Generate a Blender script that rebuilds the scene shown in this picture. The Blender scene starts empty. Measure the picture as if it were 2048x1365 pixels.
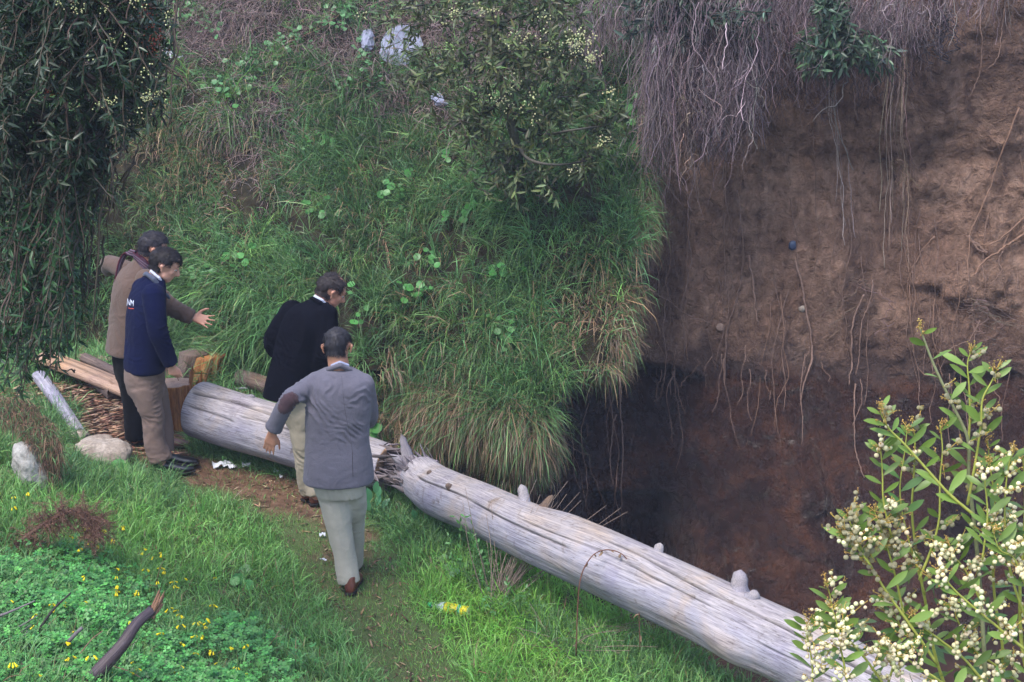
import bpy, math, random
import numpy as np
from mathutils import Vector, Matrix
rng = np.random.default_rng(7)
random.seed(7)
R = math.radians
scene = bpy.context.scene
COL = scene.collection
# ------------------------------------------------------------------ camera
CAM = np.array([0.0, 0.0, 5.1]); PITCH = R(17.0); FPX = 2048 * 60.0 / 36.0
CP, SP = math.cos(PITCH), math.sin(PITCH)
cd = bpy.data.cameras.new('camera'); cd.lens = 60; cd.sensor_width = 36; cd.clip_end = 500; cd.clip_start = 0.05
co = bpy.data.objects.new('camera', cd); COL.objects.link(co)
co.location = CAM; co.rotation_euler = (R(90) - PITCH, 0, 0); scene.camera = co
# ------------------------------------------------------------------ light
W = bpy.data.worlds.new('World'); scene.world = W; W.use_nodes = True
nt = W.node_tree; nt.nodes.clear()
sky = nt.nodes.new('ShaderNodeTexSky'); sky.sky_type = 'NISHITA'; sky.sun_disc = False
SUN_EL, SUN_AZ = R(60), R(215)      # azimuth measured clockwise from +y
sky.sun_elevation = SUN_EL; sky.sun_rotation = SUN_AZ
sky.air_density = 1.2; sky.dust_density = 3.0; sky.ozone_density = 2.0
bg = nt.nodes.new('ShaderNodeBackground'); bg.inputs['Strength'].default_value = 0.15
wo = nt.nodes.new('ShaderNodeOutputWorld')
nt.links.new(sky.outputs[0], bg.inputs['Color']); nt.links.new(bg.outputs[0], wo.inputs['Surface'])
sd = bpy.data.lights.new('sun', 'SUN'); sd.energy = 1.25; sd.angle = R(22); sd.color = (1.0, 0.985, 0.96)
so = bpy.data.objects.new('sun', sd); COL.objects.link(so)
dsun = Vector((math.sin(SUN_AZ) * math.cos(SUN_EL), math.cos(SUN_AZ) * math.cos(SUN_EL), math.sin(SUN_EL)))
so.rotation_euler = dsun.to_track_quat('Z', 'Y').to_euler()
vs = scene.view_settings
vs.view_transform = 'Standard'; vs.look = 'None'; vs.gamma = 1.0; vs.use_curve_mapping = False; vs.exposure = 1.5
scene.render.engine = 'CYCLES'
scene.cycles.max_bounces = 6; scene.cycles.diffuse_bounces = 3; scene.cycles.glossy_bounces = 2
scene.cycles.transmission_bounces = 4; scene.cycles.transparent_max_bounces = 6; scene.cycles.volume_bounces = 0
scene.cycles.use_denoising = True; scene.cycles.use_adaptive_sampling = False

# ------------------------------------------------------------------ numeric helpers
def rayd(u, v):
    u = np.asarray(u, float); v = np.asarray(v, float)
    a = (u - 1024) / FPX; b = (682.5 - v) / FPX
    return np.stack([a, CP + b * SP, -SP + b * CP], -1)
def PY(u, v, y):
    d = rayd(u, v); t = np.asarray(y, float) / d[..., 1]
    return CAM + d * np.asarray(t)[..., None]
def project(p):
    p = np.asarray(p, float) - CAM
    dep = p[..., 1] * CP - p[..., 2] * SP
    up = p[..., 1] * SP + p[..., 2] * CP
    return 1024 + FPX * p[..., 0] / dep, 682.5 - FPX * up / dep, dep
def sstep(a, b, x):
    t = np.clip((np.asarray(x, float) - a) / (b - a), 0, 1); return t * t * (3 - 2 * t)
def unit(v):
    v = np.asarray(v, float); return v / np.maximum(np.linalg.norm(v, axis=-1, keepdims=True), 1e-9)
def _hash(ix, iy, iz, seed):
    h = (ix.astype(np.int64) * 374761393 + iy.astype(np.int64) * 668265263 + iz.astype(np.int64) * 2147483647 + seed * 974634777) & 0xffffffff
    h = ((h ^ (h >> 13)) * 1274126177) & 0xffffffff
    h = ((h ^ (h >> 16)) * 2246822519) & 0xffffffff
    return ((h ^ (h >> 15)) & 0xffffff) / float(0xffffff)
def vnoise(p, seed=0):
    p = np.asarray(p, float); i = np.floor(p); f = p - i; f = f * f * (3 - 2 * f); i = i.astype(np.int64)
    x, y, z = i[..., 0], i[..., 1], i[..., 2]; fx, fy, fz = f[..., 0], f[..., 1], f[..., 2]
    def H(a, b, c): return _hash(x + a, y + b, z + c, seed)
    x00 = H(0,0,0)*(1-fx)+H(1,0,0)*fx; x10 = H(0,1,0)*(1-fx)+H(1,1,0)*fx
    x01 = H(0,0,1)*(1-fx)+H(1,0,1)*fx; x11 = H(0,1,1)*(1-fx)+H(1,1,1)*fx
    return ((x00*(1-fy)+x10*fy)*(1-fz) + (x01*(1-fy)+x11*fy)*fz) * 2 - 1
def fbm(p, octv=4, seed=0, gain=0.5):
    p = np.asarray(p, float); s = 0; a = 1; t = 0
    for k in range(octv):
        s = s + a * vnoise(p * (2.03 ** k) + 17.3 * k, seed + k); t += a; a *= gain
    return s / t
def xyz(x, y, z):
    x, y, z = np.broadcast_arrays(np.asarray(x, float), np.asarray(y, float), np.asarray(z, float))
    return np.stack([x, y, z], -1)

# ------------------------------------------------------------------ mesh helpers
def tag(o, label=None, cat=None, group=None, kind=None):
    if label: o['label'] = label
    if cat: o['category'] = cat
    if group: o['group'] = group
    if kind: o['kind'] = kind
    return o
def newmesh(name, V, tris=None, quads=None, cols=None, smooth=True, mats=None, midx=None):
    V = np.asarray(V, np.float32).reshape(-1, 3)
    me = bpy.data.meshes.new(name)
    nt_ = 0 if tris is None else len(tris); nq = 0 if quads is None else len(quads)
    loops = []; tot = []
    if nt_: loops.append(np.asarray(tris, np.int32).ravel()); tot.append(np.full(nt_, 3, np.int32))
    if nq: loops.append(np.asarray(quads, np.int32).ravel()); tot.append(np.full(nq, 4, np.int32))
    loops = np.concatenate(loops); tot = np.concatenate(tot); start = np.concatenate([[0], np.cumsum(tot)[:-1]]).astype(np.int32)
    me.vertices.add(len(V)); me.vertices.foreach_set('co', V.ravel())
    me.loops.add(len(loops)); me.loops.foreach_set('vertex_index', loops)
    me.polygons.add(len(tot)); me.polygons.foreach_set('loop_start', start); me.polygons.foreach_set('loop_total', tot)
    if smooth: me.polygons.foreach_set('use_smooth', np.ones(len(tot), bool))
    if midx is not None: me.polygons.foreach_set('material_index', np.asarray(midx, np.int32))
    me.update(calc_edges=True)
    if cols is not None:
        ca = me.color_attributes.new('Col', 'FLOAT_COLOR', 'POINT')
        c = np.ones((len(V), 4), np.float32); c[:, :3] = np.asarray(cols).reshape(-1, 3); ca.data.foreach_set('color', c.ravel())
    for m in (mats or []): me.materials.append(m)
    return me
def link(name, me, parent=None, loc=None):
    o = bpy.data.objects.new(name, me); COL.objects.link(o)
    if loc is not None: o.location = loc
    if parent is not None: o.parent = parent
    return o
def empty(name, loc, label=None, cat=None, group=None, kind=None):
    o = bpy.data.objects.new(name, None); COL.objects.link(o); o.location = [float(q) for q in loc]
    o.empty_display_size = 0.1
    return tag(o, label, cat, group, kind)
def under(o, parent):
    """parent o to an empty, keeping world-space mesh coordinates"""
    o.parent = parent; o.matrix_parent_inverse = Matrix.Translation(-Vector(parent.location)); return o
def cat_geo(gs):
    """concatenate (V,tris,quads,cols)"""
    Vs, Ts, Qs, Cs = [], [], [], []; n = 0
    for g in gs:
        V, T, Q, C = g
        Vs.append(V); n0 = n; n += len(V)
        if T is not None and len(T): Ts.append(np.asarray(T) + n0)
        if Q is not None and len(Q): Qs.append(np.asarray(Q) + n0)
        Cs.append(C if C is not None else np.ones((len(V), 3)) * 0.5)
    return np.concatenate(Vs), (np.concatenate(Ts) if Ts else None), (np.concatenate(Qs) if Qs else None), np.concatenate(Cs)
def build(name, geo, mat, parent=None, smooth=True, **kw):
    V, T, Q, C = geo
    o = link(name, newmesh(name, V, T, Q, C, smooth, [mat] if mat else None))
    if parent is not None: under(o, parent)
    if kw: tag(o, **kw)
    return o
def stamp(tmpl, O, X, Y, Z, cols):
    """copies a template (verts, tris) to N frames; cols (N,3)"""
    TV, TT = tmpl; n = len(O); m = len(TV)
    V = (O[:, None, :] + TV[None, :, 0:1] * X[:, None, :] + TV[None, :, 1:2] * Y[:, None, :] + TV[None, :, 2:3] * Z[:, None, :]).reshape(-1, 3)
    T = (TT[None] + (np.arange(n) * m)[:, None, None]).reshape(-1, 3)
    C = np.repeat(cols, m, 0)
    return V, T, None, C
def tubes(P, Rad, sides=5, cols=None, cap=True, jit=0.0):
    """P (M,K,3), Rad (M,K)"""
    P = np.asarray(P, float); M, K, _ = P.shape; Rad = np.broadcast_to(np.asarray(Rad, float), (M, K))
    Tn = unit(np.gradient(P, axis=1))
    ref = np.tile(np.array([0.31, 0.17, 0.93]), (M, K, 1)); bad = np.abs((Tn * ref).sum(-1)) > 0.93
    ref0 = np.array([0.9, 0.35, 0.2])
    badm = bad.any(1); ref[badm] = ref0
    A = unit(np.cross(Tn, ref)); B = np.cross(Tn, A)
    th = np.arange(sides) / sides * 2 * np.pi
    rr = Rad[:, :, None] * (1 + (jit * rng.normal(size=(M, K, sides)) if jit else 0))
    V = P[:, :, None, :] + (A[:, :, None, :] * np.cos(th)[:, None] + B[:, :, None, :] * np.sin(th)[:, None]) * rr[..., None]
    idx = np.arange(M * K * sides).reshape(M, K, sides)
    a = idx[:, :-1, :]; b = np.roll(idx, -1, 2)[:, :-1, :]; c = np.roll(idx, -1, 2)[:, 1:, :]; d = idx[:, 1:, :]
    Q = np.stack([a, b, c, d], -1).reshape(-1, 4)
    T = None
    if cap:
        t = []
        for e, rev in ((0, True), (K - 1, False)):
            for s in range(1, sides - 1):
                tri = [idx[:, e, 0], idx[:, e, s], idx[:, e, s + 1]]
                if rev: tri = tri[::-1]
                t.append(np.stack(tri, -1))
        T = np.concatenate(t)
    C = None
    if cols is not None:
        cols = np.asarray(cols, float)
        if cols.ndim == 1: cols = np.tile(cols, (M, 1))
        C = np.repeat(cols, K * sides, 0)
    return V.reshape(-1, 3), T, Q, C
def resample(pts, K):
    """smooth Catmull-Rom through the control points"""
    p = np.asarray(pts, float); n = len(p)
    if n == 2: return p[0] + (p[1] - p[0]) * np.linspace(0, 1, K)[:, None]
    q = np.vstack([2 * p[0] - p[1], p, 2 * p[-1] - p[-2]])
    t = np.linspace(0, n - 1 - 1e-6, K); i = t.astype(int); f = (t - i)[:, None]
    a, b, c, d = q[i], q[i + 1], q[i + 2], q[i + 3]
    return 0.5 * ((2 * b) + (-a + c) * f + (2 * a - 5 * b + 4 * c - d) * f ** 2 + (-a + 3 * b - 3 * c + d) * f ** 3)
def blades(O, D, L, Wd, droop, cols, segs=3):
    """curved tapering grass blades"""
    n = len(O); D = unit(D); P = [O]; d = D.copy()
    side = unit(np.cross(D, unit(rng.normal(size=(n, 3)))))
    step = (L / segs)[:, None]
    for k in range(segs):
        d = unit(d + np.array([0, 0, -1.0]) * (droop * (k + 0.6) / segs)[:, None])
        P.append(P[-1] + d * step)
    wprof = [0.8, 1.0, 0.65, 0.0] if segs == 3 else ([1.0, 0.7, 0.0] if segs == 2 else [0.7, 1, 0.9, 0.55, 0.0])
    V = []
    for k in range(segs):
        w = side * (Wd * 0.5 * wprof[k])[:, None]; V += [P[k] - w, P[k] + w]
    V.append(P[segs]); m = len(V)
    V = np.stack(V, 1).reshape(-1, 3); base = (np.arange(n) * m)[:, None]
    Q = np.concatenate([base + np.array([[2 * k, 2 * k + 1, 2 * k + 3, 2 * k + 2]]) for k in range(segs - 1)])
    T = base + np.array([[2 * segs - 2, 2 * segs - 1, 2 * segs]])
    return V, T, Q, np.repeat(cols, m, 0)
def vary(base, n, s=0.15, hue=0.06):
    base = np.asarray(base, float); b = np.tile(base, (n, 1)) if base.ndim == 1 else base.copy()
    return np.clip(b * np.exp(rng.normal(0, s, (n, 1))) * np.exp(rng.normal(0, hue, (n, 3))), 0.001, 0.9)

# ------------------------------------------------------------------ material helpers
def mat(name):
    m = bpy.data.materials.new(name); m.use_nodes = True; t = m.node_tree; t.nodes.clear()
    o = t.nodes.new('ShaderNodeOutputMaterial'); return m, t, o
def N(t, typ, **kw):
    n = t.nodes.new(typ)
    for k, v in kw.items(): setattr(n, k, v)
    return n
def noise(t, scale, detail=4, rough=0.55, vec=None, dist=0.0):
    n = N(t, 'ShaderNodeTexNoise'); n.inputs['Scale'].default_value = scale; n.inputs['Detail'].default_value = detail
    n.inputs['Roughness'].default_value = rough; n.inputs['Distortion'].default_value = dist
    if vec is not None: t.links.new(vec, n.inputs['Vector'])
    return n
def ramp(t, fac, stops):
    r = N(t, 'ShaderNodeValToRGB'); e = r.color_ramp.elements
    while len(e) < len(stops): e.new(0.5)
    for i, (p, c) in enumerate(stops):
        e[i].position = p; e[i].color = (*c, 1) if len(c) == 3 else c
    t.links.new(fac, r.inputs[0]); return r
def mix(t, fac, a, b, mode='MIX'):
    m = N(t, 'ShaderNodeMix', data_type='RGBA', blend_type=mode)
    for sock, val in ((0, fac), (6, a), (7, b)):
        if hasattr(val, 'links'): t.links.new(val, m.inputs[sock])
        elif sock == 0: m.inputs[0].default_value = val
        else: m.inputs[sock].default_value = (*val, 1)
    return m.outputs[2]
def geomvec(t, scale=(1, 1, 1)):
    g = N(t, 'ShaderNodeNewGeometry'); m = N(t, 'ShaderNodeMapping'); m.inputs['Scale'].default_value = scale
    t.links.new(g.outputs['Position'], m.inputs['Vector']); return m.outputs[0]
def objvec(t, scale=(1, 1, 1), rot=(0, 0, 0)):
    g = N(t, 'ShaderNodeTexCoord'); m = N(t, 'ShaderNodeMapping'); m.inputs['Scale'].default_value = scale; m.inputs['Rotation'].default_value = rot
    t.links.new(g.outputs['Object'], m.inputs['Vector']); return m.outputs[0]
def pbsdf(t, o, col, rough=0.7, spec=0.3, bump=None, bstr=0.3, bdist=0.01, sss=0):
    p = N(t, 'ShaderNodeBsdfPrincipled')
    if hasattr(col, 'links'): t.links.new(col, p.inputs['Base Color'])
    else: p.inputs['Base Color'].default_value = (*col, 1)
    if hasattr(rough, 'links'): t.links.new(rough, p.inputs['Roughness'])
    else: p.inputs['Roughness'].default_value = rough
    p.inputs['Specular IOR Level'].default_value = spec
    if bump is not None:
        b = N(t, 'ShaderNodeBump'); b.inputs['Strength'].default_value = bstr; b.inputs['Distance'].default_value = bdist
        t.links.new(bump, b.inputs['Height']); t.links.new(b.outputs[0], p.inputs['Normal'])
    t.links.new(p.outputs[0], o.inputs['Surface']); return p
def leaf_mat(name, color=None, trans=0.3, rough=0.45, spec=0.4, rnd=0.0):
    m, t, o = mat(name)
    if color is None:
        a = N(t, 'ShaderNodeVertexColor', layer_name='Col'); c = a.outputs[0]
    else:
        oi = N(t, 'ShaderNodeObjectInfo')
        r = ramp(t, oi.outputs['Random'], [(0, tuple(q * (1 - rnd) for q in color)), (0.6, color), (1, tuple(min(1, q * (1 + rnd * 1.6)) for q in color))])
        nz = noise(t, 60, 2); c = mix(t, 0.25, r.outputs[0], ramp(t, nz.outputs[0], [(0.3, tuple(q * 0.6 for q in color)), (0.7, tuple(q * 1.3 for q in color))]).outputs[0])
    p = pbsdf(t, o, c, rough, spec)
    tr = N(t, 'ShaderNodeBsdfTranslucent'); t.links.new(c, tr.inputs[0])
    ms = N(t, 'ShaderNodeMixShader'); ms.inputs[0].default_value = trans
    t.links.new(p.outputs[0], ms.inputs[1]); t.links.new(tr.outputs[0], ms.inputs[2]); t.links.new(ms.outputs[0], o.inputs['Surface'])
    return m
def plain(name, color, rough=0.7, spec=0.3, nscale=30, amt=0.3, bstr=0.3, bdist=0.005):
    m, t, o = mat(name)
    v = geomvec(t); nz = noise(t, nscale, 5, 0.6, v)
    r = ramp(t, nz.outputs[0], [(0.3, tuple(q * (1 - amt) for q in color)), (0.7, tuple(min(1, q * (1 + amt)) for q in color))])
    pbsdf(t, o, r.outputs[0], rough, spec, nz.outputs[0], bstr, bdist); return m
def vcol_mat(name, rough=0.8, spec=0.2, nscale=60, amt=0.35, bstr=0.4, bdist=0.004):
    m, t, o = mat(name); a = N(t, 'ShaderNodeVertexColor', layer_name='Col')
    nz = noise(t, nscale, 5, 0.6, geomvec(t)); r = ramp(t, nz.outputs[0], [(0.25, (1 - amt,) * 3), (0.75, (1 + amt,) * 3)])
    pbsdf(t, o, mix(t, 1.0, a.outputs[0], r.outputs[0], 'MULTIPLY'), rough, spec, nz.outputs[0], bstr, bdist); return m
M_GRASS = leaf_mat('grass_blade', None, 0.3, 0.42, 0.4)
M_LEAFV = leaf_mat('leaf_varied', None, 0.22, 0.42, 0.35)
M_STRAW = leaf_mat('dry_straw', None, 0.15, 0.7, 0.2)
M_BARKV = vcol_mat('bark_varied')

# ------------------------------------------------------------------ terrain functions
PD = np.array([-0.82, -0.573]); P0 = np.array([-2.0, 11.0])
ED = np.array([0.785, 0.62]); E0 = np.array([-0.72, 11.45])
def ground_base(x, y):
    x = np.asarray(x, float); y = np.asarray(y, float)
    z = 0.32 + 0.055 * (np.clip(y, 7, 16) - 10.15)
    dl = PD[0] * (x - P0[0]) + PD[1] * (y - P0[1])
    z = z + 0.44 * 0.25 * np.logaddexp(0, (dl - 0.15) / 0.25) * (1 - 0.55 * sstep(2.6, 7, dl))
    e = ED[0] * (x - E0[0]) + ED[1] * (y - E0[1])
    m = sstep(-1.35, -0.6, x)
    z = z - 2.0 * sstep(0.0, 0.95, e) * m
    return z
def G(x, y):
    z = ground_base(x, y)
    p = xyz(x, y, 0.0)
    return z + 0.05 * fbm(p * 1.3, 3, 11) + 0.018 * fbm(p * 6, 3, 12)
BX = np.array([-9, -7, -3.2, -2.2, -1.0, 0.3, 1.1, 2.0])
BZ = np.array([-2.4, -0.6, 0.0, 0.45, 0.9, 1.5, 2.1, 2.8, 3.5, 4.5, 6.0])
BT = np.array([
 [16.0,15.8,15.6,15.5,15.6,15.8,16.2,16.9,17.6,18.6,19.8],
 [15.6,15.3,15.0,14.9,15.1,15.4,15.9,16.6,17.4,18.4,19.5],
 [14.8,14.7,14.6,14.6,14.75,15.05,15.5,16.3,17.2,18.2,19.5],
 [13.9,13.8,13.6,13.55,13.8,14.2,14.9,15.8,16.9,18.0,19.3],
 [13.9,13.6,13.2,12.9,13.15,13.7,14.5,15.4,16.6,17.8,19.0],
 [13.8,13.2,12.6,12.5,12.7,13.05,13.6,14.6,15.8,17.0,18.5],
 [13.9,13.4,13.05,12.9,13.0,13.2,13.6,14.5,15.6,16.8,18.2],
 [14.2,13.6,13.3,13.2,13.2,13.4,13.8,14.6,15.6,16.8,18.2]])
def interp2(xs, zs, T, x, z):
    x = np.clip(x, xs[0], xs[-1] - 1e-6); z = np.clip(z, zs[0], zs[-1] - 1e-6)
    i = np.searchsorted(xs, x, 'right') - 1; j = np.searchsorted(zs, z, 'right') - 1
    fx = (x - xs[i]) / (xs[i + 1] - xs[i]); fz = (z - zs[j]) / (zs[j + 1] - zs[j]); fx = fx * fx * (3 - 2 * fx)
    return (T[i, j] * (1 - fx) + T[i + 1, j] * fx) * (1 - fz) + (T[i, j + 1] * (1 - fx) + T[i + 1, j + 1] * fx) * fz
def Yb(x, z):
    x, z = np.broadcast_arrays(np.asarray(x, float), np.asarray(z, float))
    y = interp2(BX, BZ, BT, x, z)
    p = xyz(x, 0.0, z)
    b = 0.34 * fbm(p * np.array([1.1, 1, 1.5]), 2, 21) + 0.24 * fbm(p * np.array([2.6, 1, 3.2]), 3, 22)
    # hummocks of tussock: rounded tops, undercut bellies
    return y - b
def Xe(z):
    z = np.asarray(z, float)
    x = np.interp(z, [-2.4, -0.3, 0.05, 0.35, 0.6, 0.85, 0.95, 1.1, 1.3, 1.8, 2.3, 3.2, 3.6, 6], [-0.4, -0.02, 0.12, 0.2, 0.25, 0.34, 0.68, 0.78, 0.84, 0.93, 1.03, 1.15, 1.2, 1.35])
    return x + 0.05 * fbm(xyz(0.0, 0.0, z * 2.4), 3, 31)
def gauss1(z, c, s): return np.exp(-((z - c) / s) ** 2)
def Yc(x, z):
    x, z = np.broadcast_arrays(np.asarray(x, float), np.asarray(z, float))
    p = xyz(x, 0.0, z)
    lip = 0.36 + 0.20 * fbm(p * np.array([1.0, 1, 0]), 3, 41) + 0.07 * fbm(p * np.array([5, 1, 0]), 2, 42)
    low = np.interp(z, [-2.6, -1.8, -1.1, -0.3, 0.35], [12.3, 12.9, 13.3, 14.0, 14.55])
    up = np.interp(z, [0.2, 0.9, 1.84, 2.2, 2.6, 3.5, 4.5, 6.5], [14.33, 14.55, 14.9, 15.0, 14.98, 15.1, 15.0, 15.2])
    up = up + 0.07 * gauss1(z, 2.25 + 0.45 * fbm(p * np.array([0.9, 1, 0]), 3, 51), 0.10) * np.clip(0.3 + 1.6 * fbm(p * np.array([1.6, 1, 0]), 2, 52), 0, 1)
    k = sstep(-0.06, 0.08, z - lip)
    low = low - 0.22 * fbm(p * np.array([0.8, 1, 1.0]), 3, 43) - 0.05 * fbm(p * np.array([4, 1, 4]), 3, 44) - 0.016 * fbm(p * 16, 2, 45)
    for c0, sl, dep, z0, z1 in ((2.60, -0.12, 0.09, -1.9, 0.1), (3.05, 0.15, 0.05, -1.4, -0.1), (1.55, -0.35, 0.04, -1.7, -0.6), (1.9, 0.5, 0.035, -1.5, -0.9), (3.6, -0.2, 0.06, -1.0, 0.3)):
        cx = c0 + 0.07 * np.sin(z * 3.1 + c0) + 0.09 * fbm(p * np.array([0, 1, 3]) + c0, 3, 46) + sl * z
        en = sstep(z0, z0 + 0.3, z) * sstep(z1, z1 - 0.3, z) * (0.5 + 0.9 * np.clip(fbm(p * np.array([0, 1, 2.2]) + c0, 2, 53) + 0.4, 0, 1))
        low = low + en * (dep * np.exp(-((x - cx) / 0.022) ** 2) - dep * 0.7 * sstep(0, 0.06, x - cx) * sstep(0.5, 0.1, x - cx))
    led = z + 0.55 + 0.25 * (x - 1.5) + 0.12 * fbm(p * np.array([2, 1, 0]), 3, 54)
    low = low - 0.07 * sstep(0.03, -0.03, led) * sstep(0.2, 0.7, x) - 0.16 * np.abs(fbm(xyz(x * 1.8 + z * 1.2, 1, z * 2.6 - x), 4, 55)) - 0.07 * np.abs(fbm(xyz(x * 5 + z * 4, 1, z * 8 - x * 3), 3, 56))
    up = up - 0.16 * fbm(p * np.array([0.8, 1, 0.7]), 3, 47) - 0.11 * fbm(p * np.array([3.2, 1, 2.6]), 5, 48) - 0.05 * np.abs(fbm(p * np.array([7, 1, 6]), 3, 57)) + 0.012 * np.abs(fbm(p * np.array([14, 1, 5]), 2, 49))
    y = low * (1 - k) + up * k
    # rough broken edge on the far right
    r = sstep(3.3, 3.7, x) * sstep(0.1, 0.5, z) * (1 - sstep(1.9, 2.2, z))
    y = y - r * 0.16 * np.maximum(0, fbm(p * np.array([3, 1, 5]), 3, 50) + 0.15)
    y = y + 0.10 * sstep(1.6, 0.2, x) - 0.10 * sstep(3.8, 6.5, x)
    w = sstep(1.75, 1.25, x)
    return y * (1 - w) + np.maximum(y, Yb(np.minimum(x, 1.1), z) + 0.45) * w
def hit(u, v, surf='any'):
    """first point the view ray through (u, v) meets on ground, bank or cliff"""
    d = rayd(u, v); ys = np.arange(4.0, 19, 0.01); t = ys / d[1]
    p = CAM + d * t[:, None]; x, y, z = p[:, 0], p[:, 1], p[:, 2]
    h = np.zeros(len(ys), bool)
    if surf in ('any', 'ground'): h |= z <= G(x, y)
    if surf in ('any', 'bank'): h |= (y >= Yb(x, z)) & (x < Xe(z))
    if surf in ('any', 'cliff'): h |= y >= Yc(x, z)
    i = np.argmax(h) if h.any() else len(ys) - 1
    return p[i]
def gpt(u, v): return hit(u, v, 'ground')
# ------------------------------------------------------------------ setting surfaces
def grid_quads(nu, nv):
    i = np.arange(nu * nv).reshape(nu, nv)
    return np.stack([i[:-1, :-1], i[1:, :-1], i[1:, 1:], i[:-1, 1:]], -1).reshape(-1, 4)
def axis(segs):
    out = []
    for a, b, s in segs: out.append(np.arange(a, b, s))
    return np.concatenate(out + [[segs[-1][1]]])
def soil_ground_mat():
    m, t, o = mat('soil_and_turf'); v = geomvec(t)
    n1 = noise(t, 1.6, 5, 0.6, v); n2 = noise(t, 14, 6, 0.65, v); n3 = noise(t, 90, 4, 0.7, v)
    soil = ramp(t, n2.outputs[0], [(0.3, (0.045, 0.026, 0.016)), (0.5, (0.11, 0.062, 0.038)), (0.72, (0.19, 0.12, 0.08))])
    turf = ramp(t, n3.outputs[0], [(0.3, (0.04, 0.055, 0.02)), (0.7, (0.10, 0.14, 0.045))])
    a = N(t, 'ShaderNodeVertexColor', layer_name='Col')
    sep = N(t, 'ShaderNodeSeparateColor'); t.links.new(a.outputs[0], sep.inputs[0])
    c = mix(t, sep.outputs[0], turf.outputs[0], soil.outputs[0])
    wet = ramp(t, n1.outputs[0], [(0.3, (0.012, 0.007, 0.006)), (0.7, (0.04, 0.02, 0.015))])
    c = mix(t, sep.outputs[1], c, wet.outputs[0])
    mm = N(t, 'ShaderNodeMath', operation='ADD'); t.links.new(n2.outputs[0], mm.inputs[0]); t.links.new(n3.outputs[0], mm.inputs[1])
    pbsdf(t, o, c, 0.85, 0.2, mm.outputs[0], 0.6, 0.02); return m
# path centre line found on the ground; used for where turf is worn
PATH_PX = [(190, 830), (300, 900), (450, 945), (560, 985), (640, 1050), (690, 1130), (740, 1220), (800, 1300), (850, 1400)]
PATHW = np.array([gpt(u, v)[:2] for u, v in PATH_PX[:-1]] + [[-0.42, 8.6]])
PWID = np.array([0.6, 0.55, 0.46, 0.30, 0.30, 0.3, 0.24, 0.22, 0.22])
def pathness(x, y):
    p = np.stack([x, y], -1); best = np.full(p.shape[:-1], -9.0)
    for k in range(len(PATHW) - 1):
        a, b = PATHW[k], PATHW[k + 1]; ab = b - a
        t = np.clip(((p - a) @ ab) / (ab @ ab), 0, 1); d = np.linalg.norm(p - (a + t[..., None] * ab), axis=-1)
        w = PWID[k] * (1 - t) + PWID[k + 1] * t
        best = np.maximum(best, 1 - d / w)
    return best      # 1 at the centre, 0 at the edge, negative outside
def bare(x, y):
    pn = pathness(x, y); n = fbm(xyz(x, y, 0) * 3.2, 3, 61)
    far = sstep(10.9, 11.7, y)                      # the worn patch widens among the logs
    return sstep(0.1, 0.6, pn * (0.25 + 1.05 * far) + (0.85 - 0.3 * far) * n - 0.1 + 0.12 * far) * sstep(-0.3, 0.1, pn)
gx = axis([(-14, -5, 0.3), (-5, 2.4, 0.035), (2.4, 9, 0.15)]); gy = axis([(-4, 6, 0.25), (6, 15.4, 0.035), (15.4, 19.5, 0.4)])
GX, GY = np.meshgrid(gx, gy, indexing='ij'); GZ = G(GX, GY)
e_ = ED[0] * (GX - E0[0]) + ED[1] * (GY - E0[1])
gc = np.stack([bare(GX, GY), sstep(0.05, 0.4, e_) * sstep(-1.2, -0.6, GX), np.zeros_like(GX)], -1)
V = np.stack([GX, GY, GZ], -1).reshape(-1, 3)
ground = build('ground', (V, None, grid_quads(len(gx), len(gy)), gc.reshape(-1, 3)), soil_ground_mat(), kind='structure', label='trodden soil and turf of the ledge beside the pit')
# hillside
def bank_mat():
    m, t, o = mat('bank_soil'); v = geomvec(t); n2 = noise(t, 9, 6, 0.65, v)
    c = ramp(t, n2.outputs[0], [(0.3, (0.010, 0.009, 0.006)), (0.55, (0.024, 0.020, 0.012)), (0.75, (0.05, 0.036, 0.024))])
    pbsdf(t, o, c.outputs[0], 0.95, 0.1, n2.outputs[0], 0.7, 0.04); return m
bz = axis([(-2.4, 3.9, 0.05), (3.9, 6.0, 0.2)]); s = np.concatenate([np.linspace(0, 0.55, 30, endpoint=False), np.linspace(0.55, 1, 110)])
S, Zb = np.meshgrid(s, bz, indexing='ij'); Xb = -9 + (Xe(Zb) + 9) * S; Yb_ = Yb(Xb, Zb)
rows = [np.stack([Xb, Yb_, Zb], -1)]
xe = Xe(bz); ye = Yb(xe, bz); yc = Yc(xe, bz) + 0.25
ret = []
for k, f in enumerate(np.linspace(0.06, 1, 14)):
    bul = 0.10 * np.sin(min(f * 3.2, np.pi)) + 0.05 * fbm(xyz(0, f * 6, bz * 3), 3, 71)
    ret.append(np.stack([xe + bul * (1 - f), ye + (np.maximum(yc, ye + 0.1) - ye) * f, bz], -1))
top = np.concatenate([rows[0], np.stack(ret, 0)], 0)
plate = top[:, -1:, :] + np.array([0, 9.0, 0.8]); Vb = np.concatenate([top, plate], 1)
hillside = build('hillside', (Vb.reshape(-1, 3), None, grid_quads(Vb.shape[0], Vb.shape[1])[:, ::-1], None), bank_mat(), kind='structure', label='steep earth slope under the tussock grass')
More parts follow.
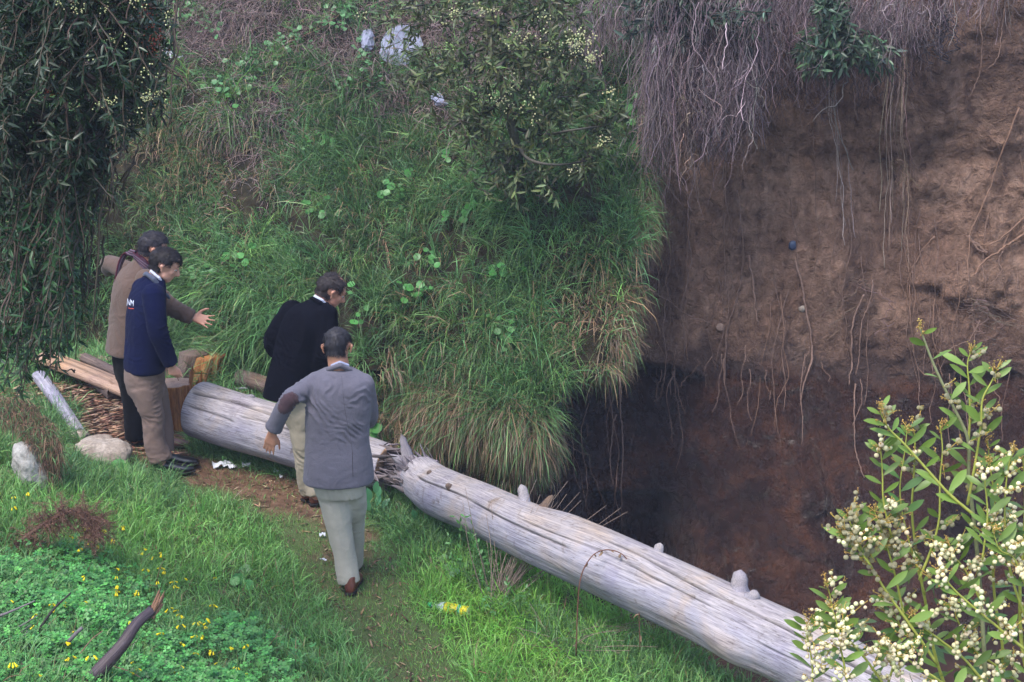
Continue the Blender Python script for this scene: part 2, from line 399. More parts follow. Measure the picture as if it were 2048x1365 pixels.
# cliff
def cliff_mat():
    m, t, o = mat('cliff_earth'); v = geomvec(t); vv = geomvec(t, (3.0, 3.0, 0.8))
    n0 = noise(t, 0.9, 5, 0.6, v, 0.4); n1 = noise(t, 3.2, 7, 0.65, vv, 0.8); n2 = noise(t, 11, 9, 0.66, v, 0.5); n3 = noise(t, 30, 6, 0.7, v, 0.5)
    nb = noise(t, 1.7, 6, 0.62, v, 0.9)
    dry = ramp(t, n1.outputs[0], [(0.28, (0.15, 0.090, 0.064)), (0.5, (0.26, 0.162, 0.118)), (0.72, (0.34, 0.225, 0.170))])
    red = ramp(t, n0.outputs[0], [(0.45, (0.0, 0.0, 0.0)), (0.68, (1, 1, 1))])
    dry2 = mix(t, red.outputs[0], dry.outputs[0], (0.185, 0.108, 0.078))
    bl = ramp(t, nb.outputs[0], [(0.30, (0.45, 0.43, 0.45)), (0.46, (0.95, 0.95, 0.95)), (0.7, (1.25, 1.22, 1.2))])
    gr = ramp(t, n2.outputs[0], [(0.32, (0.35, 0.34, 0.34)), (0.42, (0.85, 0.85, 0.85)), (0.55, (1.05, 1.05, 1.05)), (0.68, (1.45, 1.42, 1.4))])
    dry2 = mix(t, 1.0, mix(t, 1.0, dry2, bl.outputs[0], 'MULTIPLY'), gr.outputs[0], 'MULTIPLY')
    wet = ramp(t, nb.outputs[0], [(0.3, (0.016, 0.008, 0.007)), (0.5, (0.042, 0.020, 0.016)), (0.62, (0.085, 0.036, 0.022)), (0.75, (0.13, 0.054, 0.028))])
    a = N(t, 'ShaderNodeVertexColor', layer_name='Col'); sep = N(t, 'ShaderNodeSeparateColor'); t.links.new(a.outputs[0], sep.inputs[0])
    c = mix(t, sep.outputs[1], dry2, (0.070, 0.045, 0.040))
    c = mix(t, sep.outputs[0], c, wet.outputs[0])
    ro = ramp(t, n1.outputs[0], [(0.35, (0.14,) * 3), (0.65, (0.40,) * 3)])
    rr = N(t, 'ShaderNodeMix', data_type='FLOAT'); t.links.new(sep.outputs[0], rr.inputs[0]); rr.inputs[2].default_value = 0.92; t.links.new(ro.outputs[0], rr.inputs[3])
    sp = N(t, 'ShaderNodeMapRange'); sp.inputs['To Min'].default_value = 0.12; sp.inputs['To Max'].default_value = 0.75; t.links.new(sep.outputs[0], sp.inputs[0])
    a1 = N(t, 'ShaderNodeMath', operation='MULTIPLY_ADD'); a1.inputs[1].default_value = 0.35
    t.links.new(n3.outputs[0], a1.inputs[0]); t.links.new(n2.outputs[0], a1.inputs[2])
    p = pbsdf(t, o, c, 0.9, 0.45, a1.outputs[0], 1.0, 0.16); t.links.new(rr.outputs[0], p.inputs['Roughness']); t.links.new(sp.outputs[0], p.inputs['Specular IOR Level']); return m
cx_ = axis([(-1.6, 0.0, 0.1), (0.0, 5.0, 0.022), (5.0, 10, 0.15)]); cz_ = axis([(-2.6, -1.9, 0.1), (-1.9, 3.7, 0.022), (3.7, 6.5, 0.15)])
CX, CZ = np.meshgrid(cx_, cz_, indexing='ij'); CY = Yc(CX, CZ)
pc = xyz(CX, 0, CZ)
lipz = 0.40 + 0.10 * fbm(pc * np.array([0.9, 1, 0]), 3, 41) + 0.12 * fbm(pc * np.array([2.5, 1, 2.5]), 3, 81) + 0.22 * sstep(1.0, 2.2, CX) * (1 - sstep(2.3, 3.3, CX)) * 0.6
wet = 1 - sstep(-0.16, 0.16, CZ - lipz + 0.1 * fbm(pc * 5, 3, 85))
shade_stain = np.clip(0.55 * sstep(2.1, 3.3, CZ + 0.25 * fbm(pc * 1.5, 3, 82)) + 0.55 * sstep(0.9, 0.45, CZ + 0.25 * fbm(pc * 2.2, 3, 83)) + 0.5 * sstep(0.35, 0.6, fbm(pc * np.array([3.0, 1, 0.9]), 3, 84) + 0.1), 0, 0.9)  # cliff top darkened as painted shade, with a darker lip and streaks
Vc = np.stack([CX, CY, CZ], -1); plate = Vc[:, -1:, :] + np.array([0, 9, 0.6]); Vc = np.concatenate([Vc, plate], 1)
cc = np.stack([wet, shade_stain, 0 * wet], -1); cc = np.concatenate([cc, cc[:, -1:, :]], 1)
cliff = build('earth_cliff', (Vc.reshape(-1, 3), None, grid_quads(*Vc.shape[:2])[:, ::-1], cc.reshape(-1, 3)), cliff_mat(), kind='structure', label='bare brown earth cliff over dark wet clay at the pit')

# ------------------------------------------------------------------ grass
def inframe(P, m=70):
    u, v, d = project(P); return (u > -m) & (u < 2048 + m) & (v > -m) & (v < 1365 + m)
GREEN = np.array([0.072, 0.168, 0.064]); YGREEN = np.array([0.18, 0.27, 0.065]); STRAW = np.array([0.25, 0.17, 0.10]); BRUSH = np.array([0.13, 0.09, 0.085]); BRIGHT = np.array([0.20, 0.44, 0.07])
def gauss(x, z, cx, cz, sx, sz): return np.exp(-((x - cx) / sx) ** 2 - ((z - cz) / sz) ** 2)
def bank_dry(x, z):
    p = xyz(x, 0, z)
    d = 0.9 * gauss(x, z, 0.75, 1.2, 0.32, 0.45) + 0.75 * sstep(0.95, 0.35, z + 0.1 * fbm(p * 3, 2, 91)) * sstep(-1.6, -0.9, x)
    d = d + 0.75 * gauss(x, z, -3.3, 2.2, 0.7, 0.5) + 0.5 * gauss(x, z, -2.3, 2.0, 0.4, 0.35) + 0.35 * fbm(p * 2.4, 3, 92)
    return d
def bank_brush(x, z):
    p = xyz(x, 0, z)
    b = sstep(2.65, 3.05, z + 0.18 * fbm(p * 2, 2, 93)) * sstep(0.6, 0.1, x) * 1.1
    b = np.maximum(b, gauss(x, z, -2.22, 2.55, 0.42, 0.42) * 1.3); b = np.maximum(b, gauss(x, z, -0.95, 2.75, 0.55, 0.3) * 1.1)
    b = np.maximum(b, gauss(x, z, -1.85, 2.95, 0.5, 0.2)); return b * (0.8 + 0.6 * fbm(p * 3, 2, 94))
def bank_normal(x, z):
    e = 0.06; dx = (Yb(x + e, z) - Yb(x - e, z)) / (2 * e); dz = (Yb(x, z + e) - Yb(x, z - e)) / (2 * e)
    return unit(np.stack([dx, -np.ones_like(dx), dz], -1))
def bank_sample(n, zlo=-0.1, zhi=3.75, xlo=-5.4):
    z = rng.uniform(zlo, zhi, n); x = rng.uniform(xlo, 1.3, n); k = x < Xe(z) + 0.02; x, z = x[k], z[k]
    P = np.stack([x, Yb(x, z), z], -1); k = inframe(P) & (P[:, 2] > G(x, P[:, 1]) - 0.1); return x[k], z[k], P[k]
# tussocks: many blades from one root
x, z, P = bank_sample(15500)
nn = bank_normal(x, z); dry = bank_dry(x, z); br = bank_brush(x, z)
keep = (rng.random(len(x)) > br * 0.8) & (rng.random(len(x)) < np.clip(0.78 + 2.2 * fbm(xyz(x, 0, z) * np.array([2.0, 1, 2.8]), 3, 97), 0.25, 1)); x, z, P, nn, dry = x[keep], z[keep], P[keep], nn[keep], dry[keep]
nb = 17; M = len(x); size = np.exp(rng.normal(-0.05, 0.35, M)) * (0.85 + 0.5 * fbm(xyz(x, 0, z) * 1.2, 2, 95))
O = np.repeat(P, nb, 0) + rng.normal(0, 0.022, (M * nb, 3)); nrm = np.repeat(nn, nb, 0)
lean = np.repeat(rng.normal(0, 0.35, (M, 3)), nb, 0)
D = nrm * 0.55 + np.array([0, -0.10, 0.62]) + lean + rng.normal(0, 0.42, (M * nb, 3))
L = np.repeat(size, nb) * rng.uniform(0.14, 0.35, M * nb)
tone = np.repeat(np.exp(rng.normal(-0.08, 0.36, M)), nb)[:, None] * np.exp(0.5 * np.repeat(fbm(xyz(x, 0, z) * 0.9, 2, 96), nb))[:, None]
ye_ = np.repeat(np.clip(rng.normal(0.18, 0.22, M), 0, 1), nb)[:, None]
dr = (rng.random(M * nb) < np.clip(np.repeat(dry, nb) * 0.62 + 0.06, 0, 0.9))[:, None]
c = np.where(dr, STRAW * np.exp(rng.normal(-0.2, 0.35, (M * nb, 1))), (GREEN * (1 - ye_) + YGREEN * ye_) * tone)
c = vary(c, len(c), 0.18, 0.08)
droop = rng.uniform(0.35, 1.25, M * nb) + 0.6 * dr[:, 0]
bank_grass = build('bank_grass', blades(O, D, L, rng.uniform(0.004, 0.009, M * nb), droop, c, 3), M_GRASS, kind='stuff', label='long tussock grass hanging over the steep bank', smooth=True)
tag(bank_grass, cat='grass')
# curtain of grass along the cut edge and the lower hem, hanging down
def hem():
    gs = []
    zz = rng.uniform(0.05, 3.3, 1500); f = rng.random(1500) * 0.75
    xx = Xe(zz) + 0.06 * rng.normal(size=1500) * 0.6 + 0.05
    yy = Yb(Xe(zz), zz) + f * np.minimum(0.9, 0.9); P1 = np.stack([xx, yy, zz], -1)
    x2 = rng.uniform(-1.5, 0.35, 1700); z2 = 0.60 - 0.22 * sstep(-1.5, 0.3, x2) + rng.normal(0, 0.16, 1700) + 0.30 * fbm(xyz(x2 * 3.5, 0, 0), 2, 99)
    k = x2 < Xe(z2); x2, z2 = x2[k], z2[k]
    P2 = np.stack([x2, Yb(x2, z2) - 0.02, z2], -1); P = np.concatenate([P1, P2]); isE = np.arange(len(P)) < len(P1); kk = inframe(P) & (rng.random(len(P)) < np.clip(0.5 + 3.0 * fbm(P * 3.0, 2, 98), 0.02, 1)); P = P[kk]; isE = isE[kk]
    nb = 20; M = len(P); O = np.repeat(P, nb, 0) + rng.normal(0, 0.03, (M * nb, 3))
    edge = np.repeat(isE, nb)[:, None]
    D = np.where(edge, np.array([0.30, -0.30, 0.1]), np.array([0.0, -0.6, 0.05])) + rng.normal(0, 0.38, (M * nb, 3)) + np.repeat(rng.normal(0, 0.5, (M, 3)) * [1, 0.6, 0.8], nb, 0)
    L = np.repeat(rng.uniform(0.5, 1.5, M), nb) * rng.uniform(0.10, 0.30, M * nb); up = np.repeat(P[:, 2], nb)
    pdry = np.clip(0.72 - 0.3 * sstep(1.3, 2.3, up), 0, 1)
    dr = (rng.random(M * nb) < pdry)[:, None]
    c = np.where(dr, STRAW * np.exp(rng.normal(-0.35, 0.4, (M * nb, 1))), GREEN * 1.1 + YGREEN * 0.25)
    return blades(O, D, L, rng.uniform(0.004, 0.009, M * nb), rng.uniform(1.0, 2.2, M * nb), vary(c, len(c), 0.2, 0.08), 3)
build('hanging_grass', hem(), M_GRASS, kind='stuff', label='dead and green grass hanging from the undercut edge of the bank', cat='grass')
# ground grass
GXR = (-4.9, 2.0); GYR = (6.2, 15.2)
def ground_sample(n):
    x = rng.uniform(*GXR, n); y = rng.uniform(*GYR, n); z = G(x, y); P = np.stack([x, y, z], -1)
    e = ED[0] * (x - E0[0]) + ED[1] * (y - E0[1]); m = sstep(-1.35, -0.6, x)
    k = inframe(P, 90) & ((e * m) < 0.12) & (y < Yb(x, z) + 0.1); return P[k]
def chips_zone(x, y):      # wood chips by the stump keep the ground bare
    c = WCH; return np.exp(-(((x - c[0]) * 0.9 + (y - c[1]) * 0.3) / 0.62) ** 2 - ((y - c[1]) / 0.75) ** 2)
WCH = gpt(195, 835)
P = ground_sample(330000); x, y = P[:, 0], P[:, 1]
b = bare(x, y); pn = pathness(x, y); ch = chips_zone(x, y)
clumpn = fbm(xyz(x, y, 0) * 5.5, 3, 101)
keep = rng.random(len(P)) < np.clip(1.0 - 0.66 * b, 0, 1) * np.clip(1 - 1.25 * ch, 0.02, 1) * np.clip(0.65 + 0.6 * clumpn, 0.2, 1)
P, x, y, b, pn, clumpn = P[keep], x[keep], y[keep], b[keep], pn[keep], clumpn[keep]
n = len(P); out = sstep(0.1, -0.55, pn)
L = (0.04 + 0.135 * out * np.clip(0.8 + 0.9 * clumpn, 0.25, 1.7)) * rng.uniform(0.55, 1.3, n)
u, v, dep = project(P)
bright = sstep(760, 1000, u) * sstep(1000, 1130, v)             # the fresh lawn-like patch beside the long log (a kind of grass)
ctr = gpt(1050, 1230); bright = np.exp(-((x - ctr[0]) / 0.85) ** 2 - ((y - ctr[1]) / 1.1) ** 2); 
ctr2 = gpt(300, 1090); bright = np.clip(bright * 1.2 + 0.55 * np.exp(-((x - ctr2[0]) / 1.1) ** 2 - ((y - ctr2[1]) / 1.3) ** 2), 0, 1)[:, None]
base = (GREEN * 1.3 + YGREEN * 0.12) * (1 - bright) + BRIGHT * bright
ye_ = np.clip(rng.normal(0.15, 0.2, n) + 0.35 * sstep(0.0, 0.6, pn) * 0.8, 0, 1)[:, None]
c = base * (1 - ye_) + YGREEN * ye_
dr = (rng.random(n) < 0.05 + 0.22 * sstep(-0.1, 0.5, pn))[:, None]
c = np.where(dr, STRAW * 0.8, c); c = vary(c, n, 0.22, 0.08)
D = np.array([0, 0, 1.0]) + rng.normal(0, 0.38, (n, 3)) + 0.35 * np.stack([fbm(xyz(x, y, 3) * 3, 2, 102), fbm(xyz(x, y, 9) * 3, 2, 103), 0 * x], -1)
wd = rng.uniform(0.0035, 0.0065, n) * (0.8 + 0.5 * out)
sh = L < 0.055
gA = blades(P[sh], D[sh], L[sh], wd[sh], rng.uniform(0.1, 0.9, sh.sum()), c[sh], 2)
gB = blades(P[~sh], D[~sh], L[~sh], wd[~sh], rng.uniform(0.2, 1.3, (~sh).sum()), c[~sh], 3)
build('ground_grass', cat_geo([gA, gB]), M_GRASS, kind='stuff', label='bright green grass growing beside the worn path and logs', cat='grass')
print('grass blades', n, M * nb)

def tall_clumps(polys, nb=24, tone=GREEN * 1.15, L=(0.10, 0.24)):
    P = []
    for poly, n in polys:
        poly = np.array(poly, float); lo, hi = poly.min(0), poly.max(0); k = 0
        while k < n:
            u, v = rng.uniform(lo[0], hi[0]), rng.uniform(lo[1], hi[1]); c = False; j = len(poly) - 1
            for i in range(len(poly)):
                if (poly[i][1] > v) != (poly[j][1] > v) and u < (poly[j][0] - poly[i][0]) * (v - poly[i][1]) / (poly[j][1] - poly[i][1]) + poly[i][0]: c = not c
                j = i
            if c: P.append(gpt(u, v)); k += 1
    P = np.array(P); M = len(P); O = np.repeat(P, nb, 0) + rng.normal(0, 0.02, (M * nb, 3)) * [1, 1, 0]; O[:, 2] = G(O[:, 0], O[:, 1])
    D = np.array([0, 0, 1.0]) + rng.normal(0, 0.42, (M * nb, 3)) + np.repeat(rng.normal(0, 0.2, (M, 3)), nb, 0); Ln = np.repeat(rng.uniform(0.6, 1.2, M), nb) * rng.uniform(*L, M * nb)
    yy_ = np.clip(rng.normal(0.2, 0.2, M * nb), 0, 1)[:, None]; c = vary(tone * (1 - yy_) + YGREEN * yy_, M * nb, 0.25, 0.08)
    return blades(O, D, Ln, rng.uniform(0.0035, 0.0065, M * nb), rng.uniform(0.4, 1.5, M * nb), c, 3)
build('tall_grass', tall_clumps([([(375, 868), (470, 905), (600, 935), (600, 960), (500, 940), (380, 905)], 130), ([(190, 945), (345, 940), (370, 1010), (300, 1040), (190, 1020)], 170), ([(100, 900), (175, 925), (190, 1010), (110, 1010)], 90), ([(740, 985), (860, 1045), (960, 1140), (1000, 1190), (880, 1140), (760, 1050)], 200), ([(1000, 1200), (1150, 1260), (1320, 1330), (1420, 1385), (1250, 1380), (1050, 1280)], 190), ([(60, 800), (150, 820), (170, 900), (100, 890)], 90)]), M_GRASS, kind='stuff', label='taller grass tufts growing against the logs, rocks and path edges', cat='grass')
hz, t_, o_ = mat('pale_haze'); pv = N(t_, 'ShaderNodeVolumePrincipled'); pv.inputs['Color'].default_value = (0.66, 0.74, 1.0, 1); pv.inputs['Density'].default_value = 0.0019; pv.inputs['Anisotropy'].default_value = 0.2
t_.links.new(pv.outputs[0], o_.inputs['Volume'])
V = np.array([[x, y, z] for x in (-16, 16) for y in (-6, 30) for z in (-4.5, 8.2)], float); Qh = np.array([[0, 1, 3, 2], [4, 6, 7, 5], [0, 4, 5, 1], [2, 3, 7, 6], [0, 2, 6, 4], [1, 5, 7, 3]])
build('haze', (V, None, Qh, None), hz, None, False, kind='stuff', label='thin cool haze drifting over the upper bank and cliff')
# ------------------------------------------------------------------ wood
def logmat(name, stops, rough=0.75, bst=0.5, scale=1.0, dist=1.2):
    """grain runs along UV v; the mesh stores its own along/around coordinates in the attribute 'Grain'"""
    m, t, o = mat(name); a = N(t, 'ShaderNodeAttribute', attribute_name='Grain'); mp = N(t, 'ShaderNodeMapping')
    mp.inputs['Scale'].default_value = (1.5 * scale, 20 * scale, 20 * scale); t.links.new(a.outputs['Vector'], mp.inputs['Vector'])
    n1 = noise(t, 3.2, 8, 0.62, mp.outputs[0], dist); mp2 = N(t, 'ShaderNodeMapping'); mp2.inputs['Scale'].default_value = (2.2 * scale, 45 * scale, 45 * scale)
    t.links.new(a.outputs['Vector'], mp2.inputs['Vector']); n2 = noise(t, 2.4, 5, 0.7, mp2.outputs[0], 0.6)
    n0 = noise(t, 2.6, 4, 0.6, geomvec(t), 0.5)
    ad = N(t, 'ShaderNodeMath', operation='MULTIPLY_ADD'); ad.inputs[1].default_value = 0.45; t.links.new(n2.outputs[0], ad.inputs[0])
    sc = N(t, 'ShaderNodeMath', operation='MULTIPLY'); sc.inputs[1].default_value = 0.55; t.links.new(n1.outputs[0], sc.inputs[0]); t.links.new(sc.outputs[0], ad.inputs[2])
    c = ramp(t, ad.outputs[0], stops).outputs[0]
    tint = ramp(t, n0.outputs[0], [(0.35, (0.82, 0.81, 0.90)), (0.5, (1, 1, 1)), (0.66, (1.10, 0.98, 0.82))])
    c = mix(t, 1.0, c, tint.outputs[0], 'MULTIPLY')
    mp3 = N(t, 'ShaderNodeMapping'); mp3.inputs['Scale'].default_value = (0.9 * scale, 26 * scale, 26 * scale); t.links.new(a.outputs['Vector'], mp3.inputs['Vector']); n3 = noise(t, 1.6, 5, 0.55, mp3.outputs[0], 0.25)
    hl = ramp(t, n3.outputs[0], [(0.0, (1, 1, 1)), (0.455, (1, 1, 1)), (0.468, (0.30, 0.27, 0.25)), (0.481, (1, 1, 1)), (0.570, (1, 1, 1)), (0.580, (0.45, 0.42, 0.40)), (0.590, (1, 1, 1))])
    n4 = noise(t, 9, 6, 0.7, geomvec(t), 0.8); sp_ = ramp(t, n4.outputs[0], [(0.30, (0.62, 0.56, 0.50)), (0.42, (1, 1, 1)), (0.62, (1, 1, 1)), (0.74, (1.18, 1.17, 1.15))])
    c = mix(t, 1.0, mix(t, 1.0, c, hl.outputs[0], 'MULTIPLY'), sp_.outputs[0], 'MULTIPLY')
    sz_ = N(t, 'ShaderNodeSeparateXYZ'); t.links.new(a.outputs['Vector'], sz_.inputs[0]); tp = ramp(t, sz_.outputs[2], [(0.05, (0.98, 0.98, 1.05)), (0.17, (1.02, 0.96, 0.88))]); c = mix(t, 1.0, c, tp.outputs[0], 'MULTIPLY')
    v = N(t, 'ShaderNodeVertexColor', layer_name='Col'); c = mix(t, 1.0, c, v.outputs[0], 'MULTIPLY')
    pbsdf(t, o, c, rough, 0.3, ad.outputs[0], bst, 0.007); return m
M_DRIFT = logmat('driftwood', [(0.3, (0.095, 0.088, 0.100)), (0.42, (0.20, 0.19, 0.215)), (0.55, (0.30, 0.285, 0.31)), (0.7, (0.40, 0.375, 0.385))])
M_BARK = logmat('log_bark', [(0.3, (0.035, 0.024, 0.018)), (0.5, (0.11, 0.08, 0.065)), (0.7, (0.2, 0.155, 0.13))], 0.9, 0.9)
M_RED = logmat('red_heartwood', [(0.3, (0.08, 0.026, 0.010)), (0.48, (0.26, 0.10, 0.03)), (0.68, (0.46, 0.23, 0.075))], 0.7, 0.8)
M_SAWN = logmat('fresh_sawn_wood', [(0.3, (0.20, 0.125, 0.08)), (0.5, (0.31, 0.205, 0.14)), (0.7, (0.41, 0.30, 0.215))], 0.8, 0.5)
M_DARKB = logmat('dark_smooth_bark', [(0.3, (0.02, 0.013, 0.016)), (0.5, (0.05, 0.036, 0.043)), (0.7, (0.10, 0.08, 0.09))], 0.55, 0.4)
def add_grain(o, gr):
    a = o.data.attributes.new('Grain', 'FLOAT_VECTOR', 'POINT'); a.data.foreach_set('vector', np.asarray(gr, np.float32).ravel())
def logmesh(name, pts, rads, m, K=160, S=96, seed=0, rough=0.02, cracks=(), bumps=(), ends=('flat', 'flat'), parent=None, flat=1.0, endmat=None, tip=None):
    """a trunk along smooth points. cracks: (s0, s1, angle0, angle1, depth, width) ; bumps: (s, angle, height, width_s, width_a)"""
    C = resample(pts, K); r = np.interp(np.linspace(0, 1, K), np.linspace(0, 1, len(rads)), rads)
    T = unit(np.gradient(C, axis=0)); up = np.array([0, 0, 1.0]); A = unit(np.cross(up, T)); B = np.cross(T, A)   # A to the far side, B up
    th = np.linspace(0, 2 * np.pi, S, endpoint=False); s = np.linspace(0, 1, K)
    SS, TH = np.meshgrid(s, th, indexing='ij'); Ln = np.linalg.norm(np.diff(C, axis=0), axis=1).sum()
    q = xyz(SS * Ln * 0.8, np.cos(TH) * 1.1, np.sin(TH) * 1.1)
    rad = r[:, None] * (1 + 3.5 * rough * fbm(q * np.array([1, 1.6, 1.6]), 3, seed) + 0.22 * rough * fbm(q * np.array([2, 7, 7]), 3, seed + 5))
    col = np.ones(SS.shape + (3,))
    for (s0, s1, a0, a1, dep, w) in cracks:
        f = np.clip((SS - s0) / (s1 - s0), 0, 1); ac = a0 + (a1 - a0) * f + 0.10 * fbm(xyz(SS * Ln * 2.2, 0, s0 * 10), 3, seed + 9)
        dd = np.abs((TH - ac + np.pi) % (2 * np.pi) - np.pi) * r[:, None]
        env = sstep(s0, s0 + 0.03, SS) * sstep(s1, s1 - 0.03, SS) * (0.75 + 0.5 * fbm(xyz(SS * Ln * 5, 3, 0), 2, seed + 11))
        g = np.exp(-(dd / (w * 1.3)) ** 2) * env; rad = rad - dep * g
        col *= (1 - 0.92 * np.exp(-(dd / (w * 1.15)) ** 2) * env)[..., None]
    for (sb, ab, hh, ws, wa) in bumps:
        dd = np.abs((TH - ab + np.pi) % (2 * np.pi) - np.pi); g = np.exp(-((SS - sb) * Ln / ws) ** 2 - (dd * r[:, None] / wa) ** 2); rad = rad + hh * g
    V = C[:, None] + (A[:, None] * np.cos(TH)[..., None] + B[:, None] * np.sin(TH)[..., None] * flat) * rad[..., None]
    gr = np.stack([SS * Ln, np.cos(TH) * r.mean(), np.sin(TH) * r.mean()], -1)
    idx = np.arange(K * S).reshape(K, S); nx = np.roll(idx, -1, 1)
    Q = np.stack([idx[:-1], idx[1:], nx[1:], nx[:-1]], -1).reshape(-1, 4)
    Vs = [V.reshape(-1, 3)]; Gs = [gr.reshape(-1, 3)]; Cs = [col.reshape(-1, 3)]; Qs = [Q]; Ts = []; base = K * S
    for e, kind in ((0, ends[0]), (K - 1, ends[1])):
        ring = V[e]; c = C[e]; sgn = -1 if e == 0 else 1; prev = idx[e]
        lv = [0.92, 0.6, 0.3] if kind == 'flat' else [0.86, 0.55, 0.25]
        for j, f in enumerate(lv):
            dz = sgn * T[e] * ({'flat': 0.012, 'dome': 0.5}[kind] * r[e] * math.sqrt(max(0, 1 - f * f)))
            rr = c + (ring - c) * f + dz + (sgn * T[e] * (0.006 * rng.normal(size=(S, 1))) if kind == 'flat' else 0)
            cur = base + np.arange(S); base += S; Vs.append(rr); Gs.append(np.stack([np.full(S, 0.3 * f), np.cos(th) * f * 3, np.sin(th) * f * 3], -1)); Cs.append(np.ones((S, 3)) * 0.95)
            quad = np.stack([prev, cur, np.roll(cur, -1), np.roll(prev, -1)], -1); Qs.append(quad if e else quad[:, ::-1]); prev = cur
        Vs.append((c + sgn * T[e] * (0.012 if kind == 'flat' else 0.5 * r[e]))[None]); Gs.append(np.zeros((1, 3))); Cs.append(np.ones((1, 3)) * 0.8)
        tri = np.stack([prev, np.full(S, base), np.roll(prev, -1)], -1); Ts.append(tri if e else tri[:, ::-1]); base += 1
    Tt, Qq = np.concatenate(Ts), np.concatenate(Qs)
    nT = len(Tt); nside = (K - 1) * S
    midx = None; mats = [m]
    if endmat is not None: midx = np.concatenate([np.ones(nT), np.zeros(nside), np.ones(len(Qq) - nside)]); mats = [m, endmat]
    o = link(name, newmesh(name, np.concatenate(Vs), Tt, Qq, np.concatenate(Cs), True, mats, midx)); add_grain(o, np.concatenate(Gs))
    if parent is not None: under(o, parent)
    return o, C, r, (T, A, B)
def splinters(name, base_pts, dirs, lens, wid, m, parent, color=(1, 1, 1), thick=0.35, **kw):
    """flat pointed shards of torn wood: one joined mesh or part"""
    gs = []; gr = []
    for p, d, L, w in zip(base_pts, dirs, lens, wid):
        d = unit(d); a = unit(np.cross(d, rng.normal(size=3))); b = np.cross(d, a); K = 7; bend = rng.normal(0, 0.06, 3)
        f = np.linspace(0, 1, K); ww = w * np.interp(f, [0, 0.4, 0.8, 1], [1, 0.95, 0.55, 0.04]) * (1 + 0.15 * rng.normal(size=K))
        c = p + d * (L * f)[:, None] + bend * (f ** 2)[:, None] * L
        cs = np.array([[1, 0.2], [0.35, 1], [-0.6, 0.8], [-1, -0.3], [-0.2, -1], [0.7, -0.7]])
        Vv = c[:, None] + (a * cs[:, 0:1] + b * thick * cs[:, 1:2])[None] * ww[:, None, None]
        idx = np.arange(K * 6).reshape(K, 6); nx = np.roll(idx, -1, 1); Q = np.stack([idx[:-1], idx[1:], nx[1:], nx[:-1]], -1).reshape(-1, 4)
        T = np.array([[36 + 0, 36 + i, 36 + i + 1] for i in range(1, 5)] + [[0, i + 1, i] for i in range(1, 5)])
        tone = np.exp(rng.normal(0, 0.3)); gs.append((Vv.reshape(-1, 3), T, Q, np.tile(np.array(color) * tone, (K * 6, 1))))
        gr.append(np.stack([np.repeat(f * L, 6), np.tile(cs[:, 0] * 0.1, K) + rng.random(), np.tile(cs[:, 1] * 0.1, K)], -1))
    o = build(name, cat_geo(gs), m, parent, smooth=False, **kw); add_grain(o, np.concatenate(gr)); return o
def PDp(u, v, d):
    r = rayd(u, v); return CAM + r * d
# long driftwood log, broken end to the left, running out of the frame at the bottom right
LW = [(838, 955, 12.0, 0.165), (880, 985, 11.75, 0.185), (960, 1018, 11.3, 0.185), (1060, 1065, 10.8, 0.19), (1200, 1122, 10.35, 0.215), (1350, 1190, 9.95, 0.215), (1500, 1262, 9.6, 0.215), (1620, 1318, 9.35, 0.215), (1740, 1376, 9.1, 0.20), (1850, 1432, 8.85, 0.20), (2010, 1510, 8.5, 0.20)]
lpts = [PDp(u, v, d) for u, v, d, r in LW]; lr = [r * 0.93 for *_, r in LW]
ll = empty('driftwood_log', (lpts[4][0], lpts[4][1], lpts[4][2] - 0.2), 'long pale driftwood trunk beside the pit, its near end behind the flowering shrub', 'log')
HP = math.pi
trunk, LC, LR, (LT, LA, LB) = logmesh('trunk', lpts, lr, M_DRIFT, 330, 240, 3, 0.020,
    cracks=[(0.40, 0.97, 1.95, 2.25, 0.030, 0.0055), (0.05, 0.40, 2.35, 2.6, 0.018, 0.0045), (0.30, 0.58, 2.25, 2.45, 0.012, 0.004), (0.62, 0.99, 2.75, 2.8, 0.012, 0.004), (0.70, 0.98, 1.6, 1.45, 0.010, 0.004)],
    bumps=[(0.42, 2.75, 0.05, 0.20, 0.14), (0.47, 2.2, 0.015, 0.10, 0.06), (0.055, 2.0, -0.02, 0.1, 0.08), (0.74, 1.35, 0.02, 0.12, 0.08), (0.6, 3.5, 0.03, 0.15, 0.1), (0.35, 1.3, 0.015, 0.15, 0.06)], parent=ll)
def on_log(s, ang, out=0.0, C=None, r=None, A=None, B=None):
    C = LC if C is None else C; r = LR if r is None else r; A = LA if A is None else A; B = LB if B is None else B
    i = int(np.clip(s * (len(C) - 1), 0, len(C) - 1)); d = A[i] * math.cos(ang) + B[i] * math.sin(ang); return C[i] + d * (r[i] + out), d
def nearest_s(u, C):
    uu, vv, _ = project(C); return float(np.argmin(np.abs(uu - u))) / (len(C) - 1)
def stub(name, s, ang, L, r0, r1, m, parent, skew=(0, 0, 0), color=1.0, arr=None, **kw):
    p, d = on_log(s, ang, -0.04, *(arr or ())); d = unit(d + np.array(skew)); K = 10
    f = np.linspace(0, 1, K); P = p + d * ((L + 0.04) * f)[:, None] + np.array(skew) * 0.25 * L * (f ** 2)[:, None]
    g = tubes(P[None], np.interp(f, [0, 0.25, 0.8, 0.97, 1], [r0 * 1.5, r0 * 1.05, r1 * 1.05, r1 * 0.75, r1 * 0.2])[None], 14, [color] * 3, jit=0.05)
    V = g[0]; V += 0.22 * r0 * fbm(V * 28, 3, int(s * 99))[:, None] * unit(V - p) ; o = build(name, g, m, parent, **kw); add_grain(o, np.stack([(V - p) @ d, (V - p)[:, 0] * 2, (V - p)[:, 2] * 2], -1)); return o
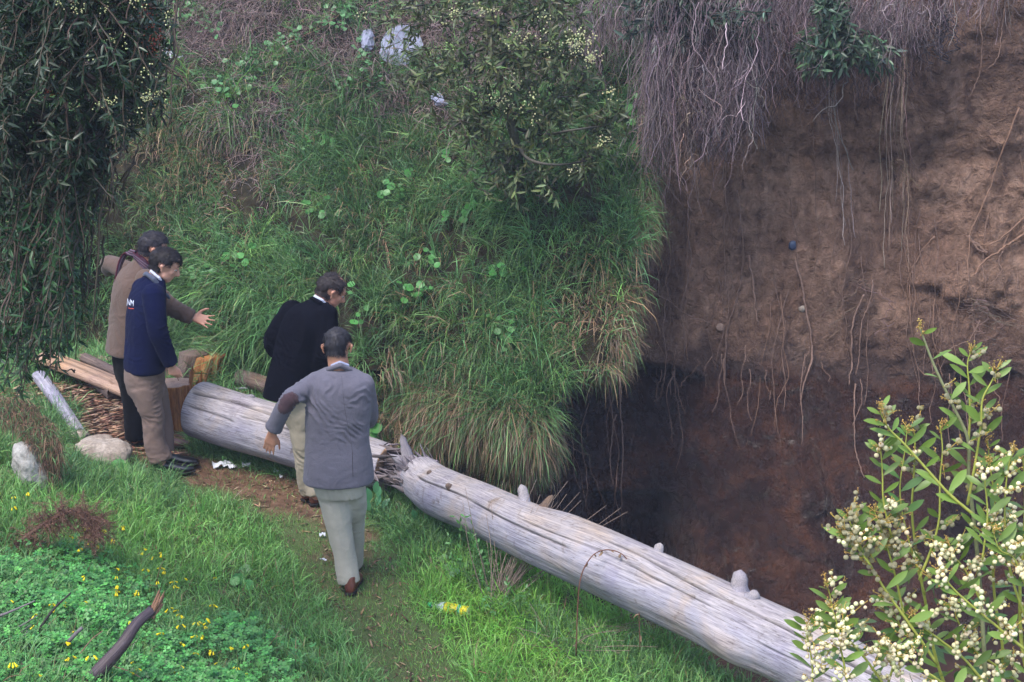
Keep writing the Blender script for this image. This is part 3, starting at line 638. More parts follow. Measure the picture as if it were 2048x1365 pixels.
# branch stubs along the top of the trunk
s_ = nearest_s(1462, LC); stub('branch_stub', s_, 1.35, 0.10, 0.055, 0.04, M_DRIFT, ll, (-0.1, 0.1, 0.5), label='rounded pale branch stub standing up from the trunk')
stub('branch_stub', nearest_s(1490, LC), 1.55, 0.05, 0.045, 0.03, M_DRIFT, ll, (0.5, -0.3, 0.1), 0.9)
stub('branch_stub', nearest_s(1302, LC), 1.3, 0.05, 0.032, 0.026, M_DRIFT, ll, (0, 0, 0.3), 1.0)
stub('branch_stub', nearest_s(1040, LC), 1.2, 0.09, 0.035, 0.03, M_DRIFT, ll, (-0.5, 0.6, 0.5), 0.95)
stub('branch_stub', nearest_s(1068, LC), 1.15, 0.08, 0.035, 0.02, M_BARK, ll, (0.6, 0.3, 0.4))
stub('knot', nearest_s(878, LC), 2.0, 0.012, 0.024, 0.016, M_BARK, ll); stub('knot', nearest_s(930, LC), 2.25, 0.03, 0.024, 0.018, M_BARK, ll, (-0.3, 0, 0.2))
# torn fibres of the broken end
bc = LC[0]; bt = -LT[0]
def ringpts(C, A, B, r, n, lo=0.2, hi=1.0):
    a = rng.uniform(0, 2 * np.pi, n); q = r * np.sqrt(rng.uniform(lo, hi, n)); return C + (A[None] * np.cos(a)[:, None] + B[None] * np.sin(a)[:, None]) * q[:, None]
n = 110; pb = ringpts(bc + LT[0] * 0.05, LA[0], LB[0], 0.155, n, 0.1)
splinters('splintered_end', pb, bt + rng.normal(0, 0.16, (n, 3)) + (pb - bc) * 0.8, rng.uniform(0.07, 0.24, n), rng.uniform(0.006, 0.022, n), M_DRIFT, ll, (0.62, 0.56, 0.52), kind='stuff', label='torn grey fibres at the broken end of the trunk')
sp = PDp(822, 935, 12.0); splinters('splinter', [sp, sp + np.array([0.03, 0, -0.02])], [PDp(806, 880, 12.0) - sp + 0.0, PDp(740, 885, 12.0) - sp], [0.26, 0.20], [0.05, 0.045], M_DRIFT, ll, (1.05, 1, 0.95), 0.5, label='tall pointed pale splinter at the broken end')
# left log, sawn end towards the stump
KW = [(398, 818, 13.0, 0.215), (470, 842, 12.85, 0.215), (560, 868, 12.65, 0.21), (650, 898, 12.45, 0.20), (775, 935, 12.2, 0.165)]
kpts = [PDp(*q[:3]) for q in KW]
kl = empty('fallen_log', kpts[1] - np.array([0, 0, 0.2]), 'grey cracked log with a sawn end and a branch stub, lying behind the men', 'log')
tr2, KC, KR, (KT, KA, KB) = logmesh('trunk', kpts, [q[3] for q in KW], M_DRIFT, 170, 190, 23, 0.014,
    cracks=[(0.0, 0.55, 2.15, 2.0, 0.035, 0.007), (0.0, 0.4, 1.6, 1.45, 0.012, 0.004), (0.02, 0.35, 2.65, 2.75, 0.015, 0.005), (0.35, 0.9, 2.5, 2.3, 0.02, 0.005)],
    bumps=[(0.33, 1.7, 0.02, 0.1, 0.06)], parent=kl, endmat=M_SAWN)
K_ = (KC, KR, KA, KB)
stub('branch_stub', nearest_s(474, KC), 1.75, 0.10, 0.028, 0.022, M_DRIFT, kl, (1.5, -0.2, -0.3), 0.7, arr=K_, label='short dark grey branch stub on top of the log')
n = 100; pb = ringpts(KC[-1] - KT[-1] * 0.06, KA[-1], KB[-1], 0.16, n, 0.1)
splinters('splintered_end', pb, KT[-1] + rng.normal(0, 0.2, (n, 3)) + np.array([0, 0, 0.05]), rng.uniform(0.10, 0.26, n), rng.uniform(0.007, 0.026, n), M_DRIFT, kl, (0.5, 0.43, 0.38), kind='stuff', label='shattered grey brown end of the log')
# stump freshly cut, orange wood
sb = gpt(352, 862); sbz = G(sb[0], sb[1])
st = empty('tree_stump', (sb[0], sb[1], sbz), 'orange split stump with a pale sawn top, behind the man in the navy jacket', 'stump')
def wedge(name, cx, cy, z0, z1, rx, ry, m, parent, mtop=None, seed=0, slant=(0, 0), flute=0.12, S=72, taper=0.94, **kw):
    K = 26; th = np.linspace(0, 2 * np.pi, S, endpoint=False); s = np.linspace(0, 1, K); SS, TH = np.meshgrid(s, th, indexing='ij')
    q = xyz(SS * 0.6, np.cos(TH) * 1.3, np.sin(TH) * 1.3); k = (1 + flute * 2 * fbm(q * np.array([1, 2.2, 2.2]), 3, seed)) * (1.06 - (1.06 - taper) * SS)
    x = cx + np.cos(TH) * rx * k + slant[0] * SS * (z1 - z0); y = cy + np.sin(TH) * ry * k + slant[1] * SS * (z1 - z0); z = z0 + (z1 - z0) * SS + (SS > 0.99) * 0.0
    V = np.stack([x, y, z], -1); idx = np.arange(K * S).reshape(K, S); nx = np.roll(idx, -1, 1)
    Q = np.stack([idx[:-1], nx[:-1], nx[1:], idx[1:]], -1).reshape(-1, 4); c = V[-1].mean(0)
    inn = c + (V[-1] - c) * 0.96 + np.array([0, 0, 0.004]); V2 = np.concatenate([V.reshape(-1, 3), inn, c[None] + [[0, 0, 0.012]]])
    b0 = K * S; Q2 = np.stack([idx[-1], np.roll(idx[-1], -1), b0 + np.roll(np.arange(S), -1), b0 + np.arange(S)], -1); T = np.stack([b0 + np.arange(S), b0 + np.roll(np.arange(S), -1), np.full(S, b0 + S)], -1)
    gr = np.concatenate([np.stack([SS * (z1 - z0), np.cos(TH) * rx, np.sin(TH) * ry], -1).reshape(-1, 3), (inn - c) * [[1, 4, 4]], np.zeros((1, 3))])
    mats = [m, mtop or m]; midx = np.concatenate([np.ones(len(T)), np.zeros(len(Q)), np.ones(len(Q2))])
    o = link(name, newmesh(name, V2, T, np.concatenate([Q, Q2]), np.ones((len(V2), 3)), True, mats, midx)); add_grain(o, gr); under(o, parent); tag(o, **kw); return o
wedge('block', sb[0] - 0.02, sb[1] + 0.12, sbz - 0.05, sbz + 0.36, 0.145, 0.13, M_RED, st, M_SAWN, 5)
n = 26; pb = np.stack([sb[0] + 0.10 + rng.uniform(-0.02, 0.06, n), sb[1] + 0.12 + rng.uniform(-0.1, 0.12, n), sbz + rng.uniform(-0.03, 0.1, n)], -1)
splinters('torn_fibre', pb, np.array([0.18, 0, 1]) + rng.normal(0, 0.12, (n, 3)), rng.uniform(0.22, 0.42, n), rng.uniform(0.015, 0.035, n), M_RED, st, (0.95, 0.9, 0.85), kind='stuff', label='torn reddish fibres on the side of the stump')
# second chunk, lying behind
c2 = gpt(392, 775); ck = empty('log_chunk', (c2[0], c2[1], c2[2]), 'short reddish brown log chunk with a dark sawn face, behind the orange stump', 'log')
wedge('block', c2[0] + 0.05, c2[1] + 0.10, c2[2] - 0.05, c2[2] + 0.25, 0.13, 0.12, M_RED, ck, M_RED, 51, (0.25, 0), 0.22)
wedge('bark_half', c2[0] - 0.10, c2[1] + 0.12, c2[2] - 0.05, c2[2] + 0.27, 0.12, 0.12, M_BARK, ck, M_BARK, 53, (0.25, 0), 0.2)
c3 = gpt(425, 768); rk = empty('small_block', c3, 'small pale grey wood offcut lying at the end of the reddish chunk', 'offcut')
logmesh('trunk', [c3 + [-0.05, 0.05, 0.05], c3 + [0.08, 0.03, 0.05]], [0.05, 0.045], M_DRIFT, 16, 30, 35, 0.05, parent=rk)
# slabs and poles on the left
def simplelog(name, a, b, r0, r1, m, label, seed, endm=None, flat=1.0, cat='log', cracks=()):
    e = empty(name, (np.array(a) + np.array(b)) / 2 - [0, 0, r0], label, cat)
    logmesh('trunk', [a, (np.array(a) + np.array(b)) / 2 + [0, 0, 0.01], b], [r0, (r0 + r1) / 2, r1], m, 70, 40, seed, 0.035, cracks=cracks, parent=e, flat=flat, endmat=endm); return e
def up(p, h): return np.array([p[0], p[1], p[2] + h])
a = gpt(92, 745); b = gpt(262, 812); simplelog('split_slab', up(a, 0.13), up(b, 0.12), 0.105, 0.10, M_SAWN, 'long pale split slab of wood lying in front of the grass bank, the lower of two', 41, None, 0.55, 'timber', [(0, 1, 1.9, 2.0, 0.02, 0.01), (0.1, 0.8, 1.3, 1.3, 0.02, 0.01)])
a = gpt(160, 722); b = gpt(285, 742); simplelog('split_slab', up(a, 0.04), up(b, 0.05), 0.045, 0.055, M_SAWN, 'thin pale strip of split wood lying higher up near the bank', 43, None, 0.5, 'timber')
a = gpt(190, 775); b = gpt(232, 806); simplelog('short_log', up(a, 0.07), up(b, 0.08), 0.06, 0.075, M_BARK, 'short dark grey round log under the pale slab', 44)
a = gpt(170, 752); b = gpt(275, 792); simplelog('bark_pole', up(a, 0.16), up(b, 0.10), 0.045, 0.04, M_BARK, 'dark brown pole lying behind the pale slab', 45)
a = gpt(480, 778); b = gpt(560, 805); simplelog('old_branch', up(a, 0.10), up(b, 0.10), 0.075, 0.07, M_BARK, 'dark weathered branch piece lying behind the grey log', 46)
a = gpt(470, 792); b = gpt(512, 790); simplelog('thin_stick', up(a, 0.06), up(b, 0.05), 0.02, 0.012, M_DRIFT, 'thin pale split stick lying just behind the grey log', 47, None, 0.5, 'stick')
a = gpt(80, 775); b = gpt(160, 875); simplelog('lichen_branch', up(a, 0.10), up(b, 0.03), 0.06, 0.05, M_DRIFT, 'pale grey lichen covered branch half hidden in the grass left of the chips', 48, None, 0.8, 'branch')
# wood chips
def scatter_zone(c, sx, sy, n):
    x = c[0] + rng.normal(0, sx, n); y = c[1] + rng.normal(0, sy, n); return np.stack([x, y, G(x, y)], -1)
SHARD = (np.array([[0, -0.5, 0], [1, -0.3, 0.1], [1.0, 0.35, 0.05], [0.1, 0.5, 0], [0.5, 0, 0.35]]), np.array([[0, 1, 4], [1, 2, 4], [2, 3, 4], [3, 0, 4], [0, 2, 1], [0, 3, 2]]))
def shards(P, lmin, lmax, wr, cols, tilt=0.25, align=None):
    n = len(P); a = rng.uniform(0, 2 * np.pi, n) if align is None else rng.normal(align, 0.5, n)
    X = unit(np.stack([np.cos(a), np.sin(a), rng.normal(0, tilt, n)], -1)); Y = unit(np.cross([0, 0, 1.0], X)); Z = np.cross(X, Y); L = rng.uniform(lmin, lmax, n)[:, None]
    return stamp(SHARD, P + [0, 0, 0.006], X * L, Y * L * wr, Z * L * 0.12, cols)
P = scatter_zone(WCH, 0.42, 0.5, 2600); CH = np.array([[0.30, 0.17, 0.11], [0.20, 0.09, 0.06], [0.40, 0.28, 0.19], [0.12, 0.06, 0.04]])
build('wood_chips', shards(P, 0.03, 0.16, 0.14, vary(CH[rng.integers(0, 4, len(P))], len(P), 0.25), 0.12, 0.2), M_STRAW, kind='stuff', label='reddish wood chips and bark strips covering the soil left of the men', cat='wood chips', smooth=False)
# leaf litter, dead straw and bark bits over the path
x = rng.uniform(-4.2, 1.0, 9000); y = rng.uniform(8.4, 13.8, 9000); k = (pathness(x, y) + 0.35 * rng.random(9000) > 0.1); x, y = x[k], y[k]; P = np.stack([x, y, G(x, y)], -1); P = P[rng.random(len(P)) < 0.75]
build('leaf_litter', shards(P, 0.015, 0.075, 0.22, vary(np.array([[0.22, 0.14, 0.08], [0.10, 0.06, 0.04], [0.32, 0.24, 0.14]])[rng.integers(0, 3, len(P))], len(P), 0.3), 0.3), M_STRAW, kind='stuff', label='dry leaf bits and straw scattered over the trodden path', cat='leaf litter', smooth=False)
# ------------------------------------------------------------------ rocks
def rock(name, c, rad, label, m, seed, cat='rock', sub=5, rot=0.0, sharp=1.0):
    import bmesh
    bm = bmesh.new(); bmesh.ops.create_icosphere(bm, subdivisions=sub, radius=1); V = np.array([v.co[:] for v in bm.verts]); F = np.array([[v.index for v in f.verts] for f in bm.faces]); bm.free()
    d = 1 + 0.30 * fbm(V * 1.1, 2, seed) * sharp + 0.14 * fbm(V * 3.1, 4, seed + 1) + 0.03 * fbm(V * 12, 3, seed + 2)
    V = np.sign(V) * np.abs(V) ** 0.92 * d[:, None]; ca, sa = math.cos(rot), math.sin(rot); V = V * np.array(rad); V = np.stack([V[:, 0] * ca - V[:, 1] * sa, V[:, 0] * sa + V[:, 1] * ca, V[:, 2]], -1)
    o = link(name, newmesh(name, V, F, None, None, True, [m]), None, [float(q) for q in c]); return tag(o, label, cat)
def rockmat(name, a, b, c):
    m, t, o = mat(name); v = geomvec(t); n1 = noise(t, 6, 6, 0.65, v, 0.3); n2 = noise(t, 45, 6, 0.7, v)
    r = ramp(t, n1.outputs[0], [(0.32, a), (0.5, b), (0.66, c)]); g = ramp(t, n2.outputs[0], [(0.3, (0.65,) * 3), (0.7, (1.25,) * 3)])
    pbsdf(t, o, mix(t, 1, r.outputs[0], g.outputs[0], 'MULTIPLY'), 0.9, 0.2, n2.outputs[0], 0.6, 0.012); return m
M_ROCK = rockmat('sandstone', (0.16, 0.12, 0.10), (0.26, 0.215, 0.18), (0.36, 0.31, 0.27)); M_CONC = rockmat('pale_stone', (0.16, 0.135, 0.115), (0.27, 0.26, 0.245), (0.36, 0.355, 0.34))
c = gpt(188, 925); rock('flat_rock', c + [0.02, 0.12, 0.02], (0.21, 0.20, 0.13), 'flat brownish grey rock beside the grass at the left edge of the path', M_ROCK, 3, rot=0.3)
c = gpt(150, 880); rock('small_rock', c + [0, 0.03, 0.0], (0.12, 0.07, 0.06), 'small grey rock behind the flat rock at the chips', M_ROCK, 9, sub=4)
c = gpt(66, 992); bould = rock('pale_boulder', PY(62, 940, c[1] + 0.16), (0.12, 0.15, 0.20), 'pale whitish boulder under a hood of dead grass in the left bank', M_CONC, 6, 'boulder', rot=0.2); bould.rotation_euler = (0, R(-18), 0)
# ------------------------------------------------------------------ litter
M_PAPER = plain('white_paper', (0.5, 0.51, 0.56), 0.6, 0.2, 40, 0.06, 0.2)
def crumple(name, c, pts, w, label, m=M_PAPER, cat='paper scrap', h=0.02):
    """a crumpled strip with folds, following flat points"""
    K = 26; C = resample([np.array([c[0] + q[0], c[1] + q[1], 0]) for q in pts], K); T = unit(np.gradient(C, axis=0)); S = np.stack([-T[:, 1], T[:, 0], 0 * T[:, 0]], -1); J = 9
    f = np.linspace(-1, 1, J); V = C[:, None] + S[:, None] * (f * w * 0.5)[None, :, None] * (1 + 0.35 * fbm(xyz(np.arange(K) * 0.4, 0, c[0] * 9), 2, 5))[:, None, None]
    V[..., 2] = G(V[..., 0], V[..., 1]) + 0.018 + h * np.abs(fbm(xyz(V[..., 0] * 30, V[..., 1] * 30, 1), 3, 8)) * 2.0 + h * 0.5 * (1 - f[None] ** 2)
    V2 = V.copy(); V2[..., 2] -= 0.003; n = K * J; q1 = grid_quads(K, J)
    o = link(name, newmesh(name, np.concatenate([V.reshape(-1, 3), V2.reshape(-1, 3)]), None, np.concatenate([q1, q1[:, ::-1] + n]), None, False, [m])); return tag(o, label, cat)
crumple('crumpled_paper', gpt(450, 938), [(-0.09, -0.02), (0.0, 0.02), (0.03, 0.0), (0.085, -0.06)], 0.05, 'long crumpled strip of white paper on the bare soil right of the navy jacketed man', h=0.03)
crumple('paper_scrap', gpt(492, 938), [(-0.03, 0), (0.0, 0.01), (0.035, 0.01)], 0.04, 'smaller white scrap lying just right of the long paper strip')
crumple('paper_scrap', gpt(553, 949), [(-0.02, 0), (0.02, -0.01)], 0.03, 'small white scrap in the grass left of the khaki trousers')
crumple('paper_scrap', gpt(562, 960), [(-0.01, 0), (0.012, 0)], 0.018, 'tiny white scrap just below the small scrap by the khaki trousers')
crumple('paper_scrap', gpt(645, 1077), [(-0.02, 0), (0.02, 0.005)], 0.026, 'small white scrap on the path, the upper one left of the pale trousers')
crumple('paper_scrap', gpt(647, 1130), [(-0.022, 0.004), (0.022, 0)], 0.024, 'small white scrap on the path, the lower one left of the pale trousers')
# plastic bottle
def lathe(p0, p1, prof, S=20, col=(1, 1, 1)):
    p0 = np.array(p0, float); p1 = np.array(p1, float); d = p1 - p0; f = np.array([q[0] for q in prof]); r = np.array([q[1] for q in prof]); P = p0 + d * f[:, None]
    return tubes(P[None], r[None], S, col)
def bottle():
    a = gpt(856, 1218) + [0, 0, 0.03]; b = gpt(940, 1234) + [0, 0, 0.03]; d = unit(b - a); L = np.linalg.norm(b - a)
    e = empty('plastic_bottle', (a + b) / 2 - [0, 0, 0.04], 'plastic bottle with a yellow label and green cap lying in the grass', 'bottle')
    body, t, o = mat('bottle_plastic'); p = pbsdf(t, o, (0.75, 0.85, 0.85), 0.15, 0.5); p.inputs['Transmission Weight'].default_value = 0.6
    build('body', lathe(a + d * 0.03, b, [(0, 0.013), (0.08, 0.014), (0.25, 0.034), (0.3, 0.036), (0.55, 0.034), (0.6, 0.036), (0.93, 0.036), (0.98, 0.03), (1, 0.01)], 20), body, e)
    build('cap', lathe(a, a + d * 0.028, [(0, 0.012), (0.1, 0.016), (1, 0.016)], 16), plain('green_cap', (0.01, 0.30, 0.12), 0.4, 0.4), e)
    ym = plain('yellow_label', (0.60, 0.50, 0.02), 0.4, 0.4, 50, 0.1)
    build('label', lathe(a + d * L * 0.42, a + d * L * 0.72, [(0, 0.0368), (0.5, 0.0368), (1, 0.0368)], 20), ym, e)
    build('label', lathe(a + d * L * 0.80, a + d * L * 0.96, [(0, 0.0366), (1, 0.0366)], 20), ym, e)
    build('band', lathe(a + d * L * 0.735, a + d * L * 0.785, [(0, 0.0366), (1, 0.0366)], 20), plain('green_band', (0.02, 0.28, 0.12), 0.4, 0.4), e)
bottle()
# ------------------------------------------------------------------ foreground dead wood
def twig(pts, r0, r1, K=24, sides=6, jit=0.06): 
    C = resample(pts, K); return C[None], np.linspace(r0, r1, K)[None]
def gup(u, v, h, dy=0): p = gpt(u, v); return np.array([p[0], p[1] + dy, p[2] + h])
e = empty('broken_branch', gpt(210, 1350), 'thick dark purplish dead branch with a splintered orange tip, leaning over the clover', 'branch')
y1 = gpt(200, 1362)[1] - 0.22
bp = [PY(150, 1390, y1 - 0.02), PY(205, 1335, y1 + 0.05), PY(245, 1290, y1 + 0.12), PY(272, 1250, y1 + 0.2), PY(303, 1222, y1 + 0.28)]
logmesh('limb', bp, [0.036, 0.035, 0.031, 0.027, 0.025], M_DARKB, 90, 40, 61, 0.03, parent=e)
n = 9; tdir = PY(325, 1185, y1 + 0.34) - bp[-1]; pb = bp[-1] - unit(tdir) * 0.02 + rng.normal(0, 0.012, (n, 3))
splinters('splintered_tip', pb, tdir + rng.normal(0, 0.012, (n, 3)), rng.uniform(0.09, 0.14, n), rng.uniform(0.008, 0.015, n), M_SAWN, e, (0.75, 0.62, 0.5), 0.6, label='splintered orange tip')
e = empty('cut_stub', gpt(50, 1380), 'small brown forked stump at the bottom left among the clover', 'stump')
y2 = gpt(50, 1365)[1]; logmesh('limb', [PY(24, 1420, y2), PY(30, 1365, y2), PY(36, 1334, y2)], [0.04, 0.04, 0.026], M_BARK, 30, 40, 63, 0.05, parent=e)
logmesh('limb', [PY(100, 1430, y2), PY(62, 1362, y2), PY(36, 1332, y2)], [0.05, 0.036, 0.022], M_BARK, 30, 40, 64, 0.05, parent=e)
M_TWIG = plain('grey_twig', (0.13, 0.115, 0.125), 0.85, 0.2, 60, 0.3); M_TWIGB = plain('brown_twig', (0.19, 0.12, 0.085), 0.85, 0.2, 60, 0.3); M_TWIGD = plain('dark_twig', (0.03, 0.024, 0.026), 0.7, 0.3, 60, 0.3)
def twigthing(name, px, y, r0, r1, m, label, cat='twig', dy=None):
    dy = dy or [0] * len(px); P, Rr = twig([PY(u, v, y + k) for (u, v), k in zip(px, dy)], r0, r1); o = build(name, tubes(P, Rr, 7, (1, 1, 1), jit=0.06), m); return tag(o, label, cat)
yy = gpt(80, 1290)[1] - 0.12
twigthing('dry_twig', [(25, 1312), (75, 1262), (108, 1218), (142, 1186)], yy, 0.010, 0.004, M_TWIGD, 'long dark bent twig rising over the clover at the left')
twigthing('dry_twig', [(0, 1232), (25, 1222), (70, 1202)], yy, 0.009, 0.003, M_TWIG, 'grey twig at the left edge above the fan of grey twigs')
GT = ['topmost of the fan of thin grey twigs at the left edge', 'second from top of the fan of grey twigs at the left edge', 'third from top of the fan of grey twigs at the left edge', 'lowest of the fan of grey twigs at the left edge']
for i, px in enumerate([[(-20, 1278), (30, 1258), (75, 1232)], [(-20, 1292), (30, 1272), (62, 1250)], [(-20, 1305), (40, 1292), (66, 1290)], [(-20, 1314), (30, 1302), (55, 1262)]]):
    o = twigthing('grey_twig', px, yy - 0.03 * i, 0.008, 0.0025, M_TWIG, GT[i]); o['group'] = 'fan of grey twigs'
twigthing('short_stick', [(108, 1322), (128, 1294), (148, 1272), (164, 1256)], gpt(108, 1322)[1], 0.012, 0.009, M_TWIG, 'short straight grey stick poking out of the clover left of the broken branch', 'stick')
twigthing('dry_stalk', [(60, 1362), (120, 1348), (185, 1332), (230, 1334), (275, 1352), (295, 1372)], gpt(180, 1345)[1] - 0.1, 0.005, 0.002, M_TWIGB, 'thin pale stem arching across the thick broken branch', 'stalk')
twigthing('dry_stalk', [(145, 1332), (165, 1302), (185, 1278), (206, 1262)], gpt(150, 1335)[1] - 0.08, 0.0045, 0.002, M_TWIGB, 'thin pale stem standing left of the thick broken branch', 'stalk')
twigthing('dry_stalk', [(178, 1358), (215, 1335), (240, 1305), (272, 1284)], gpt(200, 1345)[1] - 0.15, 0.004, 0.002, M_TWIGB, 'thin pale stem lying along the thick broken branch', 'stalk')
# ------------------------------------------------------------------ foliage templates
def leaf_tmpl(K=3, w=0.5, fold=0.12, curl=0.0, blunt=0.0):
    """leaf along +x, width in y, midrib fold and curl in z"""
    f = np.linspace(0, 1, K + 2); V = [[0, 0, 0]]; prof = np.sin(np.pi * f ** (0.8 + 0.9 * blunt)) ** (0.8 - 0.2 * blunt)
    for k in range(1, K + 1): V += [[f[k], -w * prof[k] / 2, fold * prof[k] * w - curl * f[k] ** 2], [f[k], 0, -curl * f[k] ** 2], [f[k], w * prof[k] / 2, fold * prof[k] * w - curl * f[k] ** 2]]
    V.append([1, 0, -curl]); T = [[0, 2, 1], [0, 3, 2]]
    for k in range(K - 1):
        a = 1 + 3 * k; T += [[a, a + 1, a + 4], [a, a + 4, a + 3], [a + 1, a + 2, a + 5], [a + 1, a + 5, a + 4]]
    a = 1 + 3 * (K - 1); T += [[a, a + 1, a + 3], [a + 1, a + 2, a + 3]]
    return np.array(V, float), np.array(T)
LEAF_W = leaf_tmpl(3, 0.20, 0.15, 0.12); LEAF_S = leaf_tmpl(2, 0.24, 0.15, 0.08); LEAF_B = leaf_tmpl(4, 0.30, 0.10, 0.10, 0.7)
def disc_tmpl(n=10, cup=0.12, lobes=0.0):
    a = np.arange(n) / n * 2 * np.pi; r = 0.5 * (1 + lobes * np.cos(a * 5)); r[0] *= 0.8
    V = np.vstack([[[0, 0, 0]], np.stack([r * np.cos(a), r * np.sin(a), cup * r + 0.03 * np.sin(a * 3)], -1)])
    return V, np.array([[0, i + 1, (i + 1) % n + 1] for i in range(n)])
DISC = disc_tmpl(11, 0.15, 0.03); DISCL = disc_tmpl(15, 0.2, 0.12)
def frames(D, Nn, L, W=None):
    X = unit(D); Y = unit(np.cross(Nn, X)); Z = np.cross(X, Y); L = np.asarray(L)[:, None]; W = L if W is None else np.asarray(W)[:, None]
    return X * L, Y * W, Z * L
def ico(sub=1):
    import bmesh
    bm = bmesh.new(); bmesh.ops.create_icosphere(bm, subdivisions=sub, radius=1); V = np.array([v.co[:] for v in bm.verts]); F = np.array([[v.index for v in f.verts] for f in bm.faces]); bm.free(); return V, F
ICO = ico(1)
EYE3 = np.eye(3)
def balls(P, r, cols, tm=None):
    r = np.broadcast_to(r, (len(P),))[:, None]; return stamp(tm or ICO, P, EYE3[0] * r, EYE3[1] * r, EYE3[2] * r, cols)
M_BALL = leaf_mat('cream_blossom', None, 0.15, 0.9, 0.1)
# ------------------------------------------------------------------ small plants with countable leaves
def pmat(name, c): return leaf_mat(name, c, 0.25, 0.4, 0.4, 0.25)
M_NAST = pmat('nasturtium_leaf', (0.058, 0.20, 0.045)); M_CREEP = pmat('creeper_leaf', (0.085, 0.20, 0.08)); M_DOCK = pmat('dock_leaf', (0.075, 0.22, 0.10)); M_WEED = pmat('weed_leaf', (0.07, 0.19, 0.05))
def proto_mesh(tm, name, m): return newmesh(name, tm[0], tm[1], None, None, True, [m])
ME_DISC = proto_mesh(DISC, 'round_leaf', M_NAST); ME_DISCL = proto_mesh(DISCL, 'lobed_leaf', M_CREEP); ME_DOCK = proto_mesh(leaf_tmpl(4, 0.5, 0.1, 0.12, 0.2), 'dock_leaf', M_DOCK); ME_WEED = proto_mesh(leaf_tmpl(3, 0.42, 0.1, 0.1), 'weed_leaf', M_WEED)
M_STEMG = plain('green_stem', (0.08, 0.15, 0.05), 0.6, 0.3, 60, 0.2)
def place_leaf(name, me, P, X, Nn, L, parent, w=1.0):
    X = Vector(X).normalized(); Nn = Vector(Nn); Y = Nn.cross(X).normalized(); Z = X.cross(Y)
    o = link(name, me); o.parent = parent
    Mx = Matrix(((X.x * L, Y.x * L * w, Z.x * L, P[0] - parent.location.x), (X.y * L, Y.y * L * w, Z.y * L, P[1] - parent.location.y), (X.z * L, Y.z * L * w, Z.z * L, P[2] - parent.location.z), (0, 0, 0, 1)))
    o.matrix_basis = Mx; return o
def nast(px, label, size=(0.04, 0.078), surf='bank', out=0.14, name='nasturtium', me=None, cat='plant', group=None):
    pts = [hit(u, v, surf) for u, v in px]; c = np.mean(pts, 0); e = empty(name, c, label, cat, group)
    Ps, Rs = [], []
    for p in pts:
        d = unit(CAM - p); q = p + d * out + np.array([0, 0, 0.03]) * rng.random(); L = rng.uniform(*size)
        nr = unit(d * 0.8 + np.array([0, 0, 0.7]) + rng.normal(0, 0.25, 3)); X = np.cross(nr, rng.normal(size=3))
        place_leaf('leaf', me or ME_DISC, q, X, nr, L, e)
        Ps.append(resample([c + (p - c) * 0.5 + [0, 0.03, -0.03], (q + c) / 2 + d * 0.02, q], 6)); Rs.append(np.full(6, 0.0022))
    build('stem', tubes(np.array(Ps), np.array(Rs), 4, (1, 1, 1)), M_STEMG, e); return e
def spread(c, n, sx, sy): return [(c[0] + rng.normal(0, sx), c[1] + rng.normal(0, sy)) for _ in range(n)]
nast([(1272, 197), (1292, 214), (1258, 219), (1262, 233), (1275, 236), (1287, 236), (1265, 251), (1288, 266), (1275, 270), (1270, 299), (1291, 319)], 'nasturtium with round bright leaves climbing at the top edge between grass bank and cliff', (0.05, 0.095))
nast([(369, 548), (382, 545), (373, 556), (388, 557), (364, 570), (380, 570), (397, 580), (414, 533), (426, 543), (352, 552)], 'nasturtium with bright round leaves beside the face of the man in the navy jacket')
nast([(1023, 650), (1022, 661), (1020, 688), (1006, 682), (1012, 690), (995, 667), (976, 636), (998, 638), (1008, 700), (1014, 676)], 'nasturtium with bright round leaves in the middle of the bank above the hollow')
nast([(890, 316), (897, 322), (892, 309), (820, 342), (815, 350)], 'pair of round leaves below the small wattle bush on the bank', (0.05, 0.08))
nast([(722, 645), (708, 652), (733, 618), (716, 632), (703, 575), (700, 590)], 'nasturtium leaves right of the head of the man in the black coat')
nast(spread((838, 585), 9, 22, 14), 'nasturtium leaves in the grass right of the black coat, lower middle of the bank')
nast(spread((650, 430), 10, 26, 16), 'nasturtium leaves half way up the green bank, above the black coat')
nast(spread((470, 515), 8, 18, 12), 'nasturtium leaves in the bank right of the navy jacketed man, above the pointing hand')
nast(spread((925, 425), 9, 28, 18), 'nasturtium leaves under the small wattle bush')
nast(spread((790, 385), 9, 26, 12), 'nasturtium leaves left of and below the small wattle bush', (0.04, 0.08))
nast(spread((1010, 545), 7, 22, 16), 'nasturtium leaves on the right shoulder of the bank')
nast(spread((640, 285), 8, 30, 14), 'small round leaves high on the left part of the bank', (0.04, 0.07))
nast(spread((470, 190), 9, 40, 20), 'small round leaves among dry stems at the upper left of the bank', (0.04, 0.07))
nast(spread((860, 520), 6, 16, 12), 'round leaves in the middle of the green bank', (0.04, 0.07))
nast([(740, 845), (752, 862), (733, 838), (758, 880), (745, 872), (765, 892)], 'big bright yellow green leaves right beside the grey blazer', (0.09, 0.16), out=0.22, name='broad_leaf_plant')
nast([(238, 940), (248, 945)], 'single large round leaf in the grass below the flat rock', (0.09, 0.12), surf='ground', out=0.12, name='round_leaf_plant')
nast([(490, 1148), (478, 1160), (497, 1172), (470, 1165)], 'round scalloped leaves in the grass at the left side of the path', (0.06, 0.09), surf='ground', out=0.10, name='round_leaf_plant')
nast([(460, 1245), (500, 1252), (470, 1258), (512, 1238)], 'large pale green leaves in the grass right of the broken branch', (0.07, 0.11), surf='ground', out=0.12, name='round_leaf_plant')
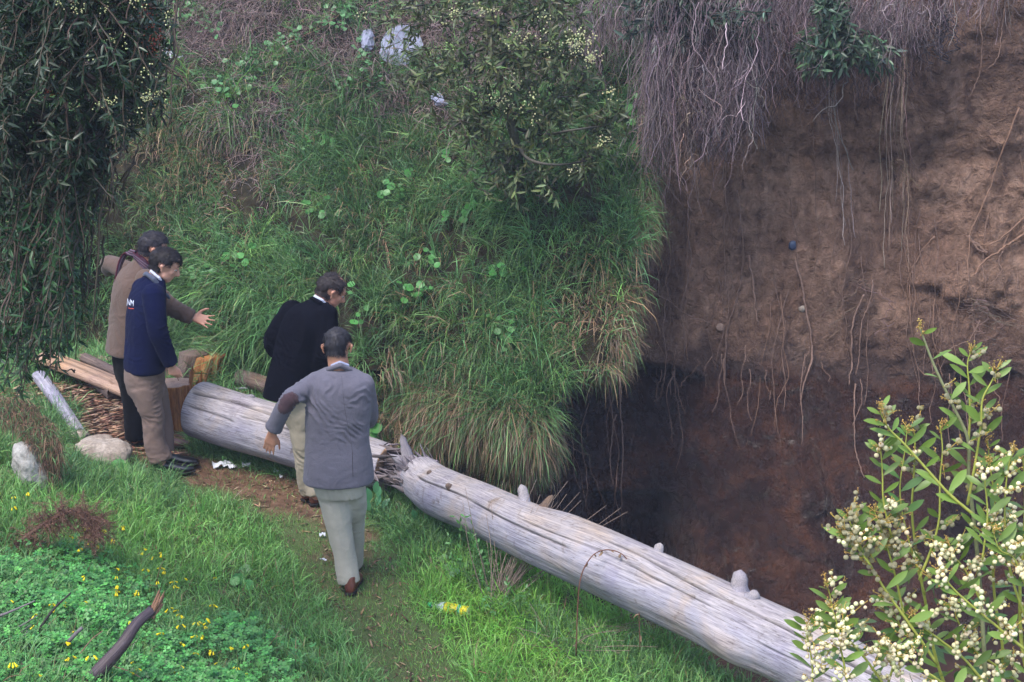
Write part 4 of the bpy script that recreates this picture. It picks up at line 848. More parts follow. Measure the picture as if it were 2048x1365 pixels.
nast([(888, 1120), (905, 1132), (895, 1140), (930, 1140), (910, 1150), (940, 1158), (900, 1155)], 'soft pale leafed plant in the grass above the plastic bottle', (0.05, 0.08), surf='ground', out=0.12, name='round_leaf_plant', me=ME_DISCL)
nast([(965, 1218), (985, 1160), (1015, 1165)], 'three round leaves in the grass right of the plastic bottle', (0.06, 0.09), surf='ground', out=0.12, name='round_leaf_plant')
# creeper running diagonally over the dry brush at the top
def creeper(px, n, spreadpx, label, size):
    C = resample([(u, v, 0) for u, v in px], 60); pts = []; e = None
    vine = np.array([hit(q[0], q[1], 'bank') + unit(CAM - hit(q[0], q[1], 'bank')) * 0.12 for q in C[::4]])
    e = empty('creeper', vine.mean(0), label, 'creeper')
    build('stem', tubes(resample(vine, 60)[None], np.full((1, 60), 0.004), 5, (1, 1, 1)), M_TWIGB, e)
    for _ in range(n):
        q = C[rng.integers(0, 60)]; u, v = q[0] + rng.normal(0, spreadpx), q[1] + rng.normal(0, spreadpx * 0.6); p = hit(u, v, 'bank'); d = unit(CAM - p)
        nr = unit(d * 0.5 + np.array([0, 0, 0.9]) + rng.normal(0, 0.3, 3)); place_leaf('leaf', ME_DISCL, p + d * rng.uniform(0.1, 0.2), np.cross(nr, rng.normal(size=3)), nr, rng.uniform(*size), e)
creeper([(700, 8), (660, 45), (600, 75), (545, 95), (500, 130), (455, 160), (420, 190)], 130, 17, 'leafy creeper running diagonally across the dry brush at the top of the bank', (0.035, 0.065))
creeper([(330, 30), (380, 20), (420, 45), (400, 60)], 36, 22, 'small leafy creeper beside the dark tree at the top left', (0.035, 0.06))
creeper([(700, 60), (720, 110), (745, 150), (700, 175)], 40, 22, 'small leafy creeper left of the white cloth', (0.03, 0.055))
# dock-like plant by the pale trousers and others with stalked leaves
def rosette(name, px, c0, label, me, L, parent_surf='ground', h=0.16, w=1.0):
    c = gpt(*c0); e = empty(name, c, label, 'plant'); Ps = []
    for (u, v) in px:
        q = PY(u, v, c[1] + rng.uniform(-0.06, 0.08)); d = unit(q - c + np.array([0, 0, 0.02])); nr = unit(np.array([0, -0.6, 0.9]) + rng.normal(0, 0.2, 3)); ll_ = rng.uniform(*L)
        place_leaf('leaf', me, q - d * ll_ * 0.5, d + np.array([0, 0, -0.15]), nr, ll_, e, w); Ps.append(resample([c, (c + q) / 2 + [0, 0, 0.01], q - d * ll_ * 0.5], 6))
    build('stem', tubes(np.array(Ps), np.full((len(Ps), 6), 0.0028), 4, (1, 1, 1)), M_STEMG, e); return e
rosette('dock_plant', [(752, 975), (738, 990), (756, 1000), (722, 1030), (748, 1022), (735, 1010), (762, 1034), (770, 1006), (728, 1008), (757, 984)], (745, 1040), 'broad bluish green leafed weed standing right of the pale trousers', ME_DOCK, (0.08, 0.13))
rosette('dock_plant', [(838, 1010), (846, 1018), (830, 1030), (850, 1040), (836, 1048)], (842, 1055), 'broad leafed weed in front of the long trunk, right of the first', ME_DOCK, (0.07, 0.10))
# leafy weed growing against the log, and wiry dead stems
M_STALKP = plain('pale_stalk', (0.22, 0.165, 0.135), 0.85, 0.2, 60, 0.3)
def bushy(name, c0, n, reach, label, me, L, up=0.25, spreadw=0.2, stemm=None, leaves=True, cat='plant', lean=(0, 0)):
    c = gpt(*c0); c[1] -= 0.42; c[2] = float(G(c[0], c[1])); e = empty(name, c, label, cat); Ps = []
    for i in range(n):
        tip = c + np.array([rng.normal(lean[0], spreadw), rng.normal(lean[1], spreadw * 0.6), rng.uniform(0.5, 1.1) * up]); s0 = c + rng.normal(0, 0.06, 3) * [1, 1, 0]
        P = resample([s0, (s0 + tip) / 2 + [0, 0, 0.06 * up] + rng.normal(0, 0.02, 3), tip], 9); Ps.append(P)
        if leaves:
            for k in range(3, 9):
                for s_ in range(2 if k < 8 else 1):
                    D = unit(P[k] - P[k - 1]) * 0.5 + rng.normal(0, 0.55, 3); place_leaf('leaf', me, P[k], D, unit(np.array([0, -0.4, 1]) + rng.normal(0, 0.3, 3)), rng.uniform(*L), e)
    Ps = np.array(Ps); build('stem', tubes(Ps, np.tile(np.linspace(0.0035, 0.0012, 9), (n, 1)), 4, (1, 1, 1)), stemm or M_STEMG, e); return e
bushy('leafy_weed', (965, 1130), 17, 0, 'leafy green weed growing against the middle of the long trunk', ME_WEED, (0.025, 0.05), 0.52, 0.18)
bushy('leafy_weed', (1025, 1168), 8, 0, 'lower leafy weed spilling from under the long trunk', ME_WEED, (0.02, 0.04), 0.26, 0.16)
bushy('wiry_bush', (1000, 1150), 50, 0, 'dead wiry twigs spreading over the long trunk', None, None, 0.72, 0.24, M_STALKP, False, 'dead bush', (0.30, 0.05))
bushy('wiry_bush', (1120, 1225), 30, 0, 'dead thin twigs in the dark gap under the long trunk', None, None, 0.16, 0.30, M_STALKP, False, 'dead bush', (0.25, -0.1))
# arching bramble stem
y0 = 9.12; ap = [PY(1152, 1312, y0), PY(1156, 1205, y0), PY(1163, 1150, y0 + 0.02), PY(1185, 1112, y0 + 0.05), PY(1215, 1100, y0 + 0.06), PY(1248, 1112, y0 + 0.06), PY(1268, 1150, y0 + 0.02), PY(1276, 1190, y0 - 0.02), PY(1278, 1225, y0 - 0.06), PY(1280, 1300, y0 - 0.08)]
e = empty('bramble_stem', ap[0], 'thin reddish arching bramble stem with withered leaves in front of the long trunk', 'bramble')
AP = resample(ap, 50); build('stem', tubes(AP[None], np.linspace(0.004, 0.0025, 50)[None], 6, (1, 1, 1), jit=0.1), plain('bramble_red', (0.12, 0.05, 0.035), 0.7, 0.3), e)
ME_WITH = proto_mesh(leaf_tmpl(3, 0.4, 0.5, 0.5), 'withered_leaf', plain('withered', (0.16, 0.11, 0.07), 0.9, 0.1))
for k in list(range(14, 50, 3)) + [40, 41, 42, 39, 26]: place_leaf('withered_leaf', ME_WITH, AP[k], rng.normal(0, 0.4, 3) + [0, -0.1, -0.7], rng.normal(size=3), rng.uniform(0.02, 0.045), e)
# ------------------------------------------------------------------ clover and yellow flowers
def clover():
    h = leaf_tmpl(1, 0.0, 0); V = np.array([[0, 0, 0], [0.55, -0.42, 0.10], [0.95, -0.30, 0.06], [0.82, 0, -0.02], [0.95, 0.30, 0.06], [0.55, 0.42, 0.10]]); T = np.array([[0, 1, 3], [1, 2, 3], [0, 3, 5], [3, 4, 5]])
    Vs, Ts = [], []
    for k in range(3):
        a = k * 2.094; c, s = math.cos(a), math.sin(a); Rm = np.array([[c, -s, 0], [s, c, 0], [0, 0, 1]]); Vs.append(V @ Rm.T); Ts.append(T + 6 * k)
    return np.concatenate(Vs), np.concatenate(Ts)
CL = clover(); ca_, cb_, cc_ = gpt(90, 1250), gpt(330, 1300), gpt(200, 1160)
x = rng.uniform(-3.6, -0.2, 52000); y = rng.uniform(5.6, 10.4, 52000); P = np.stack([x, y, G(x, y)], -1); k = inframe(P, 60); P = P[k]; u, v, dp = project(P)
edge_ = 1105 + 150 * fbm(P * 1.6, 2, 121) + 0.0 * u; dens = sstep(-20, 90, v - edge_ - 0.30 * np.maximum(0, u - 120) ) * sstep(640, 430, u + 60 * fbm(P * 2, 2, 122))
CLD = lambda P: None
k = rng.random(len(P)) < dens * np.clip(0.75 + 1.2 * fbm(P * 5, 3, 124), 0.1, 1); P = P[k]; n = len(P); hgt = 0.07 + 0.06 * rng.random(n) + 0.06 * fbm(P * 4, 3, 123)
nr = unit(np.array([-0.0, -0.25, 1]) + rng.normal(0, 0.28, (n, 3))); a = rng.normal(size=(n, 3)); X = unit(np.cross(nr, a)); Y = np.cross(nr, X); L = rng.uniform(0.013, 0.027, n)[:, None]
build('clover_patch', stamp(CL, P + np.array([0, 0, 1]) * hgt[:, None], X * L, Y * L, nr * L, vary(np.array([0.068, 0.225, 0.052]), n, 0.32, 0.10)), M_LEAFV, kind='stuff', label='thick bright green clover covering the slope at the lower left', cat='clover', smooth=False)
print('clover', n)
# flowers: stem with two or three nodding yellow trumpets
def flower_proto(seed):
    r = np.random.default_rng(seed); H = r.uniform(0.16, 0.24); st = resample([[0, 0, 0], [r.normal(0, .01), r.normal(0, .01), H * 0.6], [r.normal(0, .02), r.normal(0, .02), H]], 7)
    tip = st[-1]; g = [tubes(st[None], np.full((1, 7), 0.0013), 4, (0.10, 0.16, 0.04))]; pet = []
    for k in range(int(r.integers(2, 5))):
        a = r.uniform(0, 6.28); d = np.array([math.cos(a), math.sin(a), -0.2]); q = tip + d * 0.014 + [0, 0, 0.004]; q2 = q + unit(d + [0, 0, -r.uniform(0.5, 1.4)]) * r.uniform(0.02, 0.03)
        g.append(tubes(resample([tip, q, q + (q2 - q) * 0.1], 4)[None], np.full((1, 4), 0.0009), 3, (0.10, 0.16, 0.04)))
        pet.append(tubes((q + (q2 - q) * np.linspace(0, 1, 5)[:, None])[None], np.array([[0.002, 0.0032, 0.0042, 0.006, 0.0085 if r.random() < 0.35 else 0.005]]), 6, (0.80, 0.66, 0.02)))
    M = leaf_mat_cache[0]; return newmesh('flower_stem', *cat_geo(g), True, [M_GRASS]), newmesh('blossom', *cat_geo(pet), False, [M])
leaf_mat_cache = [leaf_mat('yellow_petal', None, 0.25, 0.5, 0.2)]
FP = [flower_proto(s) for s in range(7)]
fl_px = [(30,1358),(85,1355),(12,1020),(58,985),(10,992),(35,995),(150,1078),(180,1068),(206,1058),(250,1082),(285,1092),(300,1110),(308,1122),(322,1118),(335,1145),(302,1142),(318,1148),(232,1140),(240,1155),(175,1182),(172,1210),(120,1225),(140,1222),(98,1232),(128,1300),(14,1215),(68,1270),(72,1240),(245,1182),(243,1200),(300,1190),(330,1188),(345,1190),(352,1182),(342,1230),(360,1225),(372,1242),(390,1245),(405,1250),(402,1262),(412,1272),(410,1285),(398,1290),(360,1265),(445,1305),(455,1298),(430,1168),(365,1340),(360,1352),(395,1318),(220,1348),(228,1338),(268,1358),(275,1345),(285,1352),(372,1300),(330,1288),(150,1330),(480,1325),(498,1345),(440,1345),(190,1100),(165,1105),(205,1095),(255,1062),(352,1172),(370,1160),(320,1170),(150,1282),(495,1300),(255,1255),(180,1340),(420,1230)]
for i, (u, v) in enumerate(fl_px):
    p = gpt(u, v + 42); s, b = FP[i % 7]; e = empty('yellow_flower', p, 'nodding yellow wood sorrel flower standing above the clover and grass at the lower left', 'flower', 'yellow flowers over the clover')
    e.rotation_euler = (0, 0, rng.uniform(0, 6.28)); e.scale = [rng.uniform(0.65, 0.95)] * 3
    link('stem', s, e); link('blossom', b, e)
# ------------------------------------------------------------------ trees
def spray_tree(root_pts, targets, nleaf, leafL, tm, base, label_crown, parent, twr=(0.006, 0.002), droop=0.25, K=10, hang=0.4, lw=0.5, spr=0.45, origin=None, cam=None, slen=(0.35, 0.7), mt=None):
    """sprays: twigs that start towards the limbs and end at the targets, leaves along both sides"""
    T = np.asarray(targets); n = len(T); O = root_pts[np.argmin(np.linalg.norm(T[:, None] - root_pts[None], axis=-1), 1)]
    d = unit(T - O + rng.normal(0, 0.12, (n, 3))); Ls = np.minimum(np.linalg.norm(T - O, axis=1), rng.uniform(*slen, n)); S = T - d * Ls[:, None]
    f = np.linspace(0, 1, K); P = S[:, None] + (T - S)[:, None] * f[None, :, None] + np.array([0, 0, -1.0]) * (droop * Ls)[:, None, None] * (f ** 2)[None, :, None] + np.cumsum(rng.normal(0, 0.012, (n, K, 3)), 1)
    build('twigs', tubes(P, np.tile(np.linspace(twr[0], twr[1], K), (n, 1)), 4, vary(np.array([0.06, 0.045, 0.035]), n)), M_BARKV, parent, kind='stuff')
    idx = rng.integers(1, K, (n, nleaf)); fr = rng.random((n, nleaf, 1)); i0 = np.take_along_axis(P, (idx - 1)[..., None].repeat(3, -1), 1); i1 = np.take_along_axis(P, idx[..., None].repeat(3, -1), 1); Q = (i0 + (i1 - i0) * fr).reshape(-1, 3)
    tan = unit((i1 - i0).reshape(-1, 3)); m = len(Q); D = unit(tan * 0.7 + rng.normal(0, spr, (m, 3)) + [0, 0, -hang]); Nn = unit(rng.normal(0, 0.7, (m, 3)) + [0, -0.5, 0.8]); L = rng.uniform(*leafL, m)
    ctone = np.repeat(np.exp(rng.normal(0, 0.25, n)), nleaf)[:, None]
    return Q, D, Nn, L, vary(base, m, 0.28, 0.12) * ctone, P
def poly_sample(poly, n):
    poly = np.array(poly, float); out = []
    x0, y0 = poly.min(0); x1, y1 = poly.max(0)
    while len(out) < n:
        u, v = rng.uniform(x0, x1), rng.uniform(y0, y1); c = False; j = len(poly) - 1
        for i in range(len(poly)):
            if (poly[i][1] > v) != (poly[j][1] > v) and u < (poly[j][0] - poly[i][0]) * (v - poly[i][1]) / (poly[j][1] - poly[i][1]) + poly[i][0]: c = not c
            j = i
        if c: out.append((u, v))
    return np.array(out)
# --- dark blackwood at the left; the trunk stands just outside the frame
tx, ty = -3.55, 8.4; tz = float(G(tx, ty)); wt = empty('blackwood_tree', (tx, ty, tz), 'large dark leaved tree hanging in from the left edge with clusters of cream blossom', 'tree')
def limb(pts, r0, r1, K=30): C = resample(pts, K); return C, np.linspace(r0, r1, K)
tpts = [(tx, ty, tz - 0.1), (tx + 0.05, ty, tz + 1.0), (tx - 0.05, ty - 0.1, tz + 2.2), (tx + 0.1, ty - 0.2, tz + 3.6), (tx + 0.1, ty - 0.1, tz + 4.8)]
tc, tr = limb(tpts, 0.14, 0.05, 40); build('trunk', tubes(tc[None], tr[None], 12, (0.07, 0.055, 0.045), jit=0.06), M_BARKV, wt)
LB_ = []
for (i, px, yy) in [(18, [(-120, 420), (20, 520), (90, 600), (110, 640)], 8.9), (20, [(-110, 330), (40, 380), (140, 420)], 8.2), (24, [(-90, 180), (80, 230), (190, 260)], 7.7), (26, [(-60, 60), (60, 90), (200, 170), (290, 215)], 7.9), (30, [(-60, -80), (90, -10), (240, 50), (320, 60)], 7.6), (33, [(-60, -200), (80, -120), (220, -60)], 7.4), (16, [(-100, 560), (0, 640), (60, 690)], 8.6)]:
    C, r_ = limb([tc[i]] + [PY(u, v, yy) for u, v in px], 0.045, 0.010); build('limb', tubes(C[None], r_[None], 7, (0.055, 0.042, 0.038), jit=0.05), M_BARKV, wt); LB_.append(C)
LBp = np.concatenate(LB_)
polyA = [(-60, -60), (330, -60), (345, 20), (318, 70), (330, 120), (322, 150), (340, 190), (325, 232), (285, 240), (262, 272), (215, 300), (200, 340), (232, 392), (195, 425), (205, 452), (150, 480), (175, 520), (150, 560), (205, 600), (150, 640), (182, 676), (120, 720), (60, 740), (-60, 760)]
t2 = poly_sample(polyA, 900); w_ = (t2[:, 1] < 330) | (rng.random(900) < 0.8); t2 = t2[w_]; tt = np.array([PY(u, v, rng.uniform(7.0, 8.7)) for u, v in t2])
Q, D, Nn, L, C, TP = spray_tree(LBp, tt, 40, (0.030, 0.066), LEAF_W, np.array([0.013, 0.030, 0.012]), '', wt, spr=0.7, hang=0.15, droop=0.15)
uq, vq, dq = project(Q); lim = np.interp(vq, [-60, 0, 100, 200, 240, 300, 400, 480, 600, 700, 760], [372, 352, 334, 342, 325, 215, 205, 155, 180, 150, 90]); inn = uq < lim + rng.normal(0, 12, len(uq)); Q, D, Nn, L, C, uq, vq, dq = [a[inn] for a in (Q, D, Nn, L, C, uq, vq, dq)]
low = (vq > 420)[:, None]; C = np.where(low, C * [1.15, 1.5, 1.25], C)
pick = np.zeros(len(Q), bool); vis = (uq > 0) & (vq > 0) & (vq < 720); cand = np.where(vis)[0]; score = dq[cand] - L[cand] * 14 ; pick[cand[np.argsort(score)[:300]]] = True
X_, Y_, Z_ = frames(D, Nn, L); build('crown', stamp(LEAF_W, Q[~pick], X_[~pick], Y_[~pick], Z_[~pick], C[~pick]), M_LEAFV, wt, kind='stuff')
ME_LA = proto_mesh(LEAF_W, 'long_leaf', leaf_mat('blackwood_leaf', (0.015, 0.036, 0.014), 0.2, 0.35, 0.5, 0.4))
for i in np.where(pick)[0]: place_leaf('leaf', ME_LA, Q[i], D[i], Nn[i], L[i], wt)
def clusters(cx, n, per, spread_, r, y, parent, name='blossom', col=(0.62, 0.60, 0.36), asone=False):
    gs = []
    for (u, v, su, sv, k) in cx:
        for _ in range(k):
            c = PY(u + rng.normal(0, su), v + rng.normal(0, sv), y + rng.uniform(-0.15, 0.15)); m = max(3, int(rng.normal(per, 2))); p = c + rng.normal(0, spread_, (m, 3)); g = balls(p, r * rng.uniform(0.7, 1.15, m), vary(np.array(col), m, 0.12, 0.06))
            if asone: gs.append(g)
            else: build(name, g, M_BALL, parent)
    if asone: build(name, cat_geo(gs), M_BALL, parent, kind='stuff')
clusters([(155, 12, 22, 8, 6), (215, 15, 12, 8, 3), (275, 5, 12, 8, 3), (235, 85, 12, 6, 2), (180, 95, 8, 5, 1), (330, 40, 5, 12, 2), (300, 150, 12, 10, 3), (330, 190, 5, 8, 2), (275, 200, 12, 5, 3), (225, 205, 10, 6, 2), (195, 208, 6, 5, 1), (290, 225, 10, 4, 2)], 0, 7, 0.014, 0.0038, 7.15, wt, col=(0.42, 0.42, 0.22))
clusters([(310, 90, 5, 10, 4), (298, 30, 6, 8, 2), (95, 185, 10, 8, 1)], 0, 14, 0.02, 0.004, 7.2, wt, 'red_seeds', (0.10, 0.025, 0.018), True)
# --- small wattle bush on the bank
by = 13.0; b0 = hit(1040, 425, 'bank'); wb = empty('wattle_bush', b0, 'small wattle bush with a thin dark trunk and cream blossom on the green bank', 'bush')
tb = [b0 + [0, 0.05, -0.05], PY(1036, 330, 13.3), PY(1028, 270, 13.15), PY(1015, 215, 13.1), PY(998, 150, 13.05), PY(985, 90, 13.0), PY(975, 40, 13.0), PY(985, -40, 13.0)]
bc_, br_ = limb(tb, 0.045, 0.018, 50); build('trunk', tubes(bc_[None], br_[None], 9, (0.075, 0.075, 0.05), jit=0.05), M_BARKV, wb)
LB2 = [bc_]
for i, px in [(30, [(1000, 130), (1050, 92), (1090, 105)]), (36, [(960, 100), (900, 118), (840, 140)]), (22, [(1040, 230), (1100, 200), (1160, 190)]), (16, [(1080, 270), (1150, 260), (1220, 250)]), (24, [(980, 220), (930, 240), (900, 260)]), (40, [(1020, 40), (1080, 20), (1140, 40)]), (42, [(940, 30), (860, 10), (800, 20)]), (12, [(1060, 320), (1120, 330), (1180, 320)]), (10, [(1010, 330), (980, 350), (950, 360)])]:
    C, r_ = limb([bc_[i]] + [PY(u, v, 13.0 + rng.normal(0, 0.25)) for u, v in px], 0.016, 0.005, 16); build('limb', tubes(C[None], r_[None], 6, (0.06, 0.055, 0.045), jit=0.05), M_BARKV, wb); LB2.append(C)
polyB = [(745, -40), (1170, -40), (1195, 40), (1190, 110), (1215, 170), (1255, 215), (1245, 300), (1215, 350), (1130, 385), (1060, 415), (985, 390), (950, 330), (930, 290), (870, 240), (830, 200), (790, 130), (740, 60)]
t2 = poly_sample(polyB, 470); den = np.clip(1.0 - 0.45 * (t2[:, 0] < 900), 0, 1); t2 = t2[rng.random(len(t2)) < den]; tt = np.array([PY(u, v, rng.uniform(12.6, 13.45)) for u, v in t2])
Q, D, Nn, L, C, _ = spray_tree(np.concatenate(LB2), tt, 20, (0.045, 0.095), LEAF_S, np.array([0.062, 0.084, 0.031]), '', wb, (0.004, 0.0015), 0.1, 8, 0.15, slen=(0.2, 0.45), spr=0.6)
X_, Y_, Z_ = frames(D, Nn, L); build('crown', stamp(LEAF_S, Q, X_, Y_, Z_, C), M_LEAFV, wb, kind='stuff')
clusters([(1080, 95, 40, 10, 7), (1165, 80, 15, 12, 12), (1150, 100, 18, 10, 6), (1020, 170, 12, 8, 3), (1000, 200, 14, 6, 3), (1070, 40, 14, 8, 3), (1205, 275, 8, 6, 5), (1145, 345, 5, 5, 2), (1180, 120, 10, 8, 3), (1060, 205, 40, 14, 8), (870, 30, 60, 16, 5), (940, 10, 20, 10, 4), (1050, 75, 8, 5, 3), (1225, 185, 10, 8, 2)], 0, 8, 0.026, 0.0075, 12.7, wb, col=(0.40, 0.40, 0.22))
# --- foliage over the top of the cliff
def overhang(name, poly, n, y, label, base, lf=(0.06, 0.12), nl=20):
    pts = poly_sample(poly, n); tt = np.array([PY(u, v, y + rng.normal(0, 0.2)) for u, v in pts]); c = tt.mean(0); top = c + [0, 0.7, 0.9]; e = empty(name, top, label, 'shrub')
    C, r_ = limb([top, (c + top) / 2 + [0, -0.1, 0.1], c], 0.03, 0.01, 14); build('branch', tubes(C[None], r_[None], 6, (0.06, 0.05, 0.045)), M_BARKV, e)
    Q, D, Nn, L, CC, _ = spray_tree(C, tt, nl, lf, LEAF_S, base, '', e, (0.004, 0.0015), 0.15, 8, 0.2, slen=(0.2, 0.5), spr=0.6)
    X_, Y_, Z_ = frames(D, Nn, L); build('crown', stamp(LEAF_S, Q, X_, Y_, Z_, CC), M_LEAFV, e, kind='stuff'); return e
overhang('cliff_shrub', [(1235, -40), (1560, -40), (1555, 60), (1480, 90), (1440, 60), (1330, 110), (1250, 80)], 150, 14.1, 'dark shrub hanging over the top of the cliff beside the grass bank', np.array([0.030, 0.048, 0.034]))
overhang('cliff_shrub', [(1555, 85), (1590, 100), (1610, 60), (1625, -20), (1690, -30), (1700, 60), (1730, 75), (1760, 60), (1800, 85), (1790, 130), (1750, 140), (1725, 120), (1700, 150), (1660, 160), (1630, 130), (1600, 135)], 105, 14.05, 'green leafy shrub among hanging roots near the top middle of the cliff', np.array([0.040, 0.070, 0.040]))
# ------------------------------------------------------------------ dry brush on the top of the bank
def brush(n, K=8):
    z = rng.uniform(1.7, 3.8, n * 9); x = rng.uniform(-4.2, 1.25, n * 9); k = (x < Xe(z)) & (rng.random(len(x)) < np.clip(bank_brush(x, z), 0, 1)); x, z = x[k][:n], z[k][:n]; P = np.stack([x, Yb(x, z), z], -1); m = len(P)
    D = unit(np.array([0.1, -0.55, -0.1]) + rng.normal(0, 0.7, (m, 3))); L = rng.uniform(0.2, 0.6, m); S = [P - D * 0.03]; d = D
    for k in range(K - 1): d = unit(d + rng.normal(0, 0.28, (m, 3)) + [0, -0.02, -0.16]); S.append(S[-1] + d * (L / K)[:, None])
    return tubes(np.stack(S, 1), np.tile(np.linspace(0.0032, 0.0014, K), (m, 1)) * rng.uniform(0.6, 1.4, (m, 1)), 3, vary(np.array([0.17, 0.125, 0.12]), m, 0.35, 0.06), cap=False)
build('dry_brush', brush(14000), M_BARKV, kind='stuff', label='tangled dead grey brown stems covering the top of the bank', cat='brush')
# ------------------------------------------------------------------ hanging roots
ROOTC = np.array([0.155, 0.10, 0.088])
M_ROOT = plain('root_bark', (0.15, 0.095, 0.075), 0.85, 0.2, 60, 0.35); M_ROOTP = plain('pale_root', (0.17, 0.10, 0.07), 0.8, 0.2, 50, 0.25)
def wall_pt(u, v, out):
    p = hit(u, v, 'cliff'); return p + unit(CAM - p) * out
def rootthing(px, w, label, m=M_ROOT, out=0.06, K=40, group=None, name='hanging_root'):
    P = [wall_pt(u, v, out) for u, v in px]; C = resample(P, K) + np.cumsum(rng.normal(0, 0.0036, (K, 3)), 0); r = np.linspace(w * 0.0017, w * 0.0009, K) * (1 + 0.25 * vnoise(xyz(np.arange(K) * 0.35, w, 0), 3))
    o = build(name, tubes(C[None], r[None], 7, (1, 1, 1), jit=0.08), m); return tag(o, label, 'root', group)
RT = [([(1590, 520), (1605, 580), (1615, 640), (1622, 700), (1610, 750), (1600, 785), (1597, 815)], 7, 'thick root ending over the dark clay in the middle of the cliff', M_ROOT),
 ([(1728, 590), (1705, 635), (1694, 690), (1693, 740), (1688, 770)], 6, 'thick dark root just left of the flowering shrub tip, bending down', M_ROOT),
 ([(1745, 560), (1738, 610), (1724, 650), (1716, 700), (1708, 760)], 4, 'slender root right beside the thick dark root', M_ROOT),
 ([(1712, 770), (1711, 850), (1716, 910), (1728, 945), (1734, 955)], 4, 'thin pale root hanging in front of the dark wet clay', M_ROOT),
 ([(2038, 215), (2012, 290), (1988, 350), (1972, 400), (1945, 455), (1936, 500), (1935, 560), (1928, 610)], 5, 'long root curving down along the right side of the cliff', M_ROOTP),
 ([(2060, 462), (2025, 485), (1995, 508), (1970, 535), (1956, 560)], 8, 'thick pale orange root reaching in from the right edge', M_ROOTP),
 ([(2060, 425), (2015, 468), (1985, 488), (1955, 495), (1936, 470)], 5, 'root above the thick pale orange root at the right edge', M_ROOTP),
 ([(1936, 470), (1960, 490), (1972, 505), (1958, 500), (1940, 480)], 8, 'knot of broken dark root at the right side of the cliff', M_ROOT),
 ([(1318, 590), (1345, 605), (1372, 622), (1425, 645)], 4, 'short root slanting to the right, low on the left side of the cliff', M_ROOT),
 ([(1240, 740), (1238, 830), (1240, 900), (1238, 980), (1240, 1060)], 5, 'long straight root hanging from the earth lump down to the trunk', M_ROOT),
 ([(1233, 830), (1222, 870), (1215, 930), (1226, 990), (1234, 1035)], 4, 'curved root hanging left of the long straight one', M_ROOT),
 ([(1172, 850), (1180, 920), (1196, 970), (1212, 1010), (1213, 1060)], 3, 'thin root hanging over the dark clay near the bank', M_ROOT),
 ([(1110, 860), (1130, 880), (1160, 895), (1185, 905)], 3, 'thin root slanting from under the grass hem', M_ROOT),
 ([(1375, 390), (1378, 460), (1385, 520), (1374, 580), (1366, 620), (1376, 680), (1378, 760)], 4, 'long dark root on the left part of the cliff', M_ROOT),
 ([(1475, 380), (1482, 440), (1490, 500), (1487, 560), (1480, 600), (1465, 650), (1455, 710), (1452, 770)], 4, 'long wavy root between the root tangle and the dark clay', M_ROOT),
 ([(1498, 510), (1505, 560), (1512, 610), (1521, 640)], 7, 'short dark crack like root in the middle of the pale earth', M_ROOT),
 ([(1870, 470), (1840, 500), (1822, 540), (1820, 590), (1818, 605)], 4, 'pale curved root right of the centre of the cliff', M_ROOTP),
 ([(1705, 120), (1712, 180), (1716, 240)], 7, 'thick dark root stub near the top, right of the leafy shrub', M_ROOT),
 ([(1958, -20), (1955, 60), (1958, 130), (1945, 170), (1932, 195)], 5, 'root hanging at the top right of the cliff', M_ROOT),
 ([(2010, -20), (2008, 60), (1998, 120), (1968, 150)], 3, 'thin root hanging at the top right corner', M_ROOT),
 ([(1960, 640), (1940, 680), (1905, 700), (1880, 740)], 3, 'thin root slanting down left behind the top of the flowering shrub', M_ROOT),
 ([(1330, 600), (1326, 660), (1332, 720), (1328, 780), (1310, 800)], 3, 'thin root hanging down left of the thick middle root, near the bank', M_ROOT),
 ([(1870, 600), (1868, 680), (1876, 730), (1885, 760)], 3, 'thin forked root above the dark clay behind the flowering shrub', M_ROOTP),
 ([(1820, 570), (1822, 640), (1830, 720), (1850, 750), (1872, 745), (1880, 700)], 3, 'thin hooked root hanging over the edge of the pale earth', M_ROOTP)]
for px, w, lab, m in RT: rootthing(px, w, lab, m)
for i in range(52):
    u = rng.uniform(1285, 2040); v = rng.uniform(260, 600); Ln = rng.uniform(90, 330); px = [(u, v)]
    for k in range(5): px.append((px[-1][0] + rng.normal(0, 9), px[-1][1] + Ln / 5))
    rootthing(px, rng.uniform(1.5, 2.8), 'thin root hanging down the bare earth of the cliff', M_ROOT if rng.random() < 0.8 else M_ROOTP, rng.uniform(0.02, 0.07), 26, 'thin roots hanging on the cliff', 'thin_root')
for i in range(26):
    u = rng.uniform(1300, 2040); v = rng.uniform(690, 760); Ln = rng.uniform(40, 200) * (0.4 + rng.random()); px = [(u, v)]
    for k in range(4): px.append((px[-1][0] + rng.normal(0, 6), px[-1][1] + Ln / 4))
    rootthing(px, rng.uniform(1.6, 2.8), 'thin root hanging from the lip of the earth over the dark clay', M_ROOT, rng.uniform(0.1, 0.16), 22, 'thin roots over the dark clay', 'thin_root')
for i in range(9):
    u = rng.uniform(1100, 1240); v = rng.uniform(780, 840); Ln = rng.uniform(100, 260); px = [(u, v)]
    for k in range(4): px.append((px[-1][0] + rng.normal(2, 9), px[-1][1] + Ln / 4))
    rootthing(px, rng.uniform(1.6, 2.8), 'thin root hanging from the grass hem into the dark pit', M_ROOT, 0.9, 22, 'thin roots under the grass hem', 'thin_root')
def strands(starts, length, K, curl, out0, out1, rad, col, sag=(0, 0, -1.0), seedv=0):
    m = len(starts); S = [starts]; d = unit(np.array(sag) + rng.normal(0, curl * 0.8, (m, 3)))
    for k in range(K - 1):
        d = unit(d * 0.8 + rng.normal(0, curl, (m, 3)) + np.array(sag) * 0.32); S.append(S[-1] + d * (length / K)[:, None])
    return tubes(np.stack(S, 1), np.tile(np.linspace(1, 0.55, K), (m, 1)) * rad[:, None], 3, col, cap=False)
